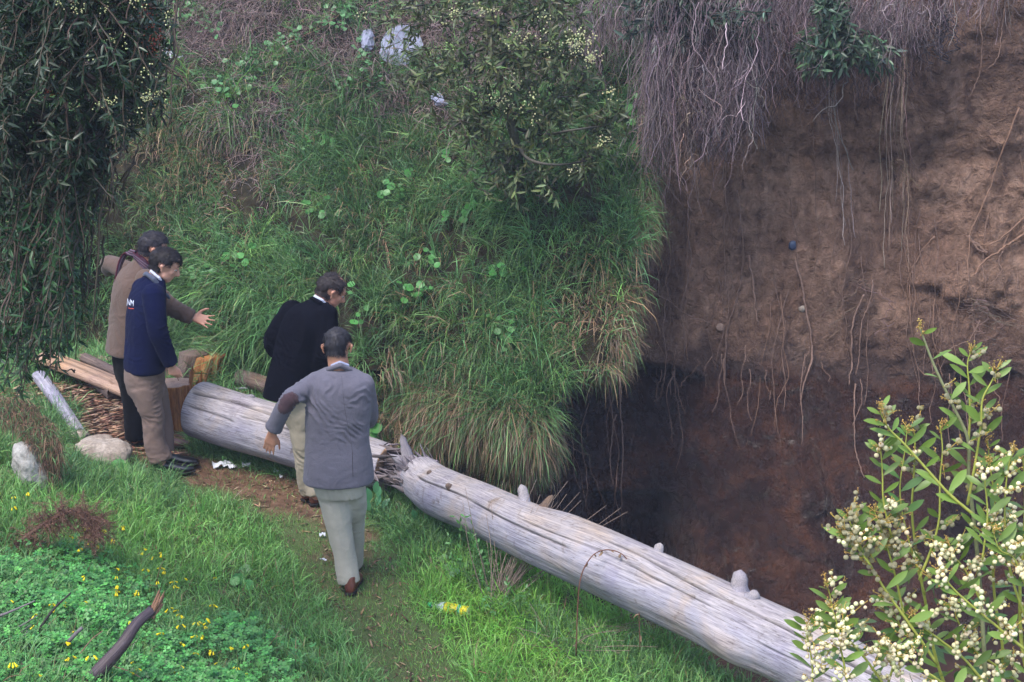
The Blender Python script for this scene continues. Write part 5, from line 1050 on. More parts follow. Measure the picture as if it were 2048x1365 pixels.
def root_mass(poly, n, lens, y, yj, curl, rad=(0.0016, 0.0045), c=(0.15, 0.115, 0.125), K=13):
    p = poly_sample(poly, n); st = np.array([PY(u, v, y + rng.normal(0, yj)) for u, v in p]); L = rng.uniform(*lens, n) * rng.uniform(0.5, 1.2, n)
    return strands(st, L, K, curl, 0, 0, rng.uniform(*rad, n) * rng.choice([0.6, 1, 1.5], n, p=[.5, .38, .12]), vary(np.array(c), n, 0.38, 0.06))
gs = [root_mass([(1330, -60), (1900, -60), (1880, 60), (1800, 140), (1600, 170), (1500, 190), (1350, 120)], 1300, (0.2, 0.7), 14.75, 0.15, 0.36, c=(0.06, 0.045, 0.05)), root_mass([(1480, -60), (1830, -60), (1820, 60), (1760, 130), (1560, 150), (1490, 120)], 520, (0.2, 0.75), 14.2, 0.2, 0.40), root_mass([(1270, 150), (1400, 200), (1380, 330), (1290, 330)], 380, (0.15, 0.45), 13.85, 0.12, 0.45, c=(0.17, 0.12, 0.10)),  # first, rearmost mass coloured dark as shade behind the tangle
      root_mass([(1290, -60), (1560, -60), (1545, 60), (1500, 170), (1430, 210), (1340, 200), (1290, 170)], 1500, (0.35, 1.0), 14.05, 0.18, 0.30),
      root_mass([(1285, 60), (1345, 60), (1345, 220), (1290, 230)], 240, (0.5, 1.2), 13.8, 0.12, 0.24),
      root_mass([(1380, 120), (1520, 120), (1500, 240), (1400, 260)], 520, (0.25, 0.6), 13.9, 0.12, 0.42),
      root_mass([(1090, -60), (1300, -60), (1290, 60), (1180, 90), (1110, 40)], 520, (0.25, 0.7), 14.6, 0.2, 0.32),
      root_mass([(1560, -60), (2060, -60), (2060, -10), (1850, 0), (1800, 60), (1560, 40)], 620, (0.2, 0.6), 14.5, 0.2, 0.3),
      root_mass([(1640, 0), (1860, 0), (1850, 50), (1650, 60)], 240, (0.2, 0.5), 14.3, 0.1, 0.45)]
g = cat_geo([q for q in gs]); build('root_tangle', g, M_BARKV, kind='stuff', label='dense tangle of grey brown roots hanging over the upper left of the cliff', cat='roots')
def bundle(px, n, sp, label, col, r=0.003, out=0.35):
    C = np.array([wall_pt(u, v, out) for u, v in px]); K = 30; B0 = resample(C, K); gs = []
    off = rng.normal(0, sp, (n, 1, 3)) * np.array([1, 0.6, 0]) + np.cumsum(rng.normal(0, sp * 0.75, (n, K, 3)), 1) * [1, 0.5, 0.2]; end = rng.uniform(0.35, 1.0, n)
    P = np.stack([resample(B0[:max(4, int(K * e_))] + off[i][:max(4, int(K * e_))], K) for i, e_ in enumerate(end)])
    o = build('root_bundle', tubes(P, np.full((n, K), r) * rng.uniform(0.5, 1.4, (n, 1)), 4, vary(np.array(col), n, 0.25)), M_BARKV); return tag(o, label, 'roots')
bundle([(1625, -20), (1640, 60), (1655, 115), (1665, 180), (1672, 250), (1685, 320), (1690, 400), (1698, 480), (1705, 560)], 12, 0.020, 'pale bundle of roots hanging in front of the leafy shrub on the cliff', (0.25, 0.20, 0.18))
bundle([(1778, -20), (1782, 80), (1780, 180), (1774, 260), (1776, 340), (1774, 440), (1772, 540), (1766, 620)], 8, 0.011, 'left of two long thin root bundles hanging right of the leafy shrub', (0.26, 0.19, 0.16))
bundle([(1803, -20), (1806, 80), (1802, 180), (1798, 260), (1806, 330), (1808, 400), (1806, 480), (1812, 560)], 9, 0.011, 'right of two long thin root bundles, with a frayed pale end', (0.28, 0.20, 0.15))
bundle([(1795, 320), (1806, 345), (1810, 375), (1808, 400)], 22, 0.018, 'frayed pale tuft at the end of the right root bundle', (0.20, 0.13, 0.09), 0.002, 0.36)
bundle([(1880, 20), (1885, 60), (1880, 100), (1885, 130)], 26, 0.04, 'dark ragged tuft hanging at the top right of the cliff', (0.05, 0.04, 0.045), 0.005)
bundle([(1710, 560), (1735, 600), (1700, 650), (1690, 700)], 12, 0.05, 'loose bundle of roots on the pale earth above the dark clay', (0.18, 0.12, 0.10), 0.0028, 0.05)
bundle([(1950, 600), (1975, 640), (1985, 690), (1970, 730)], 30, 0.07, 'hairy mat of roots at the broken earth edge behind the shrub', (0.17, 0.12, 0.10), 0.002, 0.06)
# earth lump sticking out under the grass, small things on the cliff
pl = hit(1150, 745, 'bank'); o = rock('earth_lump', PY(1178, 752, 13.25), (0.24, 0.10, 0.055), 'long lump of brown earth sticking out of the bank over the pit', plain('dry_clod', (0.24, 0.155, 0.105), 0.95, 0.1, 50, 0.35, 0.8, 0.02), 15, 'earth lump', rot=-0.15); o.rotation_euler = (0, R(10), 0)
M_CLOD = plain('clod_earth', (0.20, 0.14, 0.115), 0.95, 0.1, 50, 0.3)
p = wall_pt(1585, 490, 0.03); rock('blue_scrap', p, (0.035, 0.02, 0.045), 'small dark blue scrap of plastic stuck in the cliff', plain('blue_plastic', (0.03, 0.045, 0.09), 0.4, 0.5), 25, 'plastic scrap', 3)
p = wall_pt(1605, 618, 0.03); rock('grey_stone', p, (0.035, 0.02, 0.03), 'small grey stone stuck in the cliff beside the thick root', M_ROCK, 27, 'stone', 3)
for i, (u, v) in enumerate([(1440, 655)]):
    o = rock('earth_clod', wall_pt(u, v, 0.02), (0.04, 0.02, 0.035), ['pale clod low on the left part of the cliff', 'dark clod beneath the root tangle', 'pale clod just above the dark clay near the shrub', 'whitish clod under the leafy part of the tangle'][i], M_CLOD, 30 + i, 'clod', 3)
# white cloth and pale litter near the top of the bank
def cloth(u0, v0, w, h, label, seed):
    U, Vv = np.meshgrid(np.linspace(-1, 1, 44), np.linspace(-1, 1, 44), indexing='ij'); base = hit(u0, v0, 'bank'); r = np.sqrt(U ** 2 + Vv ** 2)
    x = base[0] + U * w; z = base[2] + Vv * h; y = Yb(x, z) - 0.10 - 0.12 * np.clip(1 - r ** 2, 0, 1) + 0.05 * fbm(xyz(U * 2.2, 0, Vv * 1.2), 3, seed) + 0.02 * np.abs(fbm(xyz(U * 6, 0, Vv * 2), 3, seed + 2))
    V = np.stack([x + 0.04 * fbm(xyz(Vv * 3, 0, 0), 2, seed), y, z], -1).reshape(-1, 3); q = grid_quads(44, 44); k = (r.reshape(-1)[q].mean(1) < 0.92 + 0.12 * fbm(xyz(V[q].mean(1)[:, 0] * 9, 0, V[q].mean(1)[:, 2] * 9), 2, seed)); q = q[k]; n = len(V); V2 = V + [0, 0.006, 0]
    o = link('white_cloth', newmesh('white_cloth', np.concatenate([V, V2]), None, np.concatenate([q, q[:, ::-1] + n]), None, True, [plain('faded_cloth', (0.19, 0.20, 0.27), 0.8, 0.2, 20, 0.1)])); tag(o, label, 'cloth')
cloth(800, 88, 0.20, 0.17, 'crumpled bluish white cloth caught in the brush at the top of the bank', 3)
cloth(735, 78, 0.07, 0.10, 'small whitish cloth scrap left of the larger cloth', 7)
cloth(880, 195, 0.07, 0.05, 'faint pale scrap under the small wattle bush', 9)
p = hit(340, 100, 'bank') - [0, 0.15, 0]; e = empty('pale_root', p, 'pale bare forked wood in the brush beside the dark tree', 'branch')
for q in ([(0, 0, 0), (0.05, -0.02, 0.0), (0.11, -0.02, -0.05), (0.15, 0, -0.04)], [(0.03, 0, 0), (0.04, -0.03, -0.05), (0.06, -0.02, -0.09)], [(-0.03, 0, -0.05), (0.0, -0.02, 0.0), (0.0, 0, 0.05)]): build('fork', tubes(resample(p + np.array(q), 12)[None], np.linspace(0.012, 0.006, 12)[None], 7, (1, 1, 1), jit=0.1), M_PALEW if 'M_PALEW' in globals() else M_PAPER, e)
# hood of dead grass on the boulder, dead conifer branch
bc0 = gpt(58, 985)
m = 4200; hp = poly_sample([(-10, 790), (60, 800), (110, 850), (128, 910), (118, 975), (92, 960), (70, 925), (45, 870), (20, 850), (-10, 850)], m)
O = np.array([PY(u, v, bc0[1] + 0.05 + 0.10 * rng.random() + 0.25 * sstep(900, 800, v)) for u, v in hp]); gz_ = G(O[:, 0], O[:, 1]); O[:, 2] = np.maximum(O[:, 2], gz_)
D = np.stack([rng.normal(0.1, 0.5, m), rng.normal(-0.5, 0.3, m), rng.normal(-0.1, 0.5, m)], -1)
dn = rng.random(m)[:, None] < 0.75
build('dead_grass_hood', blades(O, D, rng.uniform(0.04, 0.13, m), rng.uniform(0.002, 0.005, m), rng.uniform(0.6, 2.0, m), np.where(dn, vary(np.array([0.13, 0.08, 0.052]), m, 0.45), vary(GREEN, m, 0.3)), 3), M_STRAW, kind='stuff', label='hood of dead brown grass draped over the pale boulder', cat='dead grass')
cy = gpt(60, 1120)[1] + 0.10; cb = [PY(-15, 1122, cy), PY(20, 1095, cy), PY(60, 1068, cy), (PY(100, 1040, cy + 0.03)), PY(135, 1022, cy + 0.05), PY(165, 1026, cy + 0.05), PY(188, 1046, cy + 0.04), PY(192, 1070, cy + 0.02)]
e = empty('dead_conifer_branch', cb[1], 'dead brown conifer branch with shrivelled needles arching in from the left edge', 'branch'); CB = resample(cb, 40); build('stem', tubes(CB[None], np.linspace(0.014, 0.004, 40)[None], 7, (1, 1, 1), jit=0.06), M_TWIGB, e)
St, Dv = [], []
for i in range(230): k = rng.integers(8, 40); St.append(CB[k]); Dv.append(unit(rng.normal(0, 1, 3) * [1, 0.6, 0.8] + [0.1, 0, 0.1]))
St, Dv = np.array(St), np.array(Dv); K = 7; S = [St]; d = Dv
for k in range(K - 1): d = unit(d + rng.normal(0, 0.3, d.shape) + [0, 0, -0.12]); S.append(S[-1] + d * rng.uniform(0.014, 0.036, (230, 1)))
S = np.stack(S, 1); build('side_twigs', tubes(S, np.full((230, K), 0.0018), 4, vary(np.array([0.15, 0.085, 0.06]), 230, 0.2)), M_BARKV, e, kind='stuff')
NQ = S.reshape(-1, 3).repeat(9, 0) + rng.normal(0, 0.006, (230 * K * 9, 3)); nd = rng.normal(0, 1, NQ.shape) + [0, 0, -0.3]
build('needles', blades(NQ, nd, rng.uniform(0.012, 0.03, len(NQ)), np.full(len(NQ), 0.0022), np.full(len(NQ), 0.3), vary(np.array([0.19, 0.10, 0.07]), len(NQ), 0.35), 2), M_STRAW, e, kind='stuff')
# tall dry clump left edge (brownish grass over the bank at far left)
# ------------------------------------------------------------------ flowering shrub in the foreground
SH = empty('wattle_shrub', (1.35, 3.6, float(G(1.35, 3.6))), 'foreground wattle shrub with green leaves and many cream ball blossoms at the lower right', 'shrub')
M_SHL = leaf_mat('wattle_leaf', (0.125, 0.20, 0.04), 0.22, 0.4, 0.4, 0.3); ME_SHL = [proto_mesh(leaf_tmpl(5, w_, 0.10, c_, 0.55), 'wattle_leaf', M_SHL) for w_, c_ in ((0.27, 0.1), (0.31, 0.05), (0.24, 0.16))]
mb, tb_, ob = mat('cream_ball'); nz = noise(tb_, 3.0, 3, 0.6, objvec(tb_, (4, 4, 4))); oi = N(tb_, 'ShaderNodeObjectInfo'); rc = ramp(tb_, oi.outputs['Random'], [(0, (0.52, 0.45, 0.20)), (0.4, (0.60, 0.55, 0.33)), (1, (0.70, 0.66, 0.46))]); pbsdf(tb_, ob, rc.outputs[0], 0.95, 0.1, nz.outputs[0], 0.8, 0.3)
def fuzzy_ball():
    V, F = ico(3); r = 1 + 0.07 * np.sign(fbm(V * 6, 1, 3)) * np.abs(fbm(V * 6, 1, 3)) ** 0.5; return V * r[:, None], F
ME_BALL = proto_mesh(fuzzy_ball(), 'cream_ball', mb); V8, F8 = ico(2)
M_STEMY = plain('yellow_green_stem', (0.28, 0.30, 0.06), 0.5, 0.35, 80, 0.15); M_STEMW = plain('grey_green_stem', (0.20, 0.21, 0.11), 0.6, 0.3, 80, 0.15); M_BUD = leaf_mat('orange_bud', None, 0.1, 0.6, 0.3)
SY = 3.45
def sp(px, dy): return resample([PY(u, v, SY + dy) for u, v in px], 40)
root0 = np.array([1.35, 3.6, float(G(1.35, 3.6))])
main = [ # px path from base to tip, depth offset, r0, mat, density of blossom
 ([(1975, 1420), (1962, 1200), (1950, 1060), (1938, 960), (1936, 880), (1905, 810), (1872, 740), (1852, 690), (1840, 655)], 0.05, 0.0055, 0, 0.25),
 ([(1936, 900), (1940, 830), (1938, 770), (1935, 730), (1942, 700)], 0.06, 0.0030, 1, 0.3),
 ([(1935, 1010), (1950, 930), (1962, 850), (1965, 800), (1985, 760), (1995, 735)], 0.02, 0.0034, 1, 0.45),
 ([(1900, 1400), (1870, 1310), (1850, 1200), (1832, 1100), (1824, 1020), (1828, 950), (1830, 880), (1826, 850)], 0.10, 0.0042, 1, 0.55),
 ([(1960, 1040), (1900, 990), (1850, 935), (1810, 890), (1780, 860), (1765, 835), (1760, 815)], -0.03, 0.0036, 1, 0.35),
 ([(1838, 1160), (1862, 1100), (1878, 1040), (1880, 960), (1885, 900), (1880, 850)], 0.04, 0.0032, 1, 0.5),
 ([(1875, 1330), (1820, 1250), (1770, 1180), (1735, 1120), (1715, 1080), (1700, 1045), (1697, 1030)], -0.02, 0.0036, 1, 0.9),
 ([(1810, 1240), (1790, 1150), (1770, 1080), (1755, 1040), (1748, 1020)], 0.02, 0.003, 1, 0.95),
 ([(1740, 1130), (1710, 1090), (1700, 1078), (1680, 1068)], -0.06, 0.0025, 1, 1.0),
 ([(1800, 1420), (1740, 1330), (1690, 1270), (1668, 1230), (1660, 1190), (1650, 1165)], 0.05, 0.0034, 1, 0.9),
 ([(1700, 1420), (1690, 1340), (1680, 1290), (1672, 1240), (1662, 1215)], -0.05, 0.0030, 1, 1.0),
 ([(1625, 1420), (1625, 1340), (1618, 1290), (1612, 1260), (1618, 1240)], 0.0, 0.0026, 1, 0.8),
 ([(1760, 1420), (1790, 1320), (1800, 1260), (1785, 1220), (1760, 1190)], 0.08, 0.0030, 1, 1.0),
 ([(2070, 1400), (2045, 1300), (2040, 1180), (2048, 1080), (2050, 980), (2045, 900)], 0.0, 0.005, 1, 0.6),
 ([(2000, 1420), (2005, 1300), (1990, 1200), (1985, 1100), (1988, 1000), (1980, 930), (1975, 880)], 0.1, 0.0042, 1, 0.6),
 ([(2060, 1260), (2025, 1160), (2012, 1080), (2010, 1000), (2018, 930), (2030, 900)], -0.04, 0.0034, 1, 0.6),
 ([(2050, 1300), (1990, 1250), (1930, 1200), (1900, 1170), (1880, 1140)], -0.08, 0.0034, 1, 0.9),
 ([(1980, 1380), (1930, 1320), (1880, 1280), (1840, 1250), (1820, 1230)], 0.0, 0.0034, 1, 1.0),
 ([(2060, 1380), (1990, 1330), (1950, 1300), (1915, 1240), (1905, 1200)], 0.06, 0.0034, 1, 1.0),
 ([(1940, 1420), (1890, 1370), (1830, 1330), (1790, 1300), (1760, 1290)], -0.06, 0.0034, 1, 1.0),
 ([(1960, 1200), (1930, 1140), (1905, 1110), (1898, 1090)], 0.02, 0.0026, 1, 0.8),
 ([(1950, 1080), (1990, 1050), (2020, 1060), (2055, 1090)], 0.03, 0.0026, 1, 0.7),
 ([(1965, 1120), (1975, 1030), (1970, 960), (1978, 925)], -0.05, 0.0026, 1, 0.6),
 ([(2060, 1200), (2030, 1120), (2000, 1100), (1985, 1060)], -0.1, 0.0026, 1, 0.9),
 ([(1790, 1100), (1768, 1010), (1765, 950), (1762, 905), (1760, 895)], 0.02, 0.0026, 1, 0.55),
 ([(1850, 1190), (1812, 1060), (1800, 980), (1810, 900), (1815, 850)], 0.08, 0.0026, 1, 0.4)]
bl_spots = []; leaf_spots = []; buds = []
trunks = []
for mi, (px, dy, r0, mk, bd) in enumerate(main):
    C = sp(px, dy); build('stem', tubes(C[None], np.linspace(r0, r0 * 0.35, 40)[None], 7, (1, 1, 1), jit=0.05), M_STEMW if mk == 0 else M_STEMY, SH)
    if px[0][1] >= 1380 : trunks.append(C[0])
    side = 1
    for k in range(4, 40, 3):
        side = -side; t_ = unit(C[min(k + 1, 39)] - C[k - 1]); rt = np.array([side * 1.0, rng.normal(0, 0.35), 0.15 + 0.25 * rng.random()])
        d_ = unit(rt + t_ * (0.35 + 0.5 * rng.random())); leaf_spots.append((C[k], d_, unit(np.array([0.2 * rng.normal(), -0.75, 0.65]) + rng.normal(0, 0.35, 3)), rng.uniform(0.040, 0.068) * (0.75 if k > 32 else 1), px[0]))
    # blossom racemes along the stem
    nb_ = int(12 * bd)
    for j in range(nb_):
        k = int(rng.uniform(3, 36)); q = C[k] + rng.normal(0, 0.010, 3) + np.array([0, -0.01, 0]); m = int(rng.integers(2, 7)) if bd < 0.7 else int(rng.integers(4, 10))
        dd = unit(np.array([rng.normal(0, 1), rng.normal(0, 0.4), 0.7])); ln = 0.012 + 0.004 * m
        for b_ in range(m): f_ = (b_ + 0.5) / m; bl_spots.append(q + dd * ln * f_ * 1.3 + rng.normal(0, 0.005, 3))
        buds.append((q, dd, ln * 1.5))
    for b_ in range(4): buds.append((C[39 - b_ % 6], unit(rng.normal(0, 0.6, 3) + [0, 0, 1.0]), 0.02))
for i, c in enumerate(trunks):
    C = resample([root0 + [0.05 * math.cos(i), 0.05 * math.sin(i), 0], root0 * 0.5 + c * 0.5 + [0.05 * math.sin(i * 2), 0.05, 0.1], c], 30); build('stem', tubes(C[None], np.linspace(0.011, 0.005, 30)[None], 7, (1, 1, 1), jit=0.05), M_STEMW, SH)
# leaves: 300 of them parts
extra = []
for _ in range(150):
    u, v = rng.uniform(1640, 2060), rng.uniform(930, 1385)
    if v < 1390 - (u - 1600) * 0.95 + 40 * rng.normal(): continue
    p = PY(u, v, SY + rng.uniform(-0.02, 0.3)); extra.append((p, unit(rng.normal(0, 1, 3) * [1, 0.5, 0.6]), unit(np.array([0, -0.6, 0.7]) + rng.normal(0, 0.4, 3)), rng.uniform(0.04, 0.07), None))
alll = leaf_spots + extra; print('shrub leaves', len(alll), 'balls', len(bl_spots))
rng.shuffle(alll) if False else None
for i, (p, d, nn_, L_, _) in enumerate(alll):
    if i < 300: place_leaf('leaf', ME_SHL[i % 3], p, d, nn_, L_, SH)
rest = alll[300:]
if rest:
    Q = np.array([r[0] for r in rest]); D = np.array([r[1] for r in rest]); Nn = np.array([r[2] for r in rest]); L = np.array([r[3] for r in rest]); X_, Y_, Z_ = frames(D, Nn, L)
    build('leaves', stamp(leaf_tmpl(5, 0.27, 0.1, 0.1, 0.55), Q, X_, Y_, Z_, vary(np.array([0.085, 0.155, 0.045]), len(Q), 0.2)), M_LEAFV, SH, kind='stuff')
B = np.array(bl_spots); ub, vb, db = project(B); ok = (ub > 1560) & (ub < 2055) & (vb < 1372); B = np.concatenate([B[ok], B[~ok]]); nb3 = 300
for i in range(min(nb3, len(B))):
    o = link('blossom', ME_BALL, SH); r_ = rng.uniform(0.0042, 0.0062); o.location = B[i] - np.array(SH.location); o.scale = (r_, r_, r_); o.rotation_euler = rng.uniform(0, 6, 3)
if len(B) > nb3: build('blossoms', balls(B[nb3:], rng.uniform(0.0042, 0.0062, len(B) - nb3), vary(np.array([0.60, 0.55, 0.34]), len(B) - nb3, 0.1, 0.05), (V8, F8)), M_BALL, SH, kind='stuff')
P = np.array([resample([b[0], b[0] + b[1] * b[2] * 0.5, b[0] + b[1] * b[2]], 4) for b in buds]); bb = P[:, 1:].reshape(-1, 3).repeat(3, 0) + rng.normal(0, 0.0035, (len(P) * 9, 3))
build('flower_stalks', cat_geo([tubes(P, np.full((len(P), 4), 0.0008), 4, vary(np.array([0.38, 0.27, 0.05]), len(P))), balls(bb, rng.uniform(0.0012, 0.0022, len(bb)), vary(np.array([0.30, 0.20, 0.06]), len(bb), 0.3))]), M_BUD, SH, kind='stuff')
# ------------------------------------------------------------------ people
def nrm(v): v = np.asarray(v, float); return v / max(np.linalg.norm(v), 1e-9)
def cap_geo(p0, p1, r0, r1, sides=18, flat=None, fl=1.0):
    """tapered capsule; flat = axis along which the section is squeezed by fl"""
    p0, p1 = np.asarray(p0, float), np.asarray(p1, float); d = p1 - p0; L = np.linalg.norm(d); d = nrm(d) if L > 1e-6 else np.array([0, 0, 1.0])
    a = nrm(np.cross(d, [0.3, 0.2, 0.93] if abs(d[2]) < 0.9 else [1, 0, 0])); b = np.cross(d, a); th = np.arange(sides) / sides * 2 * np.pi
    st = [(-math.cos(t) * r0, math.sin(t) * r0, 0) for t in np.linspace(0.25, np.pi / 2, 4)] + [(L + math.sin(t) * r1, math.cos(t) * r1, 1) for t in np.linspace(0, np.pi / 2 - 0.25, 4)]
    V = []
    for s, r, _ in st: V.append(p0 + d * s + (a * np.cos(th)[:, None] + b * np.sin(th)[:, None]) * r)
    V = np.concatenate(V); V = np.concatenate([V, [p0 - d * r0, p1 + d * r1]])
    if flat is not None:
        f = nrm(flat); f = nrm(f - d * (f @ d)); c = V - p0; t_ = c @ f; V = V - f * (t_ * (1 - fl))[:, None]
    n = len(st); idx = np.arange(n * sides).reshape(n, sides); nx = np.roll(idx, -1, 1); Q = np.stack([idx[:-1], nx[:-1], nx[1:], idx[1:]], -1).reshape(-1, 4)
    T = [[n * sides, nx[0, i], idx[0, i]] for i in range(sides)] + [[n * sides + 1, idx[-1, i], nx[-1, i]] for i in range(sides)]
    return V, np.array(T), Q, None
def ell_geo(c, rad, M=None):
    V, F = ico(3); V = V * np.array(rad); V = V @ (np.eye(3) if M is None else np.asarray(M)).T + np.asarray(c); return V, F, None, None
def loft_geo(rings, S=40, e=2.3):
    """rings: (centre, halfwidth, halfdepth, wideaxis, depthaxis)"""
    th = np.arange(S) / S * 2 * np.pi; cx, sx = np.cos(th), np.sin(th); cx = np.sign(cx) * np.abs(cx) ** (2 / e); sx = np.sign(sx) * np.abs(sx) ** (2 / e); V = []
    arr = [np.array([r[0] for r in rings], float), np.array([[r[1], r[2]] for r in rings], float), np.array([r[3] for r in rings], float), np.array([r[4] for r in rings], float)]
    K = 36; c, hw, wx, dx = [resample(a, K) if a.shape[1] == 3 else resample(np.c_[a, np.zeros(len(a))], K)[:, :2] for a in arr]
    for k in range(K): V.append(c[k] + wx[k] * (hw[k, 0] * cx)[:, None] + dx[k] * (hw[k, 1] * sx)[:, None])
    V = np.concatenate(V + [c[:1], c[-1:]]); idx = np.arange(K * S).reshape(K, S); nx = np.roll(idx, -1, 1); Q = np.stack([idx[:-1], nx[:-1], nx[1:], idx[1:]], -1).reshape(-1, 4)
    T = [[K * S, nx[0, i], idx[0, i]] for i in range(S)] + [[K * S + 1, idx[-1, i], nx[-1, i]] for i in range(S)]
    return V, np.array(T), Q, None
def fuse(name, parts, m, parent, voxel=0.011, it=6, disp=None, cols=None):
    V, T, Q, _ = cat_geo(parts); me = newmesh(name + '_raw', V, T, Q, None, True); o = link(name + '_raw', me)
    rm = o.modifiers.new('r', 'REMESH'); rm.mode = 'VOXEL'; rm.voxel_size = voxel; rm.adaptivity = 0.0
    sm = o.modifiers.new('s', 'SMOOTH'); sm.iterations = it; sm.factor = 0.5
    dg = bpy.context.evaluated_depsgraph_get(); ev = o.evaluated_get(dg); me2 = bpy.data.meshes.new_from_object(ev); bpy.data.objects.remove(o)
    n = len(me2.vertices); co = np.empty(n * 3, np.float32); me2.vertices.foreach_get('co', co); co = co.reshape(-1, 3).astype(float); nr = np.empty(n * 3, np.float32); me2.vertices.foreach_get('normal', nr); nr = nr.reshape(-1, 3)
    if disp is not None: co = co + nr * disp(co)[:, None]; me2.vertices.foreach_set('co', co.astype(np.float32).ravel())
    me2.polygons.foreach_set('use_smooth', np.ones(len(me2.polygons), bool)); me2.materials.clear(); me2.materials.append(m); me2.name = name; me2.update()
    o = link(name, me2); under(o, parent); return o
def folds(amp=0.006, seed=0, k=(9, 9, 16), spots=(), dirv=None):
    def f(p):
        d = amp * 1.7 * fbm(p * np.array([5, 5, 5]), 2, seed) + amp * 0.9 * (1 - 2.2 * np.abs(fbm(p * np.array(k) + 3 * fbm(p * 3, 2, seed + 1)[:, None], 2, seed + 2)))
        for c, r, a, ax in spots:
            ax = nrm(ax); q = (p - c); g = np.exp(-(np.linalg.norm(q, axis=1) / r) ** 2); t = q @ ax
            ph = t * 95 / (r / 0.1) ** 0.5 + 9 * fbm(p * 5.5, 3, seed + 5); d = d + a * 1.5 * g * (1 - 2 * np.abs(np.sin(ph)) ** 0.7) * np.clip(0.5 + 1.8 * fbm(p * 9 + 4, 2, seed + 6), 0, 1.2)
        return d
    return f
def getco(o):
    n = len(o.data.vertices); co = np.empty(n * 3, np.float32); o.data.vertices.foreach_get('co', co); nr = np.empty(n * 3, np.float32); o.data.vertices.foreach_get('normal', nr); return co.reshape(-1, 3).astype(float), nr.reshape(-1, 3).astype(float)
def patch(name, src, pred, off, m, parent, nz=None, edge=-0.003, **kw):
    """a second skin over part of a surface"""
    co, nr = getco(src); F = np.array([list(p.vertices) for p in src.data.polygons if len(p.vertices) == 4]); ok = pred(co, nr); fk = ok[F].all(1); F = F[fk]
    if len(F) == 0: print('EMPTY PATCH', name); return None
    cnt = np.bincount(F.ravel(), minlength=len(co)); tot = np.bincount(np.array([v for p in src.data.polygons for v in p.vertices]), minlength=len(co)); border = cnt < tot
    V = co + nr * off
    if nz is not None: V = V + nr * nz(co)[:, None]
    V[border] = co[border] + nr[border] * (edge if edge < 0 else off * edge)
    used = np.unique(F); mp = -np.ones(len(co), int); mp[used] = np.arange(len(used)); o = link(name, newmesh(name, V[used], None, mp[F], None, True, [m])); under(o, parent)
    if kw: tag(o, **kw)
    return o
def headparts(c, f, up_, s=1.0, neck=None, nr=0.055):
    """f face direction, up_ crown direction. Returns geometry and a local transform"""
    f = nrm(f); up_ = nrm(up_ - f * (up_ @ f)); l = np.cross(up_, f); M = np.stack([f, l, up_], 1) * s; W = lambda x, y, z: c + M @ np.array([x, y, z]); Mr = M / s
    g = [ell_geo(W(-0.012, 0, 0.028), (0.098 * s, 0.077 * s, 0.090 * s), Mr), ell_geo(W(0.030, 0, -0.040), (0.060 * s, 0.056 * s, 0.072 * s), Mr), ell_geo(W(0.050, 0, -0.085), (0.032 * s, 0.034 * s, 0.026 * s), Mr),
         ell_geo(W(0.018, 0.0, -0.062), (0.055 * s, 0.060 * s, 0.040 * s), Mr), cap_geo(W(0.076, -0.026, 0.030), W(0.076, 0.026, 0.030), 0.016 * s, 0.016 * s), cap_geo(W(0.086, 0, 0.018), W(0.108, 0, -0.026), 0.008 * s, 0.0145 * s),
         cap_geo(W(0.078, 0, -0.034), W(0.100, 0, -0.032), 0.018 * s, 0.011 * s), cap_geo(W(0.078, -0.016, -0.052), W(0.078, 0.016, -0.052), 0.011 * s, 0.011 * s), cap_geo(W(0.076, -0.014, -0.064), W(0.076, 0.014, -0.064), 0.010 * s, 0.010 * s)]
    for y in (-1, 1):
        g += [ell_geo(W(0.050, 0.036 * y, -0.018), (0.03 * s, 0.024 * s, 0.028 * s), Mr), cap_geo(W(-0.008, 0.082 * y, 0.022), W(-0.024, 0.095 * y, 0.010), 0.014 * s, 0.012 * s, flat=Mr[:, 1], fl=0.55), cap_geo(W(-0.024, 0.095 * y, 0.010), W(-0.008, 0.084 * y, -0.030), 0.013 * s, 0.009 * s, flat=Mr[:, 1], fl=0.6)]
    if neck is not None: g += [cap_geo(W(-0.028, 0, -0.03), neck, nr * s, nr * 1.08), cap_geo(W(0.0, 0, -0.06), neck + f * 0.01, nr * 0.8 * s, nr)]
    inv = np.linalg.inv(M); return g, (lambda p: (p - c) @ inv.T), W, Mr
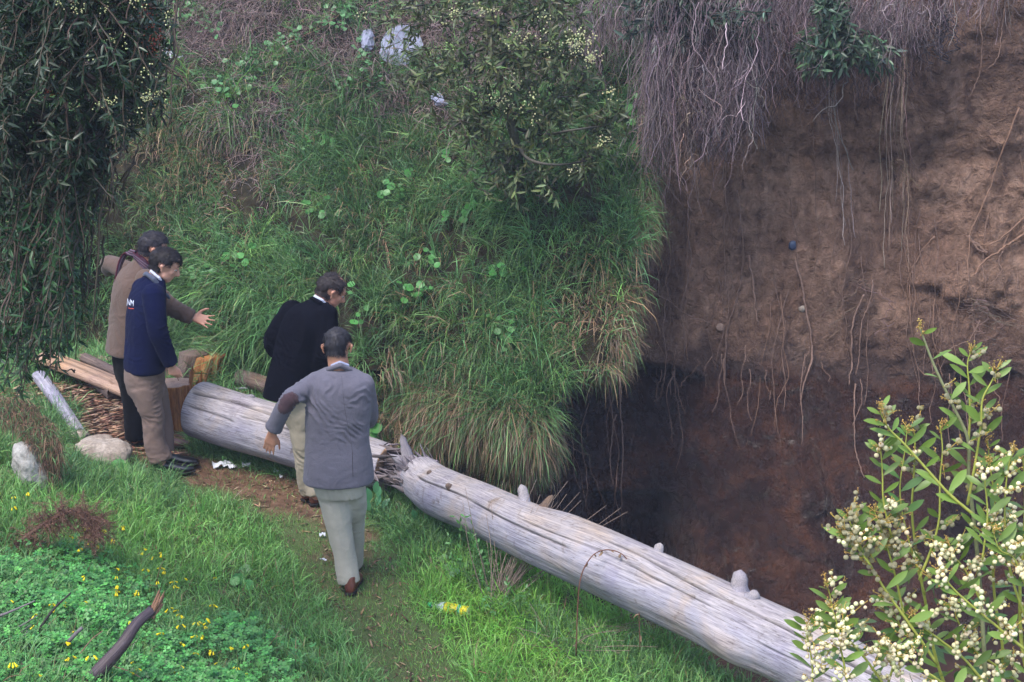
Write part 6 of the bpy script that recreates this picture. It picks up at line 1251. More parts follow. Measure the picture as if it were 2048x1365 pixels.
def handparts(w, d, pn, th, s=1.0, curl=0.3, spread=0.18, thumb_out=0.8, rr=0.0088):
    """w wrist, d along the hand, pn out of the palm, th towards the thumb side"""
    d = nrm(d); pn = nrm(pn - d * (pn @ d)); th = nrm(np.cross(pn, d)) * (1 if np.cross(pn, d) @ th > 0 else -1); g = [cap_geo(w - d * 0.05 * s, w + d * 0.01 * s, 0.026 * s, 0.024 * s, flat=pn, fl=0.8)]
    tips = []
    for i, (o_, L) in enumerate(((0.030, 0.074), (0.010, 0.082), (-0.010, 0.077), (-0.029, 0.062))):
        b = w + d * (0.088 - 0.004 * abs(i - 1)) * s + th * o_ * s; g.append(cap_geo(w + d * 0.012 * s + th * o_ * 0.55 * s, b, 0.0150 * s, 0.0122 * s))
        dd = nrm(d + th * spread * (1.1 - i * 0.75)); p = b; cu = curl * (0.75 + 0.22 * i)
        for j, fl in enumerate((0.46, 0.30, 0.24)):
            dd = nrm(dd + pn * math.tan(min(cu * (0.8 if j == 0 else 1.0), 1.3)) * 0.9); q = p + dd * L * fl * s; g.append(cap_geo(p, q, (rr - 0.0007 * j) * s, (rr - 0.0007 * (j + 1)) * s, 10)); p = q
    b = w + d * 0.022 * s + th * 0.026 * s; k = b + nrm(d * 0.75 + th * thumb_out + pn * 0.25) * 0.044 * s; k2 = k + nrm(d * 0.95 + th * thumb_out * 0.7 + pn * 0.15) * 0.032 * s; k3 = k2 + nrm(d + th * thumb_out * 0.5) * 0.024 * s
    g += [cap_geo(b - th * 0.01 * s, k, 0.0165 * s, 0.0115 * s), cap_geo(k, k2, 0.0112 * s, 0.0098 * s, 10), cap_geo(k2, k3, 0.0098 * s, 0.0075 * s, 10)]; return g
def skinmat(name, c):
    m, t, o = mat(name); v = geomvec(t); n1 = noise(t, 25, 4, 0.6, v); n2 = noise(t, 260, 3, 0.6, v)
    r = ramp(t, n1.outputs[0], [(0.3, (c[0] * 0.88, c[1] * 0.76, c[2] * 0.74)), (0.7, (c[0] * 1.08, c[1] * 1.08, c[2] * 1.05))]); p = pbsdf(t, o, r.outputs[0], 0.5, 0.35, n2.outputs[0], 0.15, 0.002)
    p.inputs['Subsurface Weight'].default_value = 0.12; p.inputs['Subsurface Radius'].default_value = (0.6, 0.25, 0.15); p.inputs['Subsurface Scale'].default_value = 0.02; return m
def clothmat(name, c, rough=0.85, spec=0.15, weave=900, amt=0.16, sheen=0.2, wr=0.5):
    m, t, o = mat(name); v = geomvec(t); n1 = noise(t, weave * 0.35, 2, 0.7, v); n2 = noise(t, 5, 4, 0.6, v); n3 = noise(t, 16, 5, 0.6, v, 1.2)
    r = ramp(t, n1.outputs[0], [(0.35, tuple(q * (1 - amt) for q in c)), (0.65, tuple(q * (1 + amt) for q in c))]); r2 = ramp(t, n2.outputs[0], [(0.3, (0.88,) * 3), (0.7, (1.1,) * 3)])
    a = N(t, 'ShaderNodeMath', operation='MULTIPLY_ADD'); a.inputs[1].default_value = 0.12; t.links.new(n1.outputs[0], a.inputs[0]); t.links.new(n3.outputs[0], a.inputs[2])
    p = pbsdf(t, o, mix(t, 1, r.outputs[0], r2.outputs[0], 'MULTIPLY'), rough, spec, a.outputs[0], wr, 0.012); p.inputs['Sheen Weight'].default_value = sheen * 0.4; p.inputs['Sheen Roughness'].default_value = 0.6; return m
def hairmat(name, c):
    m, t, o = mat(name); n1 = noise(t, 60, 4, 0.6, geomvec(t, (1, 1, 0.25)), 0.5); r = ramp(t, n1.outputs[0], [(0.35, tuple(q * 0.6 for q in c)), (0.7, tuple(q * 1.7 for q in c))]); pbsdf(t, o, r.outputs[0], 0.55, 0.25, n1.outputs[0], 0.8, 0.006); return m
def shoe(name, heel, d, m, parent, s=1.0, ms=None):
    d = nrm([d[0], d[1], 0]); sd = np.array([-d[1], d[0], 0]); z = np.array([0, 0, 1.0]); h = np.asarray(heel, float)
    e = loft_geo([(h - d * 0.012 + z * 0.050, 0.028, 0.034, sd, z), (h + d * 0.02 + z * 0.052, 0.036, 0.05, sd, z), (h + d * 0.09 + z * 0.046, 0.040, 0.044, sd, z), (h + d * 0.17 + z * 0.034, 0.046, 0.032, sd, z), (h + d * 0.235 + z * 0.028, 0.043, 0.024, sd, z), (h + d * 0.285 + z * 0.024, 0.020, 0.014, sd, z)], 30)
    so_ = [cap_geo(h + d * 0.02 + z * 0.05, h + d * 0.035 + z * 0.11, 0.038, 0.040)]; o = fuse(name, [e] + so_, m, parent, 0.007, 4)
    sg = loft_geo([(h - d * 0.018 + z * 0.008, 0.024, 0.010, sd, z), (h + d * 0.02 + z * 0.008, 0.039, 0.011, sd, z), (h + d * 0.12 + z * 0.007, 0.041, 0.010, sd, z), (h + d * 0.19 + z * 0.007, 0.049, 0.010, sd, z), (h + d * 0.25 + z * 0.008, 0.042, 0.010, sd, z), (h + d * 0.295 + z * 0.009, 0.016, 0.008, sd, z)], 24); s2 = build('sole', sg, ms or M_SOLE, o.parent); s2.parent = o; s2.matrix_parent_inverse = o.matrix_parent_inverse.copy() if False else Matrix.Identity(4); return o
M_SOLE = plain('shoe_sole', (0.015, 0.013, 0.012), 0.8, 0.2)
M_SOCK = plain('dark_hollow', (0.01, 0.01, 0.01), 0.9, 0.1)
def sleeve(pts, rads, S=26, K=36):
    ball = [ell_geo(pts[0], (rads[0],) * 3)] if rads[0] < 0.084 else []
    C = resample(pts, K); r = np.interp(np.linspace(0, 1, K), np.linspace(0, 1, len(rads)), rads); V, T, Q, _ = tubes(C[None], r[None], S); return [(V, T, Q, None)] + ball
def strands_on(src, loc, Mr, m, parent, n=2600, L=(0.018, 0.04), seed=1, w=0.0016):
    r = np.random.default_rng(seed); co, nr = getco(src); i = r.integers(0, len(co), n); p, q = co[i] + nr[i] * 0.001 + r.normal(0, 0.002, (n, 3)), nr[i]; lp = loc(p)
    flow = np.stack([-0.25 - 6 * np.clip(lp[:, 0], -0.1, 0.1) * (lp[:, 0] < 0) * -1, lp[:, 1] * 5, -0.55 + 0 * lp[:, 0]], -1); top = (lp[:, 2] > 0.07)[:, None]; flow = np.where(top, np.stack([0.9 + 0 * lp[:, 0], lp[:, 1] * 6 + 0.25, 0 * lp[:, 0]], -1), flow); flow = flow @ Mr.T + r.normal(0, 0.22, (n, 3))
    t = unit(flow - q * (flow * q).sum(1, keepdims=True)); ln = r.uniform(*L, n); side = unit(np.cross(t, q)); P0 = p - q * 0.002; P1 = p + t * (ln * 0.5)[:, None] + q * (ln * 0.20)[:, None]; P2 = p + t * ln[:, None] + q * (ln * 0.12)[:, None] - q * 0.002
    V = np.stack([P0 - side * w, P0 + side * w, P1 - side * w * 0.8, P1 + side * w * 0.8, P2], 1).reshape(-1, 3); b = (np.arange(n) * 5)[:, None]; Q = b + np.array([[0, 1, 3, 2]]); T = b + np.array([[2, 3, 4]]); o = build('hair_locks', (V, T, Q, None), m, parent, kind='stuff'); return o
def limbchain(pts, rads, **k): return [cap_geo(pts[i], pts[i + 1], rads[i], rads[i + 1], **k) for i in range(len(pts) - 1)]
def seam(name, pts, src, m, parent, w=0.002, lift=0.001, K=30, **kw):
    """thin strip or cord laid on a garment"""
    from mathutils.bvhtree import BVHTree
    bvh = BVHTree.FromObject(src, bpy.context.evaluated_depsgraph_get()); C = resample(pts, K); P = []
    for q in C:
        d = nrm(q - CAM); hit_ = bvh.ray_cast(Vector(CAM), Vector(d)); P.append(np.array(hit_[0]) - d * lift if hit_[0] is not None else q)
    return build(name, tubes(np.array(P)[None], np.full((1, K), w), 5, (1, 1, 1)), m, parent, **kw)
def on_cloth(src, u, v, lift=0.002):
    from mathutils.bvhtree import BVHTree
    bvh = BVHTree.FromObject(src, bpy.context.evaluated_depsgraph_get()); d = nrm(rayd(u, v)); h_ = bvh.ray_cast(Vector(CAM), Vector(d)); return (np.array(h_[0]) - d * lift) if h_[0] is not None else None
def face_bits(W, Mr, parent, brow=(0.02, 0.014, 0.012)):
    me_ = plain('eye_white', (0.55, 0.52, 0.5), 0.25, 0.5, 10, 0.02); mi = plain('iris', (0.02, 0.012, 0.01), 0.2, 0.5)
    for y in (-1, 1):
        o = build('eye', cat_geo([ell_geo(W(0.074, 0.030 * y, 0.008), (0.011, 0.0125, 0.009), Mr)]), me_, parent); o2 = build('iris', cat_geo([ell_geo(W(0.0835, 0.031 * y, 0.005), (0.004, 0.006, 0.006), Mr)]), mi, parent); o2.parent = o; o2.matrix_parent_inverse = Matrix.Identity(4)
        build('eyebrow', cat_geo([cap_geo(W(0.092, 0.013 * y, 0.036), W(0.080, 0.045 * y, 0.038), 0.0045, 0.003)]), plain('brow_hair', brow, 0.8, 0.2), parent)
        build('eyelid', cat_geo([cap_geo(W(0.080, 0.020 * y, 0.014), W(0.074, 0.041 * y, 0.012), 0.0052, 0.004)]), parent['_skin'] if False else SKIN_CUR[0], parent)
SKIN_CUR = [None]
UPZ = np.array([0, 0, 1.0])
def fix_children(root):
    """sub-parts built through under(): cancel the double offset"""
    pass
# ======================================================= man in the grey blazer (nearest, seen from behind)
def man_blazer():
    ft = gpt(697, 1176); y0 = ft[1] - 0.02; P = lambda u, v, d=0.0: PY(u, v, y0 + d)
    e = empty('person', (ft[0], ft[1], ft[2]), 'man in a grey blazer and pale trousers with his back turned, one arm out', 'person')
    skin = skinmat('skin_a', (0.36, 0.19, 0.13)); SKIN_CUR[0] = skin; X = np.array([1.0, 0, 0]); Yv = np.array([0, 1.0, 0])
    neck = P(678, 735, 0.05); hc = P(675, 697, 0.09); g, loc, W, Mr = headparts(hc, np.array([0.10, 0.90, -0.42]), np.array([0, 0.4, 1.0]), 1.0, neck, 0.062)
    shL, elL, wrL = P(628, 765, 0.02), P(574, 806, -0.10), P(546, 858, -0.06); shR, elR, wrR = P(732, 768, 0.02), P(736, 836, 0.16), P(714, 832, 0.42)
    g += limbchain([neck, P(676, 800, 0), P(675, 900, 0), P(676, 945, 0)], [0.06, 0.085, 0.085, 0.09]); g += limbchain([shL, elL, wrL], [0.045, 0.036, 0.027]) + limbchain([shR, elR, wrR], [0.045, 0.036, 0.027])
    g += handparts(wrL + np.array([-0.004, 0, -0.02]), P(540, 884, -0.05) - wrL, np.array([0.2, 0.75, 0.1]), np.array([1.0, 0, 0]), 0.98, 0.10, 0.10, 0.5); g += handparts(wrR, np.array([-0.5, 0.8, -0.2]), np.array([0, -0.2, -1]), np.array([-1, 0, 0.0]), 0.95, 0.4)
    hipL, hipR = P(655, 950, 0), P(700, 950, 0.02); kA, aA = P(680, 1060, -0.01), P(697, 1158, -0.03); kB, aB = P(706, 1040, 0.16), P(704, 1128, 0.30)
    g += limbchain([hipL, kA, aA], [0.075, 0.05, 0.04]) + limbchain([hipR, kB, aB], [0.075, 0.05, 0.04]); body = fuse('body', g, skin, e, 0.0068, 4)
    hm = hairmat('hair_grey_black', (0.024, 0.022, 0.028))
    hr = patch('hair', body, lambda p, n_: (lambda q: (q[:, 2] > np.where(q[:, 0] > 0.03, 0.062, np.where(q[:, 0] > -0.01, 0.022, -0.058))) & (np.abs(q[:, 1]) < 0.083) & ~((np.abs(q[:, 1]) > 0.060) & (q[:, 0] > -0.050) & (q[:, 2] < 0.036)))(loc(p)), 0.006, hm, e, lambda p: 0.005 * fbm(p * 45, 2, 3)); hl = strands_on(hr, loc, Mr, hm, e); face_bits(W, Mr, e)
    bm_ = clothmat('blazer_wool', (0.092, 0.086, 0.115), 0.8, 0.2, 1100, 0.14, 0.25, 0.55)
    R_ = lambda u, v, d, a, b: (P(u, v, d), a, b, X, Yv)
    tors = loft_geo([R_(677, 962, 0.0, 0.224, 0.165), R_(677, 925, 0.0, 0.214, 0.158), R_(675, 880, 0.0, 0.202, 0.140), R_(676, 835, 0.0, 0.204, 0.135), R_(677, 795, 0.0, 0.205, 0.130), R_(677, 768, 0.005, 0.198, 0.115), R_(677, 750, 0.02, 0.160, 0.090), R_(678, 738, 0.035, 0.090, 0.075)], 48)
    arms = sleeve([shL + [0.02, 0, -0.01], shL * 0.45 + elL * 0.55, elL, wrL], [0.076, 0.066, 0.060, 0.052]) + sleeve([shR + [-0.02, 0, -0.01], elR, wrR], [0.074, 0.064, 0.052])
    armpit = P(628, 800, -0.04); sp_ = [(elL, 0.10, 0.0042, elL - shL), (armpit, 0.17, 0.0075, [1, 0, 0.75]), (P(735, 800, -0.04), 0.12, 0.007, [0.2, 0, 1]), (P(690, 868, -0.14), 0.14, 0.0040, [0.25, 0, 1]), (P(725, 868, -0.1), 0.11, 0.0045, [0.15, 0, 1]), (wrL * 0.4 + elL * 0.6, 0.08, 0.004, wrL - elL)]
    jk = fuse('blazer', [tors] + arms, bm_, e, 0.0085, 6, folds(0.0032, 5, (5, 5, 9), sp_)); dark = clothmat('elbow_suede', (0.050, 0.028, 0.035), 0.95, 0.1, 700, 0.2, 0.3)
    ax = nrm(wrL - shL); ec = elL + np.array([0.012, -0.055, 0.012])
    patch('elbow_patch', jk, lambda p, n_: (np.abs((p - ec) @ ax) / 0.088) ** 2 + (np.linalg.norm((p - ec) - ((p - ec) @ ax)[:, None] * ax, axis=1) / 0.062) ** 2 < 1, 0.0035, dark, e, None, 0.4)
    cf = nrm(wrL - elL); patch('cuff', jk, lambda p, n_: (((p - wrL) @ cf) > -0.028) & (np.linalg.norm(p - wrL, axis=1) < 0.13), 0.004, bm_, e, None, 0.3)
    cs = [cap_geo(P(657, 739, 0.0), P(680, 731, -0.035), 0.016, 0.018), cap_geo(P(680, 731, -0.035), P(700, 740, 0.0), 0.018, 0.016), cap_geo(P(657, 739, 0.0), P(650, 752, 0.05), 0.016, 0.02), cap_geo(P(700, 740, 0.0), P(708, 752, 0.05), 0.016, 0.02)]; fuse('collar', cs, bm_, e, 0.006, 3)
    build('shirt_collar', cat_geo([cap_geo(P(664, 731, 0.0), P(680, 725, -0.025), 0.009, 0.009), cap_geo(P(680, 725, -0.025), P(696, 731, 0.0), 0.009, 0.009)]), clothmat('shirt_blue', (0.30, 0.32, 0.46), 0.8, 0.2, 500, 0.05), e)
    dk = plain('seam_dark', (0.05, 0.045, 0.055), 0.9, 0.1)
    seam('vent', [P(705, 905, 0), P(705, 930, 0), P(706, 954, 0)], jk, dk, e, 0.0022, 0.0002); seam('back_seam', [P(683, 752, 0), P(690, 820, 0), P(700, 870, 0), P(705, 905, 0)], jk, dk, e, 0.0012, -0.0003)
    # pocket flap on the picture-left side
    fp = [on_cloth(jk, u, v, 0.006) for u, v in ((609, 875), (626, 873), (627, 884), (618, 889), (609, 888))]
    if all(q is not None for q in fp): V = np.array(fp + [q + [0, 0.006, 0] for q in fp]); T = np.array([[0, 1, 2], [0, 2, 3], [0, 3, 4]] + [[5, 7, 6], [5, 8, 7], [5, 9, 8]] + sum([[[i, (i + 1) % 5, 5 + i], [(i + 1) % 5, 5 + (i + 1) % 5, 5 + i]] for i in range(5)], [])); build('pocket_flap', (V, T, None, None), bm_, e, False)
    tm = clothmat('trousers_pale', (0.32, 0.30, 0.26), 0.85, 0.15, 1200, 0.06, 0.1, 0.35); hips = loft_geo([R_(680, 990, 0, 0.150, 0.115), R_(678, 965, 0, 0.165, 0.125), R_(677, 930, 0, 0.165, 0.12)], 40)
    legs = sleeve([P(658, 965, 0), P(670, 1010, -0.005), kA, P(690, 1110, -0.02), P(698, 1164, -0.03)], [0.098, 0.093, 0.080, 0.072, 0.076]) + sleeve([P(700, 965, 0.03), P(706, 1005, 0.08), kB, P(706, 1085, 0.24), aB], [0.095, 0.088, 0.076, 0.070, 0.074])
    fuse('trousers', [hips] + legs, tm, e, 0.0095, 6, folds(0.0045, 9, (11, 11, 4), [(kB, 0.10, 0.006, [0, 0, 1]), (aA, 0.07, 0.004, [0.2, 0, 1]), (P(690, 985, -0.1), 0.12, 0.004, [1, 0, 0.4])]))
    sm = plain('brown_leather', (0.10, 0.030, 0.020), 0.4, 0.5, 30, 0.25); gz = float(G(ft[0], ft[1])); shoe('shoe', np.array([aA[0] + 0.012, aA[1] - 0.065, gz + 0.0]), [0.1, 1, 0], sm, e); shoe('shoe', np.array([aB[0] - 0.03, aB[1] + 0.05, float(G(aB[0], aB[1])) + 0.02]), [-0.25, 1, 0], sm, e)
    return e
# ======================================================= man in the black coat
def man_coat():
    ft = gpt(622, 1008); y0 = ft[1]; P = lambda u, v, d=0.0: PY(u, v, y0 + d)
    e = empty('person', ft, 'balding man in a long black coat and khaki trousers looking down', 'person')
    skin = skinmat('skin_b', (0.40, 0.21, 0.155)); SKIN_CUR[0] = skin; F = nrm([0.88, 0.42, 0]); S = nrm([-0.42, 0.88, 0])   # facing, and his left... wide axis
    neck = P(642, 607, 0.02); hc = P(663, 583, 0.04); g, loc, W, Mr = headparts(hc, np.array([0.80, 0.30, -0.52]), np.array([0.55, 0.15, 0.85]), 1.02, neck, 0.062)
    wide = nrm([0.78, -0.30, -0.1]); wide = nrm([0.80, -0.55, 0.0]); dep = nrm([0.55, 0.80, 0.0]); shL, shR = P(585, 622, 0.10), P(652, 632, -0.08); elL, wrL = P(548, 680, 0.12), P(575, 722, 0.22); elR, wrR = P(648, 705, -0.14), P(622, 790, -0.02)
    wrR = P(614, 800, 0.05); hd = P(606, 826, 0.05)
    g += limbchain([neck, P(615, 680, 0), P(592, 760, 0), P(600, 820, 0)], [0.06, 0.09, 0.09, 0.09]) + limbchain([shL, elL, wrL], [0.045, 0.036, 0.027]) + limbchain([shR, elR, wrR], [0.045, 0.036, 0.027])
    g += handparts(wrR, hd - wrR, np.array([-1, 0.1, 0]), np.array([0.1, 1.0, 0]), 0.95, 0.55, 0.02, 0.4); g += handparts(wrL, np.array([0.8, 0.3, -0.3]), np.array([0, 0, -1]), np.array([1, 0, 0.0]), 0.95, 0.5)
    k1, a1, k2, a2 = P(607, 905, -0.02), P(616, 985, 0.03), P(618, 900, 0.12), P(632, 990, -0.06)
    g += limbchain([P(600, 820, 0.02), k1, a1], [0.075, 0.05, 0.04]) + limbchain([P(612, 820, 0.06), k2, a2], [0.075, 0.05, 0.04]); body = fuse('body', g, skin, e, 0.0068, 4)
    hm = hairmat('hair_dark_thin', (0.022, 0.016, 0.017))
    hr = patch('hair', body, lambda p, n_: (lambda q: (q[:, 2] > np.where(q[:, 0] > 0.0, 0.016, -0.055)) & (q[:, 0] < 0.048 - 0.25 * np.clip(q[:, 2] - 0.05, 0, 1)) & (np.abs(q[:, 1]) < 0.084) & ~((np.abs(q[:, 1]) > 0.066) & (q[:, 0] > -0.045) & (q[:, 2] < 0.028)) & ~((q[:, 2] > 0.098) & (np.abs(q[:, 1]) < 0.03) & (q[:, 0] > -0.02)))(loc(p)), 0.006, hm, e, lambda p: 0.005 * fbm(p * 45, 2, 5)); hl = strands_on(hr, loc, Mr, hm, e); face_bits(W, Mr, e)
    cm = clothmat('black_coat_wool', (0.0028, 0.003, 0.006), 0.9, 0.04, 900, 0.2, 0.0, 0.5); R_ = lambda u, v, d, a, b: (P(u, v, d), a, b, wide, dep)
    tors = loft_geo([R_(575, 792, 0.0, 0.165, 0.165), R_(581, 765, 0.0, 0.168, 0.165), R_(594, 715, 0.0, 0.172, 0.155), R_(606, 670, 0.0, 0.180, 0.145), R_(615, 642, 0.0, 0.182, 0.130), R_(622, 622, 0.0, 0.160, 0.110), R_(632, 608, 0.01, 0.100, 0.085), R_(641, 600, 0.015, 0.070, 0.070)], 48)
    arms = sleeve([shL, elL, P(566, 712, 0.16)], [0.078, 0.068, 0.066]) + sleeve([shR, P(654, 668, -0.12), elR, wrR], [0.082, 0.074, 0.066, 0.055])
    jk = fuse('coat', [tors] + arms, cm, e, 0.009, 6, folds(0.005, 15, (8, 8, 3), [(elL, 0.1, 0.006, [0.5, 0, 1]), (P(565, 690, -0.05), 0.12, 0.006, [1, 0, 0.3]), (elR, 0.1, 0.006, [0.2, 0, 1])]))
    build('shirt_collar', cat_geo([cap_geo(P(630, 593, -0.04), P(644, 601, -0.055), 0.010, 0.010), cap_geo(P(644, 601, -0.055), P(657, 613, -0.02), 0.010, 0.008), cap_geo(P(630, 593, -0.04), P(630, 595, 0.05), 0.010, 0.010)]), clothmat('shirt_white', (0.42, 0.46, 0.62), 0.8, 0.2, 500, 0.05), e)
    fuse('collar', [cap_geo(P(624, 597, -0.05), P(640, 606, -0.075), 0.015, 0.018), cap_geo(P(640, 606, -0.075), P(655, 620, -0.05), 0.018, 0.015)], cm, e, 0.006, 3)
    tm = clothmat('trousers_khaki', (0.25, 0.215, 0.165), 0.85, 0.15, 1200, 0.07, 0.1, 0.5)
    fuse('trousers', [loft_geo([R_(606, 850, 0.02, 0.115, 0.11), R_(600, 820, 0.02, 0.125, 0.12), R_(594, 780, 0.02, 0.13, 0.12)], 36)] + sleeve([P(601, 840, 0.0), k1, a1 + [0, 0, -0.01]], [0.088, 0.070, 0.068]) + sleeve([P(612, 840, 0.06), k2, P(628, 960, -0.02), a2 + [0, 0, -0.01]], [0.085, 0.068, 0.064, 0.066]), tm, e, 0.0095, 6, folds(0.005, 19, (7, 7, 14), [(a1, 0.12, 0.007, [0, 0, 1]), (a2, 0.12, 0.007, [0, 0, 1]), (k1, 0.1, 0.006, [0.2, 0, 1])]))
    sm = plain('brown_leather_b', (0.10, 0.034, 0.022), 0.4, 0.5, 30, 0.25)
    for a in (a1, a2): shoe('shoe', np.array([a[0] - 0.03, a[1], float(G(a[0], a[1])) + 0.012]), [0.75, 0.55, 0], sm, e)
    # the notebook in his hand
    c = [P(611, 826, -0.10), P(588, 862, -0.10), P(590, 886, -0.10), P(613, 858, -0.10)]; up_ = [q + np.array([0.035, 0.16, 0.02]) for q in c]; pg, t, o = mat('book_pages'); wv = N(t, 'ShaderNodeTexWave'); wv.inputs['Scale'].default_value = 60; t.links.new(geomvec(t), wv.inputs['Vector'])
    pbsdf(t, o, ramp(t, wv.outputs[0], [(0, (0.62, 0.60, 0.52)), (1, (0.76, 0.75, 0.68))]).outputs[0], 0.8, 0.2, wv.outputs[0], 0.4, 0.002)
    nb_ = empty('notebook', c[1], 'thick white notebook with a dark red cover held beside the black coated man', 'notebook'); a_, b_, d_, f_ = [np.array(q) for q in (P(611, 822, 0), P(588, 856, 0), P(592, 888, 0), P(613, 866, 0))]
    w3 = nrm(np.cross(b_ - a_, d_ - b_)); dpt = np.array([0.13, 0.10, -0.015]);  V = np.array([a_, b_, d_, f_] + [q + dpt for q in (a_, b_, d_, f_)]); Q = np.array([[0, 1, 2, 3], [4, 7, 6, 5], [0, 4, 5, 1], [1, 5, 6, 2], [2, 6, 7, 3], [3, 7, 4, 0]])
    build('pages', (V, None, Q, None), pg, nb_, False); nn_ = nrm(np.cross(b_ - a_, dpt)); mm_ = clothmat('book_cover', (0.09, 0.022, 0.026), 0.6, 0.3, 400, 0.1); mw = plain('book_cover_white', (0.55, 0.54, 0.50), 0.5, 0.3, 30, 0.05)
    for nm, base, m_ in (('cover', [d_, f_], mm_), ('cover', [a_, b_], mw)):
        q0, q1 = base; o_ = nn_ * (0.004 if m_ is mw else -0.004); ext = nrm(q1 - q0) * 0.006; A = np.array([q0 - ext - dpt * 0.03, q1 + ext - dpt * 0.03, q1 + ext + dpt * 1.03, q0 - ext + dpt * 1.03]); V = np.concatenate([A + o_ * 0.2, A + o_ * 1.2]); build(nm, (V, None, Q, None), m_, nb_, False)
    return e
# ======================================================= man in the navy jacket
def man_navy():
    ft = gpt(336, 948); y0 = ft[1] + 0.06; P = lambda u, v, d=0.0: PY(u, v, y0 + d)
    e = empty('person', ft, 'dark haired man in a navy jacket and brown trousers, looking down', 'person')
    skin = skinmat('skin_c', (0.50, 0.28, 0.22)); SKIN_CUR[0] = skin; wide = nrm([0.50, -0.87, 0]); dep = nrm([0.87, 0.50, 0])
    neck = P(312, 560, 0.0); hc = P(331, 531, 0.0); g, loc, W, Mr = headparts(hc, np.array([0.88, 0.10, -0.46]), np.array([0.45, 0.03, 0.9]), 1.03, neck, 0.060)
    shR, elR, wrR = P(306, 592, -0.17), P(318, 668, -0.20), P(343, 728, -0.14); shL, elL, wrL = P(285, 578, 0.17), P(300, 655, 0.22), P(320, 715, 0.22)
    g += limbchain([neck, P(292, 640, 0), P(290, 720, 0), P(292, 760, 0)], [0.06, 0.09, 0.09, 0.09]) + limbchain([shR, elR, wrR], [0.045, 0.036, 0.027]) + limbchain([shL, elL, wrL], [0.045, 0.036, 0.027])
    g += handparts(wrR + [0, 0, 0.0], P(347, 748, -0.13) - wrR, np.array([0.2, 1.0, 0]), np.array([1.0, -0.1, 0.1]), 0.98, 0.85, 0.0, 0.35) + handparts(wrL, np.array([0.3, 0, -1]), np.array([0, -1, 0]), np.array([1, 0, 0.0]), 0.95, 0.6)
    k1, a1, k2, a2 = P(305, 832, -0.08), P(322, 925, -0.09), P(320, 830, 0.12), P(330, 905, 0.06)
    g += limbchain([P(288, 745, -0.07), k1, a1], [0.08, 0.05, 0.04]) + limbchain([P(300, 745, 0.07), k2, a2], [0.08, 0.05, 0.04]); body = fuse('body', g, skin, e, 0.0068, 4)
    hm = hairmat('hair_dark_brown', (0.012, 0.009, 0.011))
    hr = patch('hair', body, lambda p, n_: (lambda q: (q[:, 2] > np.where(q[:, 0] > 0.040, 0.058, np.where(q[:, 0] > -0.012, 0.016, -0.062))) & (np.abs(q[:, 1]) < 0.086) & ~((np.abs(q[:, 1]) > 0.066) & (q[:, 0] > -0.042) & (q[:, 2] < 0.026)))(loc(p)), 0.011, hm, e, lambda p: 0.007 * fbm(p * 35, 2, 7)); hl = strands_on(hr, loc, Mr, hm, e); face_bits(W, Mr, e)
    fr = [cap_geo(W(0.070, y, 0.085), W(0.100, y + 0.006, 0.052), 0.014, 0.006) for y in (-0.04, -0.02, 0.0, 0.02, 0.04)]; fuse('fringe', fr, hm, e, 0.006, 2)
    cm = clothmat('navy_fleece', (0.0028, 0.0045, 0.026), 0.9, 0.06, 900, 0.2, 0.04, 0.5); R_ = lambda u, v, d, a, b: (P(u, v, d), a, b, wide, dep)
    tors = loft_geo([R_(288, 738, 0.0, 0.190, 0.138), R_(289, 722, 0.0, 0.196, 0.142), R_(290, 690, 0.0, 0.200, 0.135), R_(290, 650, 0.0, 0.205, 0.128), R_(293, 612, 0.0, 0.212, 0.122), R_(297, 588, 0.0, 0.205, 0.110), R_(302, 570, 0.0, 0.160, 0.092), R_(308, 556, 0.0, 0.098, 0.075), R_(312, 548, 0.0, 0.070, 0.066)], 48)
    arms = sleeve([shR + [0, 0.02, 0], P(312, 630, -0.20), elR, wrR], [0.082, 0.074, 0.070, 0.054]) + sleeve([shL, elL, wrL], [0.08, 0.068, 0.055])
    jk = fuse('jacket', [tors] + arms, cm, e, 0.009, 6, folds(0.0038, 25, (6, 6, 10), [(elR, 0.12, 0.006, [0.2, 0, 1]), (P(290, 610, -0.1), 0.12, 0.004, [1, 0, 0.6]), (P(265, 700, -0.1), 0.12, 0.004, [0.2, 0, 1])]))
    build('shirt_collar', cat_geo([cap_geo(P(303, 543, -0.06), P(318, 556, -0.075), 0.012, 0.011), cap_geo(P(318, 556, -0.075), P(329, 574, -0.03), 0.011, 0.009), cap_geo(P(303, 543, -0.06), P(302, 545, 0.05), 0.012, 0.012)]), clothmat('shirt_pale', (0.50, 0.52, 0.66), 0.8, 0.2, 500, 0.05), e)
    cg = clothmat('collar_lining', (0.055, 0.065, 0.105), 0.8, 0.2, 600, 0.15); fuse('collar', [cap_geo(P(293, 548, -0.07), P(308, 559, -0.095), 0.017, 0.019), cap_geo(P(308, 559, -0.095), P(325, 583, -0.075), 0.019, 0.016), cap_geo(P(325, 583, -0.075), P(338, 596, -0.02), 0.016, 0.013), cap_geo(P(293, 548, -0.07), P(290, 550, 0.06), 0.017, 0.017)], cg, e, 0.006, 3)
    # white lettering with a red flash on the shoulder blade, laid on the cloth
    wm = plain('logo_white', (0.60, 0.64, 0.78), 0.7, 0.2, 40, 0.05); rm = plain('logo_red', (0.42, 0.06, 0.03), 0.7, 0.2, 40, 0.05)
    strokes = [[(254, 612), (255.5, 598)], [(255.5, 598), (259, 611)], [(259, 611), (261, 599)], [(261.5, 612), (262.5, 601)], [(262.5, 601), (264.5, 608)], [(264.5, 608), (267, 601)], [(267, 601), (266.5, 613)]]
    for st_ in strokes: seam('letter_stroke', [P(*q) for q in st_], jk, wm, e, 0.0021, 0.001, 6)
    seam('logo_flash', [P(257, 616.5), P(262, 617.8), P(268, 618)], jk, rm, e, 0.0034, 0.0005, 8)
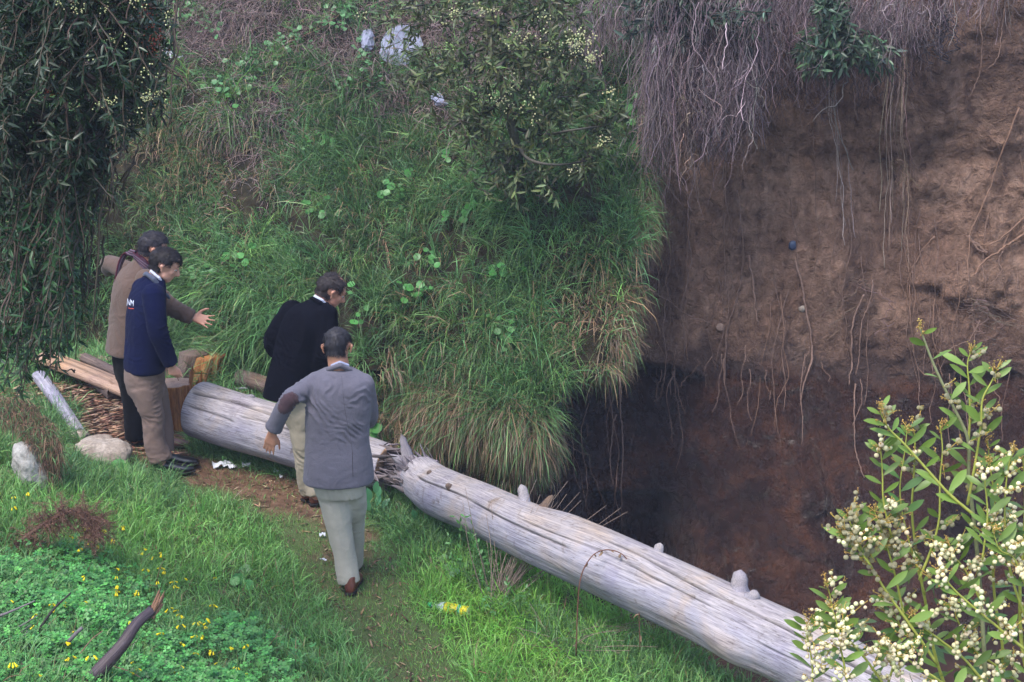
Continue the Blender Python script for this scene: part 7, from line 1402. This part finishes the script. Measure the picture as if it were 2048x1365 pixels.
    seam('yoke_seam', [P(257, 577), P(270, 580), P(280, 585)], jk, plain('navy_seam', (0.004, 0.005, 0.02), 0.9, 0.1), e, 0.0014, 0.0, 12)
    tm = clothmat('trousers_taupe', (0.135, 0.094, 0.082), 0.88, 0.12, 1200, 0.07, 0.1, 0.5)
    fuse('trousers', [loft_geo([R_(292, 790, 0.0, 0.14, 0.12), R_(289, 760, 0.0, 0.165, 0.135), R_(289, 725, 0.0, 0.165, 0.13)], 40)] + sleeve([P(289, 775, -0.06), P(296, 805, -0.075), k1, P(308, 880, -0.09), a1 + [0, 0, 0.02]], [0.115, 0.098, 0.082, 0.080, 0.086]) + sleeve([P(303, 775, 0.07), k2, a2 + [0, 0, 0.0]], [0.105, 0.082, 0.078]), tm, e, 0.0095, 6,
         folds(0.005, 29, (7, 7, 13), [(k1, 0.13, 0.007, [0.25, 0, 1]), (P(298, 775, -0.15), 0.12, 0.006, [0.5, 0, 1]), (a1, 0.10, 0.006, [0.1, 0, 1]), (k2, 0.1, 0.006, [0, 0, 1])]))
    sm = plain('black_leather', (0.008, 0.008, 0.011), 0.28, 0.6, 30, 0.2)
    for a in (a1, a2): shoe('shoe', np.array([a[0] - 0.045, a[1], float(G(a[0], a[1])) + 0.012]), [1, 0.12, 0], sm, e)
    return e
# ======================================================= man in the tan coat
def man_tan():
    ft = gpt(338, 893); y0 = ft[1] - 0.02; P = lambda u, v, d=0.0: PY(u, v, y0 + d)
    e = empty('person', gpt(268, 892), 'man in a tan coat and striped scarf pointing with an open hand', 'person')
    skin = skinmat('skin_d', (0.42, 0.22, 0.16)); SKIN_CUR[0] = skin; wide = nrm([0.55, -0.83, 0]); dep = nrm([0.83, 0.55, 0])
    neck = P(290, 525, 0.0); hc = P(308, 498, 0.0); g, loc, W, Mr = headparts(hc, np.array([0.86, 0.28, -0.34]), np.array([0.35, 0.1, 0.93]), 1.04, neck, 0.062)
    shR, elR, wrR = P(292, 560, -0.19), P(338, 612, -0.22), P(386, 635, -0.24); shL, elL, wrL = P(258, 545, 0.20), P(222, 528, 0.36), P(216, 540, 0.60)
    g += limbchain([neck, P(268, 620, 0), P(262, 700, 0), P(266, 740, 0)], [0.06, 0.09, 0.09, 0.09]) + limbchain([shR, elR, wrR], [0.045, 0.036, 0.027]) + limbchain([shL, elL, wrL], [0.045, 0.036, 0.027])
    g += handparts(wrR, P(412, 642, -0.27) - wrR, np.array([0.15, -0.8, 0.45]), np.array([0.15, 0, 1.0]), 1.02, 0.04, 0.30, 1.0) + handparts(wrL, np.array([-0.2, 0.9, -0.3]), np.array([0, 0, -1]), np.array([1, 0, 0.0]), 0.95, 0.3)
    k1, a1, k2, a2 = P(268, 815, -0.06), P(270, 878, -0.06), P(284, 815, 0.12), P(325, 872, 0.05)
    a2 = P(300, 868, 0.04)
    g += limbchain([P(262, 735, -0.07), k1, a1], [0.08, 0.05, 0.04]) + limbchain([P(275, 735, 0.07), k2, a2], [0.08, 0.05, 0.04]); body = fuse('body', g, skin, e, 0.0068, 4)
    hm = hairmat('hair_greying', (0.022, 0.019, 0.026)); gm = hairmat('hair_grey_temple', (0.16, 0.15, 0.17))
    hr = patch('hair', body, lambda p, n_: (lambda q: (q[:, 2] > np.where(q[:, 0] > 0.035, 0.062, np.where(q[:, 0] > -0.01, 0.030, -0.06))) & (np.abs(q[:, 1]) < 0.086) & ~((np.abs(q[:, 1]) > 0.066) & (q[:, 0] > -0.042) & (q[:, 2] < 0.028)))(loc(p)), 0.007, hm, e, lambda p: 0.005 * fbm(p * 45, 2, 9)); hl = strands_on(hr, loc, Mr, hm, e); face_bits(W, Mr, e)
    patch('sideburn', body, lambda p, n_: (lambda q: (q[:, 1] < -0.045) & (q[:, 0] > 0.0) & (q[:, 0] < 0.028) & (q[:, 2] > -0.025) & (q[:, 2] < 0.045))(loc(p)), 0.006, gm, e)
    cm = clothmat('tan_wool', (0.078, 0.049, 0.039), 0.85, 0.15, 800, 0.14, 0.25, 0.5); R_ = lambda u, v, d, a, b: (P(u, v, d), a, b, wide, dep)
    tors = loft_geo([R_(258, 702, 0.0, 0.200, 0.165), R_(260, 680, 0.0, 0.200, 0.160), R_(262, 640, 0.0, 0.198, 0.150), R_(265, 600, 0.0, 0.200, 0.142), R_(269, 565, 0.0, 0.205, 0.132), R_(275, 545, 0.0, 0.180, 0.112), R_(283, 530, 0.0, 0.110, 0.085), R_(288, 520, 0.0, 0.075, 0.070)], 48)
    arms = sleeve([shR, elR, wrR], [0.082, 0.066, 0.056]) + sleeve([shL, elL, wrL], [0.082, 0.064, 0.055])
    fuse('coat', [tors] + arms, cm, e, 0.009, 6, folds(0.005, 35, (6, 6, 9), [(elR, 0.12, 0.006, elR - wrR), (P(250, 600, -0.1), 0.15, 0.005, [1, 0, 0.6])]))
    # striped scarf: wound round the neck, ends over the shoulder
    m, t, o = mat('striped_scarf'); a = N(t, 'ShaderNodeAttribute', attribute_name='Grain'); sx = N(t, 'ShaderNodeSeparateXYZ'); t.links.new(a.outputs['Vector'], sx.inputs[0]); mm = N(t, 'ShaderNodeMath', operation='FRACT'); m2 = N(t, 'ShaderNodeMath', operation='MULTIPLY'); m2.inputs[1].default_value = 3.2; t.links.new(sx.outputs[1], m2.inputs[0]); t.links.new(m2.outputs[0], mm.inputs[0])
    r = ramp(t, mm.outputs[0], [(0, (0.045, 0.010, 0.018)), (0.34, (0.012, 0.016, 0.035)), (0.52, (0.10, 0.13, 0.17)), (0.62, (0.09, 0.02, 0.03)), (0.8, (0.12, 0.11, 0.15))]); r.color_ramp.interpolation = 'CONSTANT'; pbsdf(t, o, r.outputs[0], 0.9, 0.1, noise(t, 400, 2).outputs[0], 0.4, 0.003)
    def scarf(pts, w, K=60, S=16, thick=0.4):
        C = resample(pts, K); T = unit(np.gradient(C, axis=0)); out = unit(C - np.array([neck[0], neck[1], 0]) * 1.0 * np.array([1, 1, 0]) - np.array([0, 0, 1]) * C[:, 2:3]); Bv = unit(np.cross(T, out)); out = np.cross(Bv, T); th = np.arange(S) / S * 2 * np.pi
        V = C[:, None] + Bv[:, None] * (np.cos(th) * w)[None, :, None] + out[:, None] * (np.sin(th) * w * thick)[None, :, None] * (1 + 0.2 * np.sin(th * 3))[None, :, None]; idx = np.arange(K * S).reshape(K, S); nx = np.roll(idx, -1, 1); Q = np.stack([idx[:-1], nx[:-1], nx[1:], idx[1:]], -1).reshape(-1, 4); tt = [[0 + 0, i, i + 1] for i in range(1, S - 1)] + [[(K - 1) * S, (K - 1) * S + i + 1, (K - 1) * S + i] for i in range(1, S - 1)]
        gr = np.stack([np.repeat(np.arange(K) / K, S), np.tile(np.cos(th) * 0.5 + 0.5, K), np.zeros(K * S)], -1); return (V.reshape(-1, 3), np.array(tt), Q, None), gr
    parts_ = [scarf([P(286, 508, 0.08), P(276, 514, 0.0), P(284, 524, -0.08), P(298, 540, -0.09), P(310, 545, -0.03), P(312, 530, 0.05)], 0.036), scarf([P(280, 504, 0.10), P(268, 510, 0.03), P(276, 519, -0.07), P(292, 533, -0.10), P(306, 544, -0.06)], 0.026), scarf([P(272, 508, 0.02), P(255, 506, 0.10), P(243, 522, 0.10), P(236, 545, 0.06), P(232, 570, 0.02)], 0.028)]
    o_ = build('scarf', cat_geo([q[0] for q in parts_]), m, e); add_grain(o_, np.concatenate([q[1] for q in parts_]))
    tm = clothmat('trousers_black', (0.003, 0.003, 0.004), 0.9, 0.05, 900, 0.15, 0.05, 0.4)
    fuse('trousers', [loft_geo([R_(266, 760, 0.0, 0.14, 0.12), R_(264, 730, 0.0, 0.165, 0.135), R_(262, 690, 0.0, 0.165, 0.13)], 40)] + sleeve([P(262, 745, -0.06), k1, a1], [0.105, 0.082, 0.072]) + sleeve([P(277, 745, 0.07), k2, a2], [0.105, 0.082, 0.074]), tm, e, 0.0105, 6, folds(0.005, 39))
    sm = plain('brown_shoe_d', (0.075, 0.036, 0.028), 0.4, 0.5, 30, 0.25); shoe('shoe', np.array([a1[0] - 0.03, a1[1], float(G(a1[0], a1[1])) + 0.012]), [1, 0.2, 0], sm, e); s2 = gpt(322, 893); shoe('shoe', np.array([s2[0] - 0.05, s2[1] - 0.02, s2[2] + 0.012]), [1, -0.05, 0], sm, e)
    return e
man_blazer(); man_coat(); man_navy(); man_tan()
